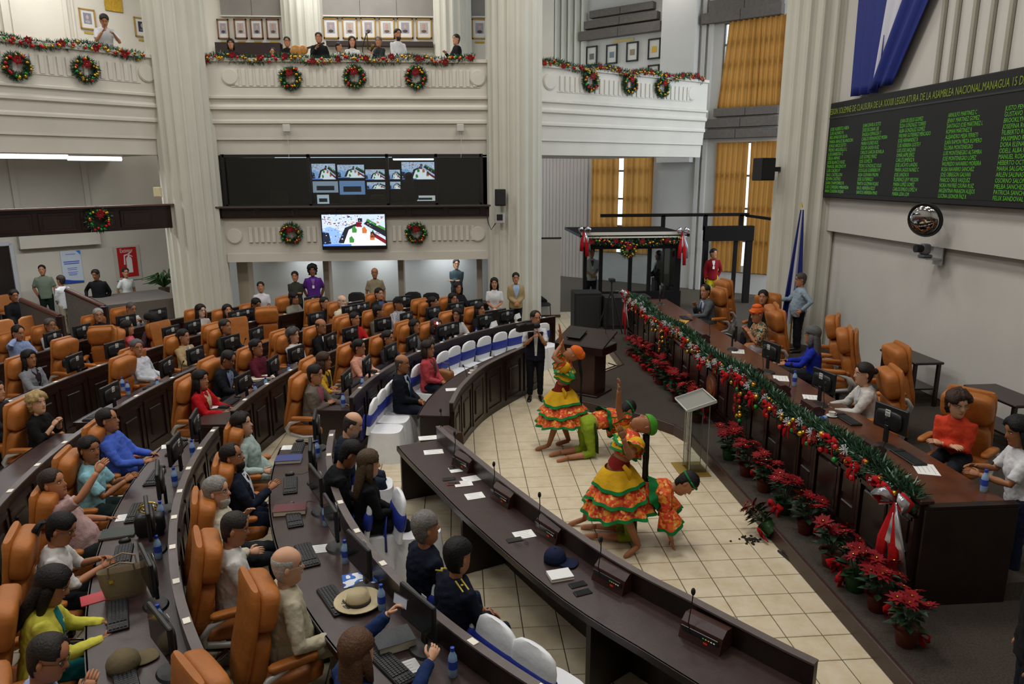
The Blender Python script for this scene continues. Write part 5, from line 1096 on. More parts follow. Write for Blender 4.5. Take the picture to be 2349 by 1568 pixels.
# ---------------- dancers
FLOR = pattern('cell',['#b5281a','#d9651f','#c93a1c','#e0902a','#d9481f','#e8b870'],34)
YEL = cloth('#d9a81f'); GRN = cloth('#137a3d'); LIME = cloth('#8aa32a'); DRED = cloth('#7d1c16'); TRIM = M('#d7dccf',.6)
def ruffle(parent, c, d, r0, r1, L, mat, nm, n=60, waves=11, amp=.05, trim=True, seed=0, side=None, ell=(1,1)):
    """flounced tier: starts at c, runs along d, radius r0 -> r1"""
    c, d = Vector(c), Vector(d).normalized(); A = d.orthogonal().normalized() if side is None else (Vector(side)-d*Vector(side).dot(d)).normalized(); B = d.cross(A); m = MB(); rows = 6; rn = random.Random(seed); ph = rn.uniform(0,6)
    for j in range(rows+1):
        t = j/rows; r = r0+(r1-r0)*t**.8
        for i in range(n):
            a = 2*math.pi*i/n; w_ = 1+amp*t*math.sin(a*waves+ph)+.5*amp*t*math.sin(a*(waves*.5+1)+ph*2); m.v.append(tuple(c+d*(L*t+.02*t*math.sin(a*3+ph))+A*(math.cos(a)*r*w_*ell[0])+B*(math.sin(a)*r*w_*ell[1])))
    m.f = [(j*n+i,j*n+(i+1)%n,(j+1)*n+(i+1)%n,(j+1)*n+i) for j in range(rows) for i in range(n)]; m.m = [1 if trim and f[0] >= (rows-1)*n else 0 for f in m.f]
    return m.obj(nm, [mat, GRN], parent, True)
def wrap(MH, e, s, mat, extra=True):
    m = shell(MH,1.14,-.006,1.05,.125)
    m.ell(MH @ Vector((0,-.06,.175)),(.085*s,.085*s,.075*s),12,7,R=MH.to_3x3().normalized()); m.obj('headscarf', mat, e, True)
def female_dancer(label, hip, face, scarf, lean, hp, arms, legs, elb, palm, twist=0, hy=0, s=.96):
    e,A,MH = person(label, (0,0,1.6), face, 'stand', fem=True, lean=lean, hp=hp, hy=hy, topmat=FLOR, kind='tee', sleeve=.0, collar=YEL, crop=.20, pants=None, bare=True, hair='braids', hcol='#0c0a0b', sk=2, arms=arms, legs=legs, elb=elb, palm=palm, noroot=True, hip=hip, curl=(.12,.12), s=s, hat=lambda M_,e_,s_: wrap(M_,e_,s_,cloth(scarf)), group='folk dancers', twist=twist)
    pz = legs['pz']; ld = Vector((0,math.sin(RAD(lean)),math.cos(RAD(lean)))); P = Vector((0,0,pz))
    sd = Vector((1,0,0)); fw = Vector((0,math.cos(RAD(lean)),-math.sin(RAD(lean))))
    N = P+ld*.47*s
    ruffle(e, N-ld*.0, -ld, .085, .235, .14, pattern('cell',['#d9d6c2','#2f8a4a','#e0c23a','#1c7a3d'],20), 'collar_flounce', 48, 9, .08, True, 1, sd, (1.0,.72))
    ruffle(e, N-ld*.07, -ld, .15, .215, .16, YEL, 'bodice_flounce', 48, 8, .06, True, 2, sd, (1,.72))
    for k in (-1,1):
        S_ = A[k][0]; E_ = A[k][1]; m = MB(); m.ell(S_.lerp(E_,.18),(.10*s,.10*s,.09*s),12,7); m.obj('puff_sleeve', YEL, e, True); ruffle(e, S_.lerp(E_,.25), E_-S_, .07, .12, .10, FLOR, 'sleeve_flounce', 30, 7, .1, True, 3)
    ruffle(e, P+ld*.15*s, -ld, .128, .150, .11, DRED, 'waistband', 40, 3, .01, False, 4, sd, (1,.78))
    dn = Vector((0,-.06,-1)); c = P+ld*.05*s
    ruffle(e, c, dn, .15, .295, .20, YEL, 'skirt_tier', 60, 9, .05, True, 5); ruffle(e, c+dn*.16, dn, .20, .375, .19, FLOR, 'skirt_tier', 72, 11, .07, True, 6); ruffle(e, c+dn*.31, dn, .27, .42, .20, FLOR, 'skirt_tier', 72, 12, .08, True, 7)
    m = MB(); m.tube([P+Vector((-.14,-.02,.1)),P+Vector((-.2,-.06,.05)),P+Vector((-.2,-.05,-.05))],[.03,.045,.03],8,flat=.4); m.obj('waist_bow', YEL, e, True)
    return e,A,MH
def male_dancer(label, hip, face, head_band, hy=0, hp=0, far=False, lean=80, arms=None, pz=.50, hair='short'):
    legs = {'pz':pz, -1:[(-.09,0,pz-.03),(-.12,.02,.06),(-.11,-.36,.05),(-.11,-.50,.03)], 1:[(.09,0,pz-.03),(.12,.05,.06),(.11,-.33,.05),(.12,-.47,.03)]}
    e,A,MH = person(label, (0,0,1.6), face, 'stand', lean=lean, hp=hp, hy=hy, topmat=FLOR, kind='shirt', sleeve=.62, crop=.13, collar=GRN, pmat=LIME, pants='#8aa32a', bare=True, hair=hair, hcol='#0f0c0b', sk=1, arms=arms or ((-.20,.52,.07,0),(.20,.50,.07,0)), legs=legs, noroot=True, hip=hip, curl=(.05,.05), skirt=.66, palm=((0,0,-1),(0,0,-1)), group='folk dancers')
    m = MB(); 
    if head_band: m.tube([MH @ Vector((.082*math.cos(q),.099*math.sin(q)-.004,.158+.01*math.sin(q))) for q in [2*math.pi*i/16 for i in range(17)]],.013,6); m.obj('headband', GRN, e, True)
    ld = Vector((0,math.sin(RAD(lean)),math.cos(RAD(lean)))); P = Vector((0,0,pz))
    ruffle(e, P+ld*.44, -ld, .08, .25, .17, GRN, 'collar_flounce', 40, 7, .08, False, 8, (1,0,0), (1,.75))
    for k in (-1,1): S_,E_,W_ = A[k]; ruffle(e, S_.lerp(E_,.55), W_-E_, .07, .15, .22, FLOR, 'sleeve_flounce', 36, 6, .1, True, 9)
    m = MB(); m.tube([P+Vector((.17,.06,.05)),P+Vector((.20,.08,-.15)),P+Vector((.17,.10,-.40))],[.03,.05,.06],8,flat=.3); m.obj('hip_sash', cloth('#20330f'), e, True)
    return e,A,MH
pz = .90
female_dancer('woman dancer with orange headscarf and arm raised beside the lectern', (1.50,10.32), 172, '#d9641f', -10, 42, ((-.02,.02,1.62,0),(.08,.05,1.95,0)), {'pz':pz,-1:[(-.085,0,pz-.02),(-.10,.06,.47),(-.10,.18,.085),(-.11,.34,.03)],1:[(.085,0,pz-.02),(.10,.0,.47),(.12,-.13,.085),(.13,.03,.03)]}, ((-.6,.6,0),(.5,.2,-.2)), ((0,1,0),(0,1,0)))
pz = .86
female_dancer('woman dancer with green headscarf leaning back over kneeling partner', (1.72,7.46), 192, '#4a9a2f', -24, 58, ((-.36,.10,1.38,0),(.16,-.06,1.86,0)), {'pz':pz,-1:[(-.085,0,pz-.02),(-.25,.0,.46),(-.364,-.127,.085),(-.41,.03,.03)],1:[(.085,0,pz-.02),(.28,.2,.46),(.42,.19,.085),(.45,.35,.03)]}, ((-.6,.5,-.5),(.5,.2,-.2)), ((.3,.3,.8),(0,1,0)))
male_dancer('man dancer in green trousers on hands and knees behind braided dancer', (1.84,10.02), 14, True, hp=20, arms=((-.20,.64,.07,0),(.20,.62,.07,0)))
male_dancer('man dancer with green headband crouching on hands and knees in front', (1.88,7.50), -14, True, hp=12, hy=-14, lean=72)

# ================================================================ PEOPLE STANDING AT THE BACK
def stander(label, P, face, **kw): return person(label, P, face, 'stand', far=True, **kw)
stander('woman in white polo smiling in front of the column', (0.870,17.660,1.620), 268, fem=True, top='#d8d8d8', kind='tee', pants='#121218', hair='long', hcol='#120d0c', sk=1, arms=('front','front'))
stander('man in tan jacket and light blue shirt before the column', (1.440,18.130,1.680), 272, top='#9c8862', kind='jacket', inner='#9db4d4', pants='#14141a', hair='short', hcol='#120e0d', glasses=1, sk=1, arms=('front','front'))
stander('man in teal checked shirt leaning on the wall with folded arms', (-0.070,20.790,1.740), 250, top='#4c6066', kind='shirt', pants='#16161c', hair='short', hcol='#241a16', glasses=1, sk=3, hy=30, arms=('cross','cross'))
stander('man in khaki shirt standing in the middle bay', (-2.240,19.340,1.700), 278, top='#8d8168', kind='tee', pants='#3a352c', hair='bald', hcol='#241c18', sk=2, arms=('side','side'), belly=.05)
stander('tall man in purple shirt with badge in the left bay', (-3.920,19.610,1.760), 280, top='#5b2a86', kind='tee', pants='#16161a', hair='afro', hcol='#0e0b0a', sk=4, arms=('back','back'), badge='#7d5aa0')
stander('woman in dark olive jacket with folded arms', (-4.360,19.470,1.620), 275, fem=True, top='#37382e', kind='jacket', pants='#15161a', hair='bun', hcol='#130f0e', sk=1, arms=('cross','cross'))
stander('young woman in white top by the left fluted column', (-4.900,18.080,1.550), 285, fem=True, top='#d6d4da', kind='tee', pants='#23242c', hair='tail', hcol='#15100f', sk=1, hp=6, arms=('front','front'))
stander('officer in grey-green uniform shirt by the stair', (-11.460,20.700,1.740), 300, top='#75806f', kind='tee', pants='#12201b', hair='buzz', hcol='#14110f', sk=1, hy=-10, arms=('side','back'))
stander('man in white shirt with shoulder strap seen from behind', (-10.270,19.330,1.620), 160, top='#d2d4d8', kind='shirt', pants='#a59b88', hair='short', hcol='#3a302a', sk=1, hy=10, arms=('front','side'))
stander('man in black shirt behind the grey platform', (-9.620,19.780,1.700), 285, top='#131218', kind='shirt', pants='#15151a', hair='short', hcol='#0f0c0b', sk=2, hp=-14, hy=-14, arms=('back','hip'))
stander('woman in white shirt and grey scarf by the extinguisher sign', (-9.280,20.750,1.620), 330, fem=True, top='#cfd2cf', kind='tee', pants='#2a2d36', hair='tail', hcol='#0f0c0e', sk=1, hy=-20, arms=('side','back'), collar='#7c8480')
person('woman silhouetted behind the glazed door at far left', (-13.000,21.510,1.600), 320, 'stand', fem=True, far=True, top='#5a4c4c', kind='tee', hair='bob', sk=1)
# gallery people
ZG = 6.12
def gal(label, P, face, **kw): return person(label, P, face, 'stand', far=True, seatz=ZG, group='people in the gallery', **kw)
gal('man in white polo leaning on the left balcony with chin on fist', (-8.050,18.550,7.490), 300, top='#d4d6da', kind='tee', hair='short', hcol='#2a2522', sk=1, hp=-24, lean=30, arms=((-.02,.30,-.12),'chin'))
gal('keyboard player in white shirt and dark jacket bending in the gallery', (-4.860,21.000,7.450), 300, top='#2a2a2c', kind='jacket', inner='#cfcfcf', hair='receding', hcol='#14100f', sk=0, hp=-16, hy=-20, lean=10, s=.85)
gal('guitarist in black smiling in the gallery', (-4.440,20.900,7.700), 280, top='#131214', hair='short', hcol='#15110f', glasses=1, sk=1, arms=('cross','front'))
gal('singer in dark suit holding a microphone to his mouth', (-3.550,20.600,7.760), 275, top='#111216', kind='jacket', hair='short', hcol='#0f0c0b', sk=1, arms=('side','chin'))
gal('man in white shirt with dark hair left of the saxophonist', (-3.080,20.800,7.550), 330, top='#cfcfd2', kind='shirt', hair='short', hcol='#14100f', sk=1, arms=('front','front'), s=.92)
gal('woman in white with long hair beside the saxophonist', (-2.770,21.200,7.540), 285, fem=True, top='#cdcbc8', kind='tee', hair='long', hcol='#2a1c16', sk=0)
gal('saxophonist in dark grey jacket with grey hair', (-2.000,20.700,7.690), 230, top='#26282b', kind='jacket', hair='short', hcol='#5d5a57', sk=1, arms=('hold','front'), hy=30)
gal('man in white shirt with beard right of the saxophonist', (-1.490,20.600,7.590), 300, top='#d2d2d4', kind='shirt', hair='short', hcol='#12100e', beard='#1a1512', sk=1)
gal('man in black suit turned away by the gallery pilaster', (0.070,20.600,7.750), 200, top='#101115', kind='jacket', collar='#cfcfcf', hair='short', hcol='#2a201b', sk=0, hy=20, arms=('front','hold'))
gal('person with black hair low behind the gallery garland', (-5.880,20.800,7.390), 280, fem=True, top='#1c1a1c', hair='bob', hcol='#14100f', sk=1, s=.85)
e = empty('microphone_stand', (-2.420,20.600,7.390)[:2]+(ZG,), 0, 'thin microphone stand beside the saxophonist', 'stand'); MB().tube([(0,0,0),(0,0,1.3),(.12,-.05,1.62)],.012,6).obj('pole', BLACKM, e); MB().tube([(.10,-.05,1.6),(.2,-.06,1.66)],.02,8).obj('microphone', BLACKM, e); MB().lathe([(.14,0),(.14,.02)],14).obj('base', BLACKM, e)
sx_ = empty('saxophone', (-2.250,20.500,7.350), 0, 'saxophone held by the grey haired gallery musician', 'saxophone'); MB().tube([(0,0,.42),(-.03,0,.36),(-.02,0,0),(.05,0,-.06),(.10,0,.05),(.14,0,.14)],[.012,.014,.025,.03,.04,.06],8).obj('body_tube', M('#6d5a2a',.3,.8), sx_, True)
g_ = empty('guitar', (-4.060,20.700,7.310), RAD(-10), 'acoustic guitar of the gallery guitarist', 'guitar'); MB().ell((-.12,0,0),(.18,.05,.16),12,6).ell((.08,0,.03),(.13,.045,.12),12,6).obj('body_box', M('#a8722c',.35), g_, True); MB().box((.42,0,.13),(.5,.025,.05),R=Matrix.Rotation(RAD(-14),3,'Y')).obj('neck', M('#2a1b14',.4), g_)
# shell and plastic chairs at the back
for P, f, nm in (((-10.090,17.420,0.920),-25,'nearest tan shell chair by the stair wall'),((-10.380,17.020,0.920),-25,'tan shell chair at the left frame edge'),((-12.590,20.740,1.000),-30,'tan chair behind the man in black jacket')): place(SC, USED, (P[0]+.2,P[1]-.15,0), RAD(f-90), nm, 'chair', 'tan shell chairs')
for P, nm in (((-2.880,20.270,0.880),'black plastic chair left of khaki man'),((-1.940,21.430,0.900),'black plastic chair right of khaki man'),((-1.290,20.180,0.880),'black plastic chair near the middle pillar'),((-0.770,19.980,0.880),'black plastic chair left of leaning man'),((2.390,20.560,0.900),'black chair half hidden behind the right column')): place(PC, USED, (P[0],P[1]-.1,0), RAD(275-90), nm, 'chair', 'black plastic chairs')
bench = MB().box((-1.2,19.35,.72),(5.6,.4,.05),bev=.01).obj('back_bench', WOODTOP); tag(bench, 'long dark bench top along the back bays', 'bench'); MB().box((-1.2,19.5,.35),(5.5,.06,.7)).obj('front_panel', WOOD, bench)


# ================================================================ NAME BOARD
bp_ = PM('X'); nb = empty('name_board', mw=bp_, label='long black electronic name board with green letters', cat='display board')
bu0, bu1, bz0, bz1 = (-3.400,4.530)[0], 3.4, 3.60, 5.51
MB().box(((bu0+bu1)/2,-.16,(bz0+bz1)/2),(bu1-bu0,.14,bz1-bz0),bev=.02).obj('casing', M('#0a0b0b',.7), nb)
MB().box(((bu0+bu1)/2,-.235,bz1-.30),(bu1-bu0-.1,.012,.03)).obj('divider', M('#232628',.4), nb)
MB().box(((bu0+bu1)/2,-.233,(bz0+bz1)/2-.2),(bu1-bu0-.2,.008,bz1-bz0-.6)).obj('led_panel', M('#060807',.7), nb)
MB().box((bu0-.01,-.16,(bz0+bz1)/2),(.02,.15,bz1-bz0)).obj('edge_trim', M('#8f9294',.3,.6), nb)
LED = EM('#5cb81a', .55); LED2 = EM('#94a81a', .42)
def text(body, u, z, size, width, mat, parent, name, y=-.2435, spacing=1.0):
    c = bpy.data.curves.new(name,'FONT'); c.body = body; c.size = size; c.space_line = spacing; c.fill_mode = 'FRONT'; c.resolution_u = 2
    o = bpy.data.objects.new(name, c); c.materials.append(mat); COL.objects.link(o)
    bpy.context.view_layer.update(); wd = o.dimensions.x; me = bpy.data.meshes.new_from_object(o.evaluated_get(bpy.context.evaluated_depsgraph_get())); bpy.data.objects.remove(o)
    me.transform(Matrix.Rotation(RAD(90),4,'X') @ Matrix.Diagonal((width/max(wd,.01),1,1,1)))
    t = bpy.data.objects.new(name, me); COL.objects.link(t); t.parent = parent; t.location = (u,y,z); return t
text('SESION SOLEMNE DE CLAUSURA DE LA XXXIII LEGISLATURA DE LA ASAMBLEA NACIONAL,MANAGUA 15 DE DICIEMBRE', (-3.130,5.270)[0], bz1-.235, .17, ((2.130,5.290)[0]-(-3.130,5.270)[0])*101/90, LED2, nb, 'headline_text')
COLS = [("JOSE ALBERTO ABEA\nLUIS ALFARO R\nIRIS AMADOR SILVA\nMARIA ARAUZ BLANDON\nJORGE ARCE SOTO\nPEDRO ARGUELLO L\nLUIS BARBOSA C\nDELIA ARMAS\nJOSE BLANCO RUIZ\nMANUEL BRICENO M\nLUIS CALERO P\nSAUL CASTELLON\nEDWIN CASTRO\nJUAN CHAMORRO R\nLUIS CORDERO MIRANDA\nANA CUADRA ROJAS",),
("JUAN DAVILA SOTO\nJOSE ESCOBAR LEE\nANGELA ESPINOZA T\nCARLOS FERNANDEZ MORA\nMARIA FLORES ROS\nOSCAR GADEA RUIZ\nCARLOS GARCIA BONILLA\nLUIS GOMEZ PEREZ\nJOSE GOMEZ R\nPEDRO GONZALEZ SOLIS\nDOUGLAS GUERRERO M\nALBA GUEVARA PALMA\nJOSE GUTIERREZ F\nMARTA GUZMAN ROJAS\nRAUL HERRERA RIZO\nSANTOS HERRERA PINO",),
("JUAN DE JESUS GOMEZ\nELDA GONZALEZ TORRES\nALBA GONZALEZ GOMEZ\nWILMAR GUTIERREZ MERCADO\nJOSE HERNANDEZ B\nLUIS HERRERA GOSTE F\nLUIS JOSE JARQUIN\nOMAR JAIME JEREZ\nCARLOS JIMENEZ R\nJOSE LACAYO LANZAS\nMARIA LAGOS NUNEZ C\nJOSE LANZAS R\nFLORENCE LEVY WILSON\nMARIA LOPEZ GOMEZ\nCARLOS EMILIO LOPEZ H\nMARIA LIDIA LOM",),
("ARNULFO MARTINEZ C\nJENNY MARTINEZ GOMEZ\nSANTIAGO JOSE MARTINEZ L\nROMAN MARTINEZ R\nALEJANDRO MEJIA FERRETI\nJUAN RAMON MEZA ROMERO\nGLORIA MONTENEGRO\nLUIS MONTENEGRO ALTAMIRA\nJOSE MONTENEGRO LOPEZ\nWILFREDO NAVARRO MOREIRA\nROSA NAVARRO SANCHEZ\nJOSE OBREGON GALVAN\nMARCIO ORUE VASQUEZ\nNORA MAYREE OSUNA RUIZ\nARGENTINA PARAJON ALEJOS\nLUCINA LEONOR PAZ R",),
("JUSTO PENA AVILES\nGUSTAVO PORRAS C\nBROOKLYN RIVERA B\nJOSEFINA ROA ROMERO\nFILIBERTO RODRIGUEZ\nMAXIMINO RODRIGUEZ M\nDORA ELENA ROJAS\nODELL ALBA PONCE\nMANUEL ROSALES\nHEBERTO OCTAVIO RUIZ\nMARIA SALGADO S\nARLEN SALINAS O\nOSORNO SALOMON\nMELBA SANCHEZ S\nPATRICIA SANCHEZ\nFELIX SANDOVAL J",)]
us = [(-3.010,4.520)[0],(-1.780,4.480)[0],(-0.590,4.450)[0],(0.670,4.410)[0],(1.890,4.380)[0]]; ue = [(-2.080,4.490)[0],(-0.930,4.460)[0],(0.290,4.420)[0],(1.560,4.390)[0],(2.780,4.350)[0]]
zt, zb = (0.630,5.000)[1], (0.680,3.750)[1]
for k, (tx,) in enumerate(COLS):
    ls = tx.split('\n'); text(tx, us[k], zt-.05, .092, ue[k]-us[k], LED, nb, 'name_column', spacing=(zt-zb)/len(ls)/.092*1.06)
# convex mirror, dome camera
mq = (7.550,11.270,3.360); me_ = empty('convex_mirror', mq, 0, 'round convex mirror on the right wall under the name board', 'mirror'); Rm_ = Vector((-.86,-.48,-.18)).to_track_quat('Z','Y').to_matrix().to_4x4(); me_.matrix_world = Matrix.Translation(mq) @ Rm_
MB().lathe([(.27,-.02),(.285,0),(.27,.035),(.25,.02),(.2,-.01)],28).obj('rim', BLACKM, me_, 50); MB().lathe([(.262,.005),(.22,.045),(.15,.075),(.07,.09),(.0,.094)],28).obj('mirror_dome', M('#c9ccd0',.03,1), me_, True); MB().tube([(0,0,-.02),(.02,-.05,-.45)],.015,6).obj('arm', BLACKM, me_)
cq = (7.700,11.530,2.720); ce = empty('wall_camera', cq, RAD(90), 'black swivel camera on a grey wall bracket under the mirror', 'camera')
MB().box((0,-.18,-.02),(.26,.3,.02)).box((.0,-.33,.04),(.24,.02,.34)).obj('bracket', SILVER, ce); MB().box((0,-.1,.02),(.16,.18,.06),bev=.02).obj('base', M('#5d6064',.4), ce); MB().puff((0,-.08,.14),(.17,.15,.18),5,.5).obj('swivel_body', M('#6b6e72',.4), ce, True); MB().tube([(-.02,-.02,.15),(-.02,.1,.15)],[.06,.065],14).obj('lens', BLACKM, ce, 50)
# flag drape over the board
fd = empty('flag_drape', mw=bp_, label='blue and white flag draped above the name board', cat='flag')
def drape(ta, tb, ba, bb, mat, nm, folds, y=-.22):
    m = MB(); n = folds*6; rows = 12
    for j in range(rows+1):
        t = j/rows
        for i in range(n+1):
            s_ = i/n; u = (ta[0]+(tb[0]-ta[0])*s_)*(1-t)+(ba[0]+(bb[0]-ba[0])*s_)*t; z = (ta[1]+(tb[1]-ta[1])*s_)*(1-t)+(ba[1]+(bb[1]-ba[1])*s_)*t; m.v.append((u,y-.05*math.sin(s_*folds*2*math.pi+.4*t),z))
    m.f = [(j*(n+1)+i,j*(n+1)+i+1,(j+1)*(n+1)+i+1,(j+1)*(n+1)+i) for j in range(rows) for i in range(n)]; m.m = [0]*len(m.f); o = m.obj(nm, mat, fd, True); sd = o.modifiers.new('thick','SOLIDIFY'); sd.thickness = .012
FB = M('#0e2274',.6,0,.15,30); FW = M('#c9c9d6',.7,0,.1,30)
drape((-2.400,7.800),(-1.370,7.540),(-2.330,5.560),(-1.430,5.550),FB,'blue_band',3); drape((-1.400,7.550),(-0.540,7.330),(-1.590,5.660),(-1.440,5.750),FW,'white_band',2,-.2); drape((-0.720,7.380),(0.030,7.190),(-1.640,5.620),(-0.950,5.640),FB,'blue_band',2,-.24)
for k, px in enumerate(((0.050,6.080),(0.390,6.220),(0.800,6.150),(1.190,6.200),(1.570,6.130))):
    e = MB().box((px[0],-.11,6.9),(.07,.05,2.9)).obj('metal_channel', M('#a39f92',.35,.5), mw=bp_); tag(e, ('leftmost','second','third','fourth','rightmost')[k]+' vertical metal channel on the wall above the name board', 'channel', 'metal channels'); MB().box((px[0],-.14,7.3+.06*k),(.16,.03,.16)).obj('clamp', M('#8f8a7d',.4,.4), e)
# flag on its pole
fe = empty('flag_on_pole', (7.220,14.900,2.260)[:2]+(.355,), 0, 'blue and white national flag on a gold tipped pole', 'flag'); fx,fy = 0,0
MB().tube([(0,0,0),(0,0,2.95)],.018,8).obj('pole', M('#a88c3c',.3,.6), fe); MB().tube([(0,0,3.05),(0,0,3.16)],[.03,.002],8).obj('finial', M('#c9a63c',.3,.7), fe); MB().lathe([(.2,0),(.18,.05),(.03,.09)],16).obj('base', WOODRED, fe, 50)
for k,(c1,c2) in enumerate(((FB,0),(FW,1),(FB,2))):
    m = MB(); n = 14; rows = 12
    for j in range(rows+1):
        t = j/rows; z = 3.0-2.3*t
        for i in range(n+1):
            s_ = (k+i/n)/3; sp = .05+.24*t; m.v.append(((s_-.55)*sp*1.6-.06*t*(1-s_), -.03-.05*t*math.sin(s_*16+1.2*t)-.02, z-.25*(1-s_)*t+(.75*(1-s_)*(1-t) if k < 1 else 0)*0))
    m.f = [(j*(n+1)+i,j*(n+1)+i+1,(j+1)*(n+1)+i+1,(j+1)*(n+1)+i) for j in range(rows) for i in range(n)]; m.m = [0]*len(m.f); m.obj('flag_band', c1, fe, True)
# loudspeakers
def speaker(P, d, rz, label):
    e = empty('loudspeaker', P, RAD(rz), label, 'loudspeaker'); MB().box((0,0,0),d,bev=.012).obj('cabinet', BLACKM, e); MB().box((0,-d[1]/2-.004,0),(d[0]*.86,.01,d[2]*.86),bev=.003).obj('grille', M('#1c1c1e',.8,0,.4,400), e); MB().box((0,d[1]/2+.05,0),(.06,.12,.1)).obj('bracket', BLACKP, e); return e
q = speaker((6.710,15.750,4.190), (.36,.32,.48), 15, 'black loudspeaker on the right fluted column'); MB().box((.28,.05,0),(.35,.08,.1)).obj('wall_arm', BLACKP, q); speaker((1.100,18.780,3.530), (.27,.22,.42), 0, 'black loudspeaker on the middle fluted column'); speaker((-7.350,18.700,3.720), (.16,.14,.24), 0, 'small cream loudspeaker on the left fluted column')
for q in COL.objects[-3:]: q.data.materials[0] = M('#cfc39c',.6)
e = empty('junction_box', (1.080,18.840,3.010), 0, 'small grey equipment box with cables under the column loudspeaker', 'box'); MB().box((0,0,0),(.24,.14,.26),bev=.01).obj('housing', SILVER, e); MB().box((0,-.075,.02),(.15,.01,.15)).obj('screen', BLACKM, e); MB().tube([(-.1,0,-.13),(-.22,0,-.3),(-.3,.02,-.1),(-.32,.05,.15)],.012,6).obj('cable', BLACKM, e)
for q, nm in (((-4.310,19.500,5.280),'left'),((0.120,19.500,5.290),'right')):
    e = empty('wifi_box', q, 0, 'small white wall box under the %s end of the centre balcony' % nm, 'box', 'small wall boxes'); MB().box((0,0,0),(.19,.06,.19),bev=.015).obj('housing', WALLW, e); MB().tube([(0,.01,-.1),(.02,.02,-.4),(.0,.03,-.75)],.006,5).obj('cable', WALLW, e)

# ================================================================ TV, CONTROL ROOM
def picture(w_, h_, parent, y=0, k=1.0, seed=0):
    """what the live relay shows: flat colour areas on a screen"""
    cols = ['#ffffff','#5b86d8','#1c2438','#c7d6ee','#c9703a','#3f8a3c','#7d1a22','#20242c','#e0c060','#8fb4e8']; mats = [EM(c,k) for c in cols]; m = MB()
    def pg(pts, mi, o): m.add([((x-.5)*w_, y-.0006*o, (z-.5)*h_) for x,z in pts], [tuple(range(len(pts)))], mi)
    pg([(0,0),(1,0),(1,1),(0,1)],3,0); pg([(.30,.02),(.97,.02),(.70,.55),(.55,.62),(.42,.5),(.33,.3)],0,2); pg([(0,.08),(.28,.05),(.36,.42),(.12,.62),(0,.55)],9,1); pg([(0,.05),(.13,.07),(.10,.42),(0,.45)],2,3)
    pg([(.24,.10),(.33,.08),(.42,.52),(.62,.70),(.58,.74),(.36,.58)],7,3); pg([(.66,.70),(1,.28),(1,.5),(.74,.85)],7,3); pg([(.70,.80),(1,.48),(1,.56),(.72,.86)],5,4); pg([(.80,.30),(1,.05),(1,.18),(.84,.38)],6,4); pg([(.54,.60),(.63,.60),(.63,.75),(.54,.76)],6,3); pg([(.57,.76),(.64,.76),(.64,.88),(.57,.88)],7,3)
    rn = random.Random(seed)
    for i in range(46):
        x, z = rn.uniform(0,.5), rn.uniform(.62,.95); s_ = rn.uniform(.012,.03); pg([(x,z),(x+s_,z),(x+s_,z+s_*1.2),(x,z+s_*1.2)],rn.choice([4,4,0,7,2,6]),5)
    for i in range(150):
        x, z = rn.uniform(0,.62), rn.uniform(.08,.98)
        if x > .3+.1*z and z < .62: continue
        s_ = rn.uniform(.008,.022); pg([(x,z),(x+s_,z),(x+s_,z+s_*1.6),(x,z+s_*1.6)],rn.choice([0,0,2,7,7,9,1,4,3]),5)
    for i in range(40):
        x = rn.uniform(.72,.97); z = rn.uniform(.2,.95); s_ = rn.uniform(.008,.022)
        if z > 1.15-x: pg([(x,z),(x+s_,z),(x+s_,z+s_*1.6),(x,z+s_*1.6)],rn.choice([5,6,7,0,4,7]),5)
    for i in range(12):
        x, z = rn.uniform(.74,.98), rn.uniform(.62,.95); s_ = rn.uniform(.015,.04); pg([(x,z),(x+s_,z),(x+s_,z+s_*1.2),(x,z+s_*1.2)],rn.choice([4,7,9,0]),5)
    for x,z,c in ((.45,.20,5),(.50,.52,5),(.66,.50,4),(.78,.28,4),(.79,.36,7)): pg([(x-.03,z-.1),(x+.04,z-.1),(x+.05,z),(x+.01,z+.12),(x-.03,z+.06)],c,5)
    pg([(0,0),(.45,0),(.45,.06),(0,.06)],1,6)
    return m.obj('live_picture', mats, parent)
a, b = (-0.990,3.160), (0.710,2.180); tv = empty('television', mw=PM('C') @ Matrix.Translation(((a[0]+b[0])/2,-.12,(a[1]+b[1])/2)), label='large television showing the dance, under the control room window', cat='television')
MB().box((0,0,0),(b[0]-a[0],.07,a[1]-b[1]),bev=.01).obj('casing', M('#0b0b10',.3), tv); t_ = picture(b[0]-a[0]-.06, a[1]-b[1]-.16, tv, -.037, 1.3); t_.location.z = .02
def cmon(x0,y0,x1,y1,off): return x0,y0,x1,y1,off
mons = [((-1.450,4.420),(-0.800,3.990),'pic'),((-0.740,4.390),(0.000,4.030),'pic'),((0.030,4.260),(0.570,3.980),'pic'),((0.680,4.250),(1.000,3.990),'pic'),((1.050,4.460),(1.970,3.980),'pic'),((-1.450,3.940),(-0.750,3.630),'#aab4c4'),((-0.710,3.950),(0.000,3.570),'#7fa0d0'),((0.060,3.910),(0.570,3.720),'pic'),((0.710,3.920),(1.000,3.720),'pic'),((-1.350,3.570),(-1.020,3.320),'#d4e0ea'),((1.410,3.530),(1.970,3.380),'#e8e4e0')]
names = ['far left upper','second upper','third upper','narrow upper','largest upper right','grey spreadsheet','blue mixing','small lower picture','narrow lower picture','low white','wide white strip']
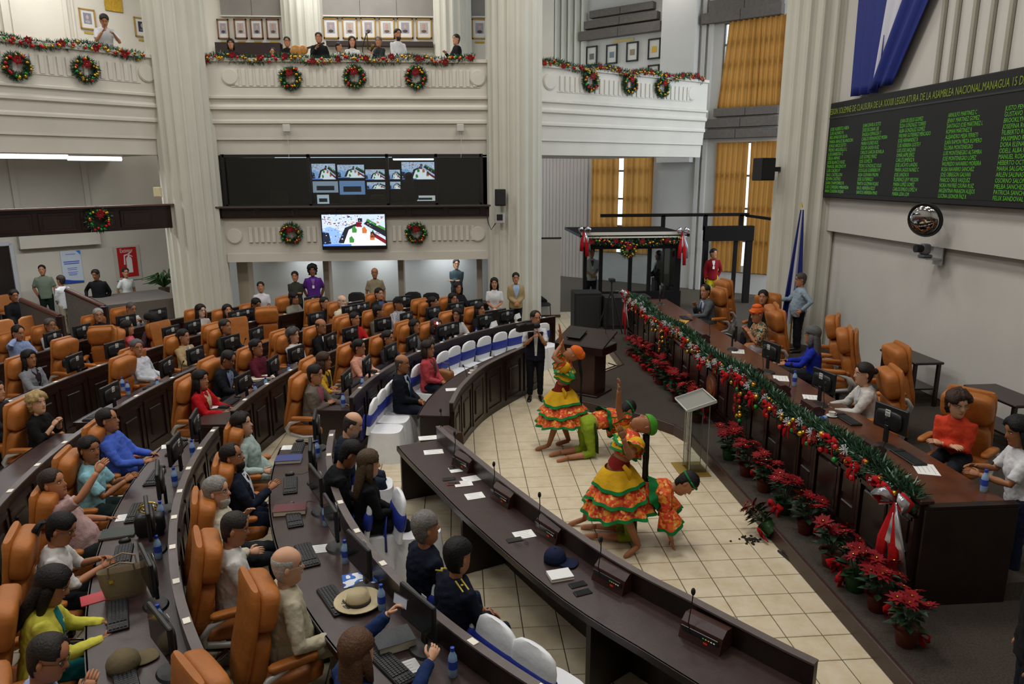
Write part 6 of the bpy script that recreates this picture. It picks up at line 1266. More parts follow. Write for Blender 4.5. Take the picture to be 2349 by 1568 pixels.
for (a,b,k), nm in zip(mons,names):
    off = 1.5; e = empty('control_monitor', mw=PM('C') @ Matrix.Translation(((a[0]+b[0])/2,off,(a[1]+b[1])/2)), label=nm+' screen glowing inside the control room', cat='screen', group='control room screens'); w_, h_ = b[0]-a[0], a[1]-b[1]
    MB().box((0,.03,0),(w_+.04,.05,h_+.04)).obj('casing', BLACKM, e)
    if k == 'pic': picture(w_, h_, e, 0, 1.7, len(nm))
    else: MB().box((0,0,0),(w_,.01,h_)).obj('picture', EM(k,1.3), e); MB().box((0,-.008,-h_*.1),(w_*.7,.004,h_*.4)).obj('window_area', EM('#3a4252',.5), e)
e = empty('ceiling_lamp', mw=PM('C') @ Matrix.Translation(((1.430,4.570)[0],.8,4.52)), label='fluorescent lamp at the top of the control room', cat='lamp'); MB().box((0,0,0),(1.1,.12,.05),bev=.01).obj('diffuser', EM('#f2f6ff',4), e); MB().box((0,0,.04),(1.15,.16,.04)).obj('housing', WALLW, e)
for q, nm in (((-2.280,3.610),'left'),((-0.430,3.480),'middle'),((0.410,3.470),'right')):
    e = MB().puff((0,0,0),(.46,.14,.44),5,.4).obj('chair_back', M('#5a2e14',.5), mw=PM('C') @ Matrix.Translation((q[0],1.0,q[1]-.12))); tag(e, nm+' brown chair back inside the control room', 'chair', 'control room chairs')
person('person with long hair standing inside the control room', (-1.320,20.600,4.160), 90, 'stand', fem=True, far=True, seatz=2.36, top='#17161a', hair='long', sk=1)
# fluorescent tubes under the left balcony
e = empty('fluorescent_lamp', mw=PM('L') @ Matrix.Translation(((-3.232,4.550)[0],1.2,(-3.232,4.550)[1])), label='bright fluorescent lamp hanging under the left balcony', cat='lamp'); ul = (-1.110,4.560)[0]-(-3.232,4.550)[0]
for u0,u1,z in ((-2.2,(-2.362,4.550)[0]-(-3.232,4.550)[0],.015),((-2.362,4.550)[0]-(-3.232,4.550)[0],ul,-.015)): MB().tube([(u0,0,z),(u1-.02,0,z)],.05,10).obj('tube', EM('#f6faff',5), e); MB().box(((u0+u1)/2,0,z+.08),(u1-u0,.14,.05)).obj('housing', WALLW, e)
# ================================================================ PORTRAITS, SIGNS
GOLD = M('#a5803a',.4,.4); BRN = M('#6d4526',.4); MOUNT = M('#cfcdc9',.8)
def portrait(pn, a, b, frame, label, tone=('#8d8a96','#3a3436','#b09080'), off=0):
    e = empty('framed_portrait', mw=PM(pn) @ Matrix.Translation(((a[0]+b[0])/2,-.03,(a[1]+b[1])/2)), label=label, cat='picture', group='framed portraits'); w_, h_ = abs(b[0]-a[0]), abs(a[1]-b[1]); t = .035
    m = MB(); 
    for s_ in (-1,1): m.box((s_*(w_/2-t/2),0,0),(t,.04,h_)); m.box((0,0,s_*(h_/2-t/2)),(w_,.04,t))
    m.obj('frame', frame, e); MB().box((0,.008,0),(w_-t,.012,h_-t)).obj('mount', MOUNT, e); p = MB().box((0,0,.02),(w_*.5,.01,h_*.52)).obj('photograph', M(tone[0],.6), e)
    MB().ell((0,-.004,.02+h_*.06),(w_*.10,.006,h_*.12),10,6).obj('face', M(tone[2],.6), p); MB().ell((0,-.002,.02-h_*.17),(w_*.2,.006,h_*.09),10,6).obj('shoulders', M(tone[1],.6), p); MB().ell((0,-.002,.02+h_*.12),(w_*.11,.005,h_*.08),10,6).obj('hair', M('#2a2422',.7), p)
    pl = MB().box((0,.02,-h_/2-.09),(w_*.6,.008,.055)).obj('nameplate', M('#b59a3c',.3,.7), e); return e
CP = [((-4.240,8.520),(-3.910,7.980)),((-3.760,8.530),(-3.400,7.990)),((-3.300,8.530),(-2.940,7.990)),((-2.840,8.540),(-2.470,7.990)),((-1.210,8.580),(-0.770,8.020)),((-0.660,8.580),(-0.230,8.020)),((-0.120,8.590),(0.310,8.030)),((0.410,8.580),(0.860,8.030)),((0.940,8.590),(1.400,8.040)),((1.490,8.590),(1.950,8.040)),((3.140,8.600),(3.600,8.040))]
od = ['first','second','third','fourth','first','second','third','fourth','fifth','sixth','only']
for i,(a,b) in enumerate(CP): portrait('UC', a, b, BRN if i < 4 else GOLD, ('%s brown framed portrait from the left column' if i < 4 else '%s gold framed portrait between the two pilasters' if i < 10 else '%s gold framed portrait right of both pilasters') % od[i], (('#8d8a96','#3a3436','#b09080'),('#a39c98','#5c4844','#b58a78'))[i%2])
portrait('LB', (-0.403,8.750), (0.014,8.200), GOLD, 'gold framed portrait left of the gold plaque', ('#7d7d8c','#9c9aa0','#b0a098')); portrait('LB', (1.082,8.730), (1.528,8.180), GOLD, 'gold framed portrait right of the gold plaque', ('#2a2a36','#55525c','#8d8688'))
a, b = (0.318,9.230), (0.806,8.790); e = MB().box(((a[0]+b[0])/2,-.02,(a[1]+b[1])/2),(b[0]-a[0],.03,a[1]-b[1]),bev=.005).obj('brass_plaque', M('#a3822a',.25,.8,.3,30), mw=PM('LB')); tag(e, 'engraved gold plaque on the upper left wall', 'plaque')
BLK = M('#171717',.4)
for i,(a,b) in enumerate([((-5.622,8.790),(-5.141,8.090)),((-4.751,8.760),(-4.277,8.080)),((-3.902,8.760),(-3.420,8.090)),((-3.030,8.780),(-2.542,8.090)),((-3.010,7.900),(-2.556,7.350))]):
    e = empty('framed_document', mw=PM('W') @ Matrix.Translation(((a[0]+b[0])/2,-.05,(a[1]+b[1])/2)), label=('leftmost','second','third','upper right','lower right')[i]+' black framed document under the stone lintel', cat='picture', group='framed documents'); w_, h_ = b[0]-a[0], a[1]-b[1]; t = .05; m = MB()
    for s_ in (-1,1): m.box((s_*(w_/2-t/2),0,0),(t,.05,h_)); m.box((0,0,s_*(h_/2-t/2)),(w_,.05,t))
    m.obj('frame', BLK, e); MB().box((0,.01,0),(w_-t,.012,h_-t)).obj('sheet', M('#c9c6bd',.8), e); MB().box((0,0,-.02),(w_*.4,.006,h_*.3)).obj('drawing', M(('#6d6a66','#6a7a84','#8a7a6a','#c9a23c','#5a6a8a')[i],.8), e)
e = MB().box((0,0,0),(.85,.01,.09)).obj('wall_lettering', M('#c2ac6a',.4,.4), mw=PM('W') @ Matrix.Translation(((-4.064,8.850)[0],-.02,(-4.064,8.850)[1]))); tag(e, 'small gold lettering strip above the framed documents', 'lettering')
# extinguisher sign and poster
a, b = (-0.212,1.970), (0.347,1.060); w_, h_ = b[0]-a[0], a[1]-b[1]
e = empty('extinguisher_sign', mw=PM('LB') @ Matrix.Translation(((a[0]+b[0])/2,-.04,(a[1]+b[1])/2)), label='red sign reading Extintor with a white extinguisher', cat='sign'); MB().box((0,.015,-.03),(w_*1.35,.02,h_*1.16)).obj('cabinet_door', M('#bdb9af',.7), e); MB().box((0,0,0),(w_,.012,h_)).obj('red_panel', M('#b51712',.5), e); WS = M('#e2dede',.6)
text('Extintor', -w_*.36, h_*.33, .17, w_*.66, WS, e, 'lettering', -.008); m = MB(); 
def fl(pts): m.add([(x*w_,-.009,z*h_) for x,z in pts],[tuple(range(len(pts)))])
fl([(-.08,-.36),(.22,-.36),(.22,.10),(.17,.16),(.10,.19),(.10,.24),(.02,.24),(.02,.19),(-.05,.16),(-.08,.10)]); fl([(-.16,.20),(.04,.25),(.04,.28),(-.18,.25)]); fl([(-.22,-.08),(-.14,-.08),(-.12,.22),(-.18,.25)]); fl([(.06,.25),(.22,.32),(.22,.35),(.04,.29)]); fl([(.08,.23),(.26,.16),(.27,.19),(.08,.27)]); m.obj('white_pictogram', WS, e)
a, b = (-1.754,1.980), (-1.223,1.040); w_, h_ = b[0]-a[0], a[1]-b[1]
e = empty('wall_poster', mw=PM('LB') @ Matrix.Translation(((a[0]+b[0])/2,-.03,(a[1]+b[1])/2)), label='pale blue poster with blue printed lines left of the red sign', cat='poster'); MB().box((0,0,0),(w_,.012,h_)).obj('sheet', M('#c4d0e0',.7), e); m = MB()
for i,(z,ww) in enumerate(((.40,.5),(.17,.8),(.11,.75),(-.03,.5),(-.08,.45),(-.16,.5),(-.21,.45),(-.25,.4))): m.box((0,-.008,z*h_),(ww*w_,.003,h_*(.035 if i in (1,2) else .018)))
m.obj('printed_lines', M('#5a6cc0',.7), e); MB().add([(-w_/2,-.009,-h_/2),(w_/2,-.009,-h_/2),(w_/2,-.009,-h_*.45),(0,-.009,-h_*.42),(-w_/2,-.009,-h_*.36)],[(0,1,2,3,4)]).obj('blue_wave', M('#1f49b0',.6), e); MB().add([(w_*.28,-.009,h_/2),(w_/2,-.009,h_/2),(w_/2,-.009,h_*.36)],[(0,2,1)]).obj('corner_mark', M('#2f7ad0',.6), e)
# shelves and dark cabinet behind the musicians
for a, b, nm in (((-4.270,7.850),(-2.430,7.390),'left of the singer'),((-1.110,7.870),(1.980,7.840),'behind the saxophonist')):
    e = MB().box(((a[0]+b[0])/2,-.15,(a[1]+b[1])/2),(b[0]-a[0],.3,max(.12,a[1]-b[1]))).obj('gallery_cabinet', CAB, mw=PM('UC')); tag(e, 'dark low cabinet under the portraits '+nm, 'cabinet')
# ================================================================ CHRISTMAS GREENERY
G1 = M('#173a20',.8); G2 = M('#214c2b',.8); G3 = M('#8fa89a',.7); RB = M('#b5161a',.25,.2); GB = M('#c99a2c',.2,.8); GRB = M('#1f8a3a',.25,.3); SB = M('#b9bcc4',.2,.8); REDC = cloth('#b01218'); PET = M('#840d17',.7,0,.2,30,.4,14,.2)
def ballm(m, r=.035): return MB().ell((0,0,0),(r,r,r),10,6).mesh('bauble', m, True)
BALLS = [ballm(RB),ballm(GB),ballm(GRB,.033),ballm(SB,.03),ballm(GB,.028)]
def petals(n, L, w_, mat, tilt=.35, center=True):
    m = MB()
    for k in range(2):
        for i in range(n):
            a = 2*math.pi*(i+.5*k)/n; c, s_ = math.cos(a), math.sin(a); l = L*(1-.3*k); z = .012*k
            P = lambda r, t, h: (c*r-s_*t, s_*r+c*t, h+z)
            m.add([P(.01,0,0),P(l*.5,w_/2,l*tilt*.5),P(l,0,l*tilt*.4),P(l*.5,-w_/2,l*tilt*.5),P(l*.5,0,l*tilt*.35)],[(0,4,1),(1,4,2),(2,4,3),(3,4,0)])
    if center: m.ell((0,0,.016),(.010,.010,.008),6,4,1)
    return m.mesh('red_flower', [mat,GB])
FLW = petals(7,.10,.05,PET); FLWB = petals(8,.095,.042,PET,.15)
def bow_mesh(mat, L=.4):
    m = MB()
    for s_ in (-1,1): m.tube([(0,0,0),(s_*.05,-.02,.05),(s_*.11,-.02,.04),(s_*.10,-.02,-.02),(0,0,0)],[.012,.03,.034,.03,.012],6,flat=.35); m.tube([(0,0,0),(s_*.05,-.02,-L*.5),(s_*.07,-.015,-L)],[.012,.03,.028],6,flat=.2)
    m.ell((0,-.02,0),(.025,.025,.025),8,5); return m.mesh('ribbon_bow', mat, True)
BOWR = bow_mesh(REDC,.16); BOWG = bow_mesh(M('#c2963a',.3,.6),.12)
SPRAY = MB()
for i in range(26):
    rn = random.Random(i); d = Vector((rn.uniform(-1,1),rn.uniform(-1,.2),rn.uniform(-.8,1))).normalized(); SPRAY.tube([(0,0,0),d*.05,d*.09],[.006,.008,.003],4); SPRAY.ell(d*.09,(.012,.012,.012),5,3)
SPRAY = SPRAY.mesh('frosted_spray', M('#c9cdd2',.5))
def needles(path, r, per_m, seed, L=(.045,.085), parent=None, frost=.12, name='greenery', flat_=1):
    rn = random.Random(seed); m = MB(); tot = sum((b-a).length for a,b in zip(path,path[1:]))
    for a, b in zip(path,path[1:]):
        seg = (b-a).length; t = (b-a).normalized(); A = t.orthogonal().normalized(); B = t.cross(A)
        for i in range(int(seg*per_m)+1):
            p = a.lerp(b, rn.random()); an = rn.uniform(0,2*math.pi); d = A*math.cos(an)+B*math.sin(an); l = rn.uniform(*L); q = p+d*r*rn.uniform(.1,.75); e_ = q+(d+t*rn.uniform(-.9,.9)).normalized()*l; sd = (e_-q).cross(Vector((rn.uniform(-1,1),rn.uniform(-1,1),rn.uniform(-1,1)))).normalized()*.009
            m.add([q-sd,q+sd,e_+sd*.3,e_-sd*.3],[(0,1,2,3)],2 if rn.random() < frost else rn.randint(0,1))
    o = m.obj(name, [G1,G2,G3], parent); o['kind'] = 'stuff'; return o
def garland(path, seed, label, r=.13, per=950, step=.11, big=False):
    path = [Vector(p) for p in path]; c = path[len(path)//2].copy(); e = empty('christmas_garland', c, 0, label, 'garland'); pp = [p-c for p in path]
    needles(pp, r, per, seed, parent=e); rn = random.Random(seed+1); L = 0; nxt = .05; k = 0
    for a, b in zip(pp,pp[1:]):
        seg = (b-a).length
        while L+seg > nxt:
            t = (nxt-L)/seg; p = a.lerp(b,t); tt = (b-a).normalized(); out = Vector((tt.y,-tt.x,0)).normalized()
            if out.dot(Vector((0,0,0))-c) < 0 and False: out = -out
            if out.y > .1 and not big: out = -out
            if big: out = Vector((-1,0,0))
            q = p+out*(r*.75)+Vector((rn.uniform(-.03,.03),rn.uniform(-.03,.03),rn.uniform(-.06,.06)))
            ty = k % 6
            if ty == 0:
                f = link('red_flower', FLW, e, q); f.rotation_euler = out.to_track_quat('Z','Y').to_euler()
            elif ty == 3 and big:
                f = link('ribbon_bow', BOWR, e, q-Vector((0,0,.04)), RAD(-90))
            elif ty in (2,5) and big: link('frosted_spray', SPRAY, e, q, RAD(-90)).scale = (.62,.62,.62)
            else: link('bauble', BALLS[rn.choice([0,1,1,4,2,0])], e, q); link('bauble', BALLS[rn.choice([0,1,4])], e, q+Vector((rn.uniform(-.05,.05),rn.uniform(-.05,.05),rn.uniform(-.05,.02))))
            if big and k % 4 == 1: q2 = q+Vector((.0,0,-rn.uniform(.12,.2))); link('bauble', BALLS[rn.choice([0,1,2])], e, q2)
            nxt += step; k += 1
        L += seg
    return e
def on(pn, u, y, z): return PM(pn) @ Vector((u,y,z))
garland([on('C',-3.6+.42*i,-.06,6.95+.05*math.sin(i*1.7)) for i in range(17)], 1, 'christmas garland along the centre balcony rail')
garland([on('L',-4.6+.42*i,-.06,6.95+.06*math.sin(i*1.3)) for i in range(10)], 2, 'christmas garland along the left balcony rail')
garland([on('R',.75+.42*i,-.06,6.97+.06*math.sin(i*1.5)) for i in range(16)], 3, 'christmas garland along the right balcony rail')
def wreath(P, M4, label, seed, R=.215):
    e = empty('christmas_wreath', mw=M4 @ Matrix.Translation(P), label=label, cat='wreath', group='christmas wreaths'); pts = [Vector((R*math.cos(a),-.06,R*math.sin(a))) for a in [2*math.pi*i/16 for i in range(17)]]
    needles(pts, .085, 700, seed, (.05,.09), e, .06); MB().tube(pts,.035,6).obj('ring', G1, e); rn = random.Random(seed)
    for i in range(20):
        a = 2*math.pi*i/20+rn.uniform(-.1,.1); link('bauble', BALLS[rn.choice([0,1,1,2,4])], e, (R*1.02*math.cos(a)+rn.uniform(-.04,.04),-.12,R*math.sin(a)+rn.uniform(-.04,.04)))
    f = link('red_flower', FLW, e, (.0,-.15,R*.55)); f.rotation_euler = (RAD(90),0,0); f.scale = (1.2,1.2,1.2); return e
def wr_(pn, uz, label, seed, y=-.08): wreath((uz[0],y,uz[1]), PM(pn), label, seed)
wr_('L',(-3.515,6.400),'left wreath on the left balcony',11); wr_('L',(-2.157,6.460),'right wreath on the left balcony',12); wr_('C',(-1.510,6.480),'left of three wreaths on the centre balcony',13); wr_('C',(0.080,6.520),'middle of three wreaths on the centre balcony',14); wr_('C',(1.620,6.510),'right of three wreaths on the centre balcony',15)
wr_('R',(2.415,6.620),'left of three wreaths on the right balcony',16); wr_('R',(3.894,6.630),'middle of three wreaths on the right balcony',17); wr_('R',(5.219,6.610),'right of three wreaths on the right balcony',18); wr_('BD',(-1.598,3.120),'wreath on the dark wooden band at left',19,-.04); wr_('C',(-1.790,2.610),'wreath left of the television',20,-.02); wr_('C',(1.490,2.590),'wreath right of the television',21,-.02)
ys = [5.75+.4*i for i in range(29)]
garland([(DX-.03,y,1.22+.05*math.sin(y*2.1)+.0) for y in ys], 5, 'long green garland with red bows along the dais desk', .16, 2300, .085, True)
for yy, nm in ((13.6,'far'),(9.6,'near')):
    e = empty('garland_pendant', (DX-.06,yy,1.15), 0, nm+' hanging cluster of baubles under the dais garland', 'garland'); needles([Vector((0,0,0)),Vector((-.02,0,-.25)),Vector((-.02,0,-.5))], .10, 500, 31+int(yy), parent=e); rn = random.Random(int(yy))
    for i in range(12): link('bauble', BALLS[rn.choice([0,1,1,4,2])], e, (-.10,rn.uniform(-.12,.12),-.05-.04*i))
    for z in (-.18,-.34): f = link('red_flower', FLWB, e, (-.13,rn.uniform(-.05,.05),z)); f.rotation_euler = (0,RAD(-90),0)
def big_bow(P, rz, label, L=.95):
    e = empty('ribbon_bow', P, RAD(rz), label, 'bow'); SILR = M('#b4b6bd',.22,.7)
    for mat, s0, nm in ((REDC,1,'red_ribbon'),(SILR,.8,'silver_ribbon')):
        m = MB(); o = .05 if mat is SILR else 0
        for s_ in (-1,1): m.tube([(0,0,0),(s_*.08,-.05-o,.10),(s_*.17,-.06-o,.06),(s_*.13,-.05,-.04),(0,0,0)],[.012,.045,.05,.04,.012],6,flat=.16); m.tube([(0,-.02,0),(s_*.06+o,-.05,-L*.4),(s_*.08+o*1.5,-.05+o,-L*s0*(.95 if s_ > 0 else .75))],[.02,.055,.05],6,flat=.12)
        m.obj(nm, mat, e, True)
    return e
big_bow((DX-.16,5.82,1.16), -70, 'large red and silver bow at the near end of the dais desk'); big_bow((DX-.14,16.7,1.3), -80, 'red and silver bow at the far end of the dais desk', 1.0)
# ---- poinsettias
LEAF = M('#1f3d20',.6,0,.1,30,.3,12); FOILS = [M('#54281a',.4,.3,.4,20),M('#20401d',.4,.3,.4,20),M('#4c1711',.4,.2,.4,20)]
pl_ = MB()
for i in range(34):
    rn = random.Random(100+i); a = rn.uniform(0,6.28); r0 = rn.uniform(.02,.08); z = rn.uniform(.18,.40); L = rn.uniform(.10,.17); c, s_ = math.cos(a), math.sin(a); dz = rn.uniform(-.05,.05); wd = .035
    P = lambda r,t,h: (c*r-s_*t,s_*r+c*t,z+h); pl_.add([P(r0,0,0),P(r0+L*.5,wd,dz*.6+.01),P(r0+L,0,dz),P(r0+L*.5,-wd,dz*.6+.01)],[(0,1,2,3)])
for i in range(6): a = i*1.05; pl_.tube([(0,0,.12),(math.cos(a)*.06,math.sin(a)*.06,.3),(math.cos(a)*.1,math.sin(a)*.1,.42)],.006,5)
LEAVES = pl_.mesh('foliage', LEAF)
def poinsettia(P, label, seed, s=1.0, tilt=None):
    rn = random.Random(seed); e = empty('poinsettia', P, rn.uniform(0,6), label, 'plant', 'potted poinsettias along the dais'); MB().lathe([(.075,0),(.10,.15),(.125,.17),(.10,.165),(.08,.13)],12).obj('foil_pot', FOILS[seed % 3], e, 40); link('foliage', LEAVES, e); f = link('ribbon_bow', BOWR, e, (-.11,0,.09), RAD(-90))
    for i in range(8):
        a = i*.9+rn.uniform(-.3,.3); r = 0 if i == 0 else rn.uniform(.09,.15); q = link('flower', FLWB, e, (math.cos(a)*r,math.sin(a)*r,rn.uniform(.38,.48))); q.rotation_euler = (rn.uniform(-.5,.5),rn.uniform(-.6,.2),rn.uniform(0,3)); q.scale = (rn.uniform(.85,1.25),)*3
    e.scale = (s,s,s)
    if tilt: e.rotation_euler = tilt
    return e
spots = [(3.86+.05*((i*7)%3-1),15.2-.36*i) for i in range(13)]
nth = ['first','second','third','fourth','fifth','sixth','seventh','eighth','ninth','tenth','eleventh','twelfth','thirteenth']
for i,(x,y) in enumerate(spots): poinsettia((x,y,.165), nth[i]+' red poinsettia from the far end of the dais edge', i, .95)
near = [(3.750,9.290,0.200),(3.780,8.720,0.200),(3.810,8.230,0.200),(3.790,7.620,0.200),(3.820,7.130,0.200),(3.750,6.440,0.200),(3.760,5.990,0.200),(3.790,5.660,0.200),(3.650,5.160,0.200)]
for i,q in enumerate(near): poinsettia((max(3.75,min(3.95,q[0])),q[1],.165), nth[i]+' red poinsettia after the acrylic lectern along the dais', 40+i, 1.0)
poinsettia((3.520,7.280,0.000)[:2]+(.09,), 'tipped over poinsettia spilling soil on the tiles', 61, .85, (RAD(-50),RAD(-35),0))
rn = random.Random(5); m = MB(); q = (3.280,7.320,0.000)
for i in range(60): a = rn.uniform(0,6.28); r = abs(rn.gauss(0,.06)); m.ell((q[0]+math.cos(a)*r*1.6,q[1]+math.sin(a)*r,.006),(rn.uniform(.008,.02),)*2+(.010,),6,4)
o = m.obj('spilled_soil', M('#1c1712',1)); tag(o, 'dark spilled soil beside the tipped poinsettia', 'soil', kind='stuff')
# ================================================================ BOOTH
bo = empty('interpreter_booth', (4.9,20.4,0), 0, 'dark framed glass booth with garland behind the dais', 'booth'); BF = M('#0f0b0a',.75,spec=.15); O = Vector((4.9,20.4,0))
def bb(a, b, mat=BF, nm='frame'): a, b = Vector(a)-O, Vector(b)-O; c = (a+b)/2; return MB().box(c,(abs(a.x-b.x),abs(a.y-b.y),abs(a.z-b.z))).obj(nm, mat, bo)
X0, X1 = (3.590,20.400,1.660)[0], (6.340,20.400,1.630)[0]
for px in ((3.610,20.400,1.660),(4.070,20.400,1.660),(4.930,20.400,1.640),(5.490,20.400,1.640),(6.290,20.400,1.630)): bb((px[0]-.05,20.36,.1),(px[0]+.05,20.46,2.35),nm='post')
bb((X0-.1,20.3,2.02),(X1+.1,20.48,2.36),nm='header'); bb((X0-.1,20.34,.1),(X1+.1,20.48,.78),nm='lower_panel'); bb((X0-.15,20.25,2.36),(X1+.25,23.3,2.44),nm='roof'); bb((X0-.12,20.22,2.42),(X1+.15,20.30,2.50),M('#c9c4b6',.5),'white_rail'); bb((X0-.12,20.20,2.34),(X1+.15,20.26,2.38),M('#c9c4b6',.5),'white_rail')
BG_ = glass_mat('#eef2f2', key='booth_glass', a=.02); bb((X0,20.40,.8),(X1,20.408,2.0),BG_,'pane'); bb((X1,20.46,.1),(X1+.08,23.2,.78),nm='lower_panel'); bb((X1,20.4,.78),(X1+.08,20.5,2.36),nm='post'); bb((X1+.03,20.5,.8),(X1+.038,22.0,2.0),BG_,'pane'); bb((X1,21.2,.78),(X1+.08,21.28,2.36),nm='post'); bb((X1,22.0,.1),(X1+.08,22.1,2.36),nm='post')
D0, D1 = (7.550,21.600,1.470), (8.910,21.600,1.450); bb((D0[0]-.07,21.55,.1),(D0[0]+.07,21.7,2.55),nm='post'); bb((D1[0]-.09,21.55,.1),(D1[0]+.09,21.7,2.55),nm='post'); bb((D0[0]-.07,21.52,2.1),(D1[0]+.1,21.72,2.55),nm='header'); bb((D0[0]+.9,21.6,.1),(D0[0]+1.0,21.7,2.3),nm='post')
R0, R1 = (7.750,23.500,2.440), (9.510,22.000,2.430); bb((X0+1,23.2,2.75),(R1[0],23.3,2.85),nm='upper_rail'); bb((R1[0]-.1,21.0,2.72),(R1[0],23.3,2.8),nm='upper_rail')
for x in (6.6,8.0,9.2): bb((x,23.2,2.3),(x+.12,23.3,2.8),nm='rail_post')
garland([(X0+.1+i*.2,20.24,2.30-.10*math.sin(i/13*math.pi)) for i in range(14)], 8, 'garland across the front of the booth', .12, 600, .12); wreath((0,0,0), Matrix.Translation(((4.820,20.300,2.010)[0],20.28,(4.820,20.300,2.010)[2])), 'heart shaped wreath hanging under the booth garland', 22, .17)
big_bow((X0-.05,20.2,2.55), 0, 'red and silver bow at the left corner of the booth', .75); big_bow((X1+.02,20.2,2.5), 0, 'red and silver bow at the right corner of the booth', 1.0)
person('man in white shirt with lanyard standing inside the booth', (3.960,21.300,1.970), 275, 'stand', far=True, seatz=.165, top='#c4c6c4', kind='tee', hair='short', sk=1, badge='#333333', arms=('front','front'))
person('grey haired woman in dark jacket inside the booth', (6.110,21.600,1.540), 180, 'stand', far=True, seatz=.165, fem=True, top='#23211f', kind='jacket', inner='#a8a49a', hair='bob', hcol='#4a3c34', sk=3)
person('woman in red blouse and yellow trousers in the booth doorway', (7.690,21.300,1.900), 260, 'stand', far=True, seatz=.165, fem=True, top='#7d0f18', kind='shirt', pants='#b9a81c', hair='bun', hcol='#0f0c0c', sk=1, hy=30, badge='#c9c9c9', arms=('back','side'))
p_ = (2.640,20.700,1.770); e = MB().box((0,0,1.15),(.62,.06,2.3)).obj('folding_screen', M('#b4b0a8',.8,0,.2,60), loc=(p_[0],20.7,.0)); tag(e, 'tall pale partition panel right of the middle column', 'panel'); MB().box((0,0,2.32),(.64,.08,.04)).obj('cap', BLK, e); MB().box((0,0,.04),(.64,.08,.08)).obj('foot', M('#4a2f28',.5), e)
sp = speaker((3.34,18.6,.55), (.72,.6,1.1), 0, 'big black floor loudspeaker left of the booth')
e = empty('camera_tripod', (3.75,17.35,.165), 0, 'black camera tripod by the floor loudspeaker', 'tripod')
for i in range(3): a = RAD(120*i+30); MB().tube([(0,0,1.15),(math.cos(a)*.4,math.sin(a)*.4,0)],.016,6).obj('leg', BLACKM, e)
MB().tube([(0,0,1.0),(0,0,1.35)],.02,8).obj('center_column', BLACKM, e); MB().box((0,0,1.4),(.14,.2,.08),bev=.01).obj('head', BLACKM, e)
cb = empty('loudspeaker_case', (4.35,18.4,.165), 0, 'dark equipment cabinet before the booth', 'cabinet'); MB().box((0,0,.42),(1.2,.6,.84),bev=.01).obj('body', M('#1a1715',.6), cb); MB().box((0,-.305,.42),(1.0,.02,.66)).obj('door', M('#221e1c',.6), cb)
# potted palm
pe = empty('potted_palm', (-8.580,21.500,1.060)[:2]+(.95,), 0, 'green leafy palm behind the grey platform', 'plant'); m = MB(); rn = random.Random(9)
for i in range(46):
    a = rn.uniform(0,6.28); L = rn.uniform(.35,.65); h_ = rn.uniform(.15,.5); pts = [Vector((0,0,0)),Vector((math.cos(a)*L*.4,math.sin(a)*L*.4,h_)),Vector((math.cos(a)*L,math.sin(a)*L,h_*.7))]; m.tube(pts,[.006,.028,.004],4,flat=.2)
m.obj('fronds', M('#2c5424',.6,0,0,60,.3,8), pe); MB().lathe([(.12,-.3),(.16,0),(.14,0)],12).obj('pot', M('#4a3a30',.7), pe)
# ================================================================ ITEMS ON THE TABLES
Z = .75
def fput(proto, P, lab, cat, grp, rz): put(proto, P[0], P[1], Z, rz, lab, cat, grp)
for P, rz, nm in (((-0.150,8.800,0.820),-58,'at the aisle end of the front table'),((0.030,7.940,0.820),-57,'second from the aisle on the front table'),((0.440,6.990,0.820),-60,'third from the aisle on the front table'),((0.830,6.220,0.820),-60,'fourth from the aisle on the front table'),((1.240,5.350,0.820),-54,'fifth from the aisle on the front table'),((1.750,4.550,0.820),-50,'nearest the viewer on the front table')): fput(CON, P, 'wooden microphone console '+nm, 'console', 'consoles on the front table', rz)
fput(MIC, (0.100,11.210,0.750), 'microphone on the front table beside coffee cup', 'microphone', 'desk microphones', -120)
for P, rz, nm in (((-0.450,8.950,0.750),8,'nearest the aisle on the front table'),((-0.360,8.450,0.750),8,'second from the aisle on the front table'),((-0.060,7.880,0.750),15,'under a phone on the front table'),((0.090,7.600,0.750),18,'larger of two overlapping on the front table'),((-0.000,7.470,0.753),10,'smaller of two overlapping on the front table'),((0.120,7.150,0.750),15,'alone in the middle of the front table'),((0.570,6.260,0.750),15,'beside phone and spectacles on the front table'),((-0.130,11.110,0.750),5,'near the coffee cup table end'),((-2.160,8.760,0.750),2,'before woman in pale green'),((-1.310,6.150,0.750),8,'two stacked before man in white shirt'),((-3.700,8.950,0.750),20,'before man in bright blue shirt'),((-3.390,6.950,0.750),12,'with a pen before man pointing'),((-0.430,4.420,0.750),25,'at the elbow of woman with raised phone'),((-3.650,10.550,0.750),30,'under the hands of woman in red blazer')): paper(P, rz, 'white printed paper '+nm, .20 if P[1] < 8 else .24, .15)
book((0.810,5.500,0.750), 12, .2, .15, .03, '#dcdcdc', 'white booklet pile beside the navy cap', 'booklet'); book((-2.090,8.310,0.750), 4, .30, .2, .045, '#2c3a78', 'thick blue book before man in navy blazer'); book((-1.770,6.930,0.750), 6, .32, .18, .055, '#5a1a24', 'thick dark red book before grey-haired man'); book((-0.530,4.690,0.750), 22, .28, .21, .07, '#23282c', 'thick black book before woman with raised phone'); book((-3.350,12.040,0.750), 25, .36, .24, .03, '#d8d2bf', 'open pale folder on the desk of man in dark suit', 'folder'); book((-3.320,6.600,0.750), 14, .30, .21, .02, '#2c3430', 'dark thin folder before woman with ponytail', 'folder')
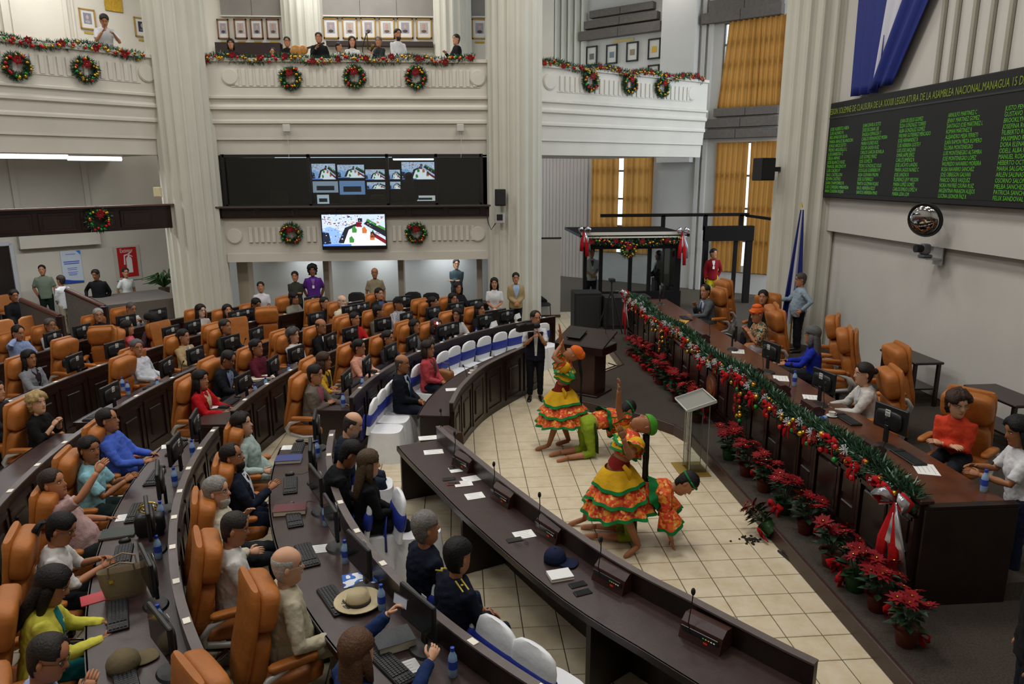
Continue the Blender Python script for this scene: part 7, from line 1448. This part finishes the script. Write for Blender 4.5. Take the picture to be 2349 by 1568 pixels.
for P, rz, nm, c in (((-0.090,7.920,0.756),10,'black phone lying on paper on the front table',None),((-0.160,7.610,0.750),10,'black phone at the edge of the front table',None),((-0.110,7.480,0.750),10,'phone in red case on the front table',M('#8a1c1c',.5)),((0.470,6.160,0.750),15,'dark phone beside spectacles on the front table',None),((0.940,5.360,0.750),18,'larger of two black phones on the front table',None),((0.960,5.240,0.750),18,'smaller of two phones on the front table',None)): phone(P, rz, nm, case=c)
e = empty('spectacles', (0.540,6.050,0.755), RAD(20), 'folded spectacles on the front table', 'glasses'); m = MB()
for s_ in (-1,1): m.tube([(s_*.033+.022*math.cos(a),.018*math.sin(a),.012) for a in [2*math.pi*i/10 for i in range(11)]],.002,4); m.tube([(s_*.055,0,.012),(s_*.05,.12,.004)],.002,4)
m.obj('frame', BLACKM, e)
cp = empty('baseball_cap', (0.800,5.760,0.750), RAD(-30), 'navy blue cap lying on the front table', 'cap'); NV = cloth('#151d3a'); MB().lathe([(.10,0),(.102,.03),(.095,.07),(.07,.105),(.03,.12),(.005,.122)],18).obj('crown', NV, cp, True); m = MB(); m.puff((.13,0,.012),(.17,.17,.018),6,.7); m.obj('visor', NV, cp, True); MB().ell((0,0,.124),(.01,.01,.006),8,4).obj('button', NV, cp)
ht = empty('straw_hat', (-0.860,5.230,0.755), RAD(20), 'cream panama hat with dark band on the desk', 'hat'); HM = M('#cdbd98',.85,0,.3,120); MB().lathe([(.02,.0),(.10,.004),(.17,.018),(.195,.03),(.19,.036),(.10,.016),(.10,.02)],26).obj('brim', HM, ht, True); m = MB(); m.ring_loft([((0,0,.01),(.10,0,0),(0,.088,0)),((0,0,.06),(.094,0,0),(0,.082,0)),((0,0,.105),(.085,0,0),(0,.068,0)),((.01,0,.118),(.05,0,0),(0,.03,0))],20); m.obj('crown', HM, ht, True); MB().lathe([(.102,.014),(.100,.036)],24).obj('band', M('#2a2320',.7), ht, 50)
flat('brochure', *(-0.890,5.600,0.750), 14, .30, .21, .006, pattern('blot',['#2a54a8','#dfe4ea','#3c6ac0','#e8e8e8'],9), 'blue and white illustrated brochure beside the panama hat', 'brochure')
pc = empty('paper_cup', (-0.310,4.760,0.750), 0, 'white paper cup near woman with raised phone', 'cup'); MB().lathe([(.028,0),(.037,.095),(.034,.095),(.026,.006)],16).obj('wall_of_cup', M('#d8d8da',.6), pc, 50); MB().lathe([(.038,.093),(.039,.099),(.035,.099)],16).obj('lip', M('#e4e4e6',.5), pc, 50)
# handbags
hb = empty('handbag', (-2.790,5.530,0.750), RAD(18), 'large beige handbag on the desk before woman in yellow', 'handbag'); BG = M('#85765f',.6,0,.15,50); m = MB(); m.ring_loft([((0,0,0),(.15,0,0),(0,.06,0)),((0,0,.12),(.175,0,0),(0,.07,0)),((0,0,.235),(.19,0,0),(0,.065,0)),((0,0,.22),(.18,0,0),(0,.055,0)),((0,0,.1),(.15,0,0),(0,.04,0))],20,pw=.7); m.obj('body', BG, hb, 50)
for s_ in (-1,1): MB().tube([(-.10,s_*.06,.2),(-.09,s_*.075,.30),(0,s_*.08,.33),(.09,s_*.075,.30),(.10,s_*.06,.2)],.008,6).obj('handle', BG, hb)
MB().box((-.08,-.073,.17),(.03,.008,.025)).obj('buckle', M('#c9a63c',.3,.8), hb)
hb2 = empty('handbag', (-3.000,6.560,0.750), RAD(10), 'black handbag with gold ring handles on the desk', 'handbag'); MB().puff((0,0,.11),(.26,.14,.22),5,.35).obj('body', BLACKP, hb2, True)
for s_ in (-1,1): MB().tube([(.075*math.cos(a),s_*.03,.26+.04*math.sin(a)+.02) for a in [2*math.pi*i/14 for i in range(15)]],.008,6).obj('ring_handle', M('#c9b05a',.2,.9), hb2, True)
hb3 = empty('handbag', (0,0,0), RAD(-40), 'tan handbag on the white chair beside woman in coral jacket', 'handbag'); q = (-0.280,12.460,0.550); hb3.location = (q[0],q[1],.46); MB().puff((0,0,.13),(.34,.16,.26),5,.4).obj('body', M('#8a5a2a',.5,0,.2,20), hb3, True); MB().tube([(-.12,0,.24),(-.08,0,.38),(.08,0,.38),(.12,0,.24)],.01,6).obj('handle', M('#5a3818',.5), hb3)
e = flat('red_folder', *(-3.010,5.490,0.745), 30, .22, .16, .012, M('#b5323c',.5), 'red folder under the beige handbag', 'folder')
hb4 = empty('handbag', (-6.980,13.110,0.750), RAD(20), 'black handbag on the desk of woman in grey blazer', 'handbag'); MB().puff((0,0,.09),(.32,.16,.18),5,.4).obj('body', BLACKP, hb4, True); MB().tube([(-.1,0,.16),(0,0,.26),(.1,0,.16)],.008,6).obj('handle', BLACKP, hb4)
kc = empty('khaki_cap', (-2.400,4.590,0.750), RAD(40), 'khaki cap on the desk at the lower left frame edge', 'cap'); KH = cloth('#6d6148'); MB().lathe([(.11,0),(.112,.04),(.10,.08),(.06,.12),(.005,.13)],18).obj('crown', KH, kc, True); MB().puff((.14,0,.012),(.18,.18,.02),6,.7).obj('visor', KH, kc, True)
for P, nm in (((-5.420,11.530,0.750),'taller of two before an empty chair'),((-5.230,11.280,0.750),'shorter of two before an empty chair'),((-2.750,6.100,0.750),'beside the black handbag with gold rings')): put(BOT, P[0], P[1], Z, 0, 'blue capped bottle '+nm, 'bottle', 'water bottles on the audience desks')
for P, nm in (((0.720,15.030,0.950),'nearer folded white name card on the far desk rim'),((1.290,15.840,0.950),'farther folded white name card on the far desk rim')):
    e = MB().add([(-.12,-.04,0),(.12,-.04,0),(.12,0,.11),(-.12,0,.11),(-.12,.04,0),(.12,.04,0)],[(0,1,2,3),(3,2,5,4),(0,3,4),(1,5,2),(0,4,5,1)]).obj('name_card', WHITE, loc=(P[0],P[1],.95), rz=RAD(60)); tag(e, nm, 'card')
# cable along the dais and cables by the lectern
def cable(pts, label, r=.012): P0 = Vector(pts[0]); m = MB().tube([Vector(p)-P0 for p in pts], r, 6); o = m.obj('floor_cable', BLACKM, loc=P0, smooth=True); tag(o, label, 'cable'); return o
cable([(3.480,7.040,0.012),(3.560,6.530,0.012),(3.560,6.040,0.012),(3.540,5.680,0.012),(3.530,5.370,0.012),(3.520,5.110,0.012),(3.530,4.890,0.012)], 'black cable lying along the dais edge')
cable([(3.390,15.060,0.012),(3.000,14.660,0.012),(3.030,13.920,0.012),(3.420,14.340,0.012),(3.450,14.980,0.012),(3.270,15.290,0.012)], 'tangled black cable on the tiles beside the wooden lectern')
# shoulder straps of the officer, flash of the phone
f5 = e5.matrix_basis @ (A5[-1][2]+(A5[-1][2]-A5[-1][1]).normalized()*.14); e = empty('mobile_phone', (f5.x,f5.y,f5.z), RAD(-50), 'red phone with bright flash held above the crowd', 'phone', 'mobile phones'); MB().box((0,0,0),(.15,.01,.075),bev=.003).obj('case', M('#b03a48',.5), e); MB().ell((.05,-.012,.01),(.022,.012,.022),8,5).obj('flash_light', EM('#ffffff',14), e)
for o in (OC,BC,PC,SC,MON,KEY,MOU,BOT,MIC,CON):
    assert USED.get(o.name), o.name
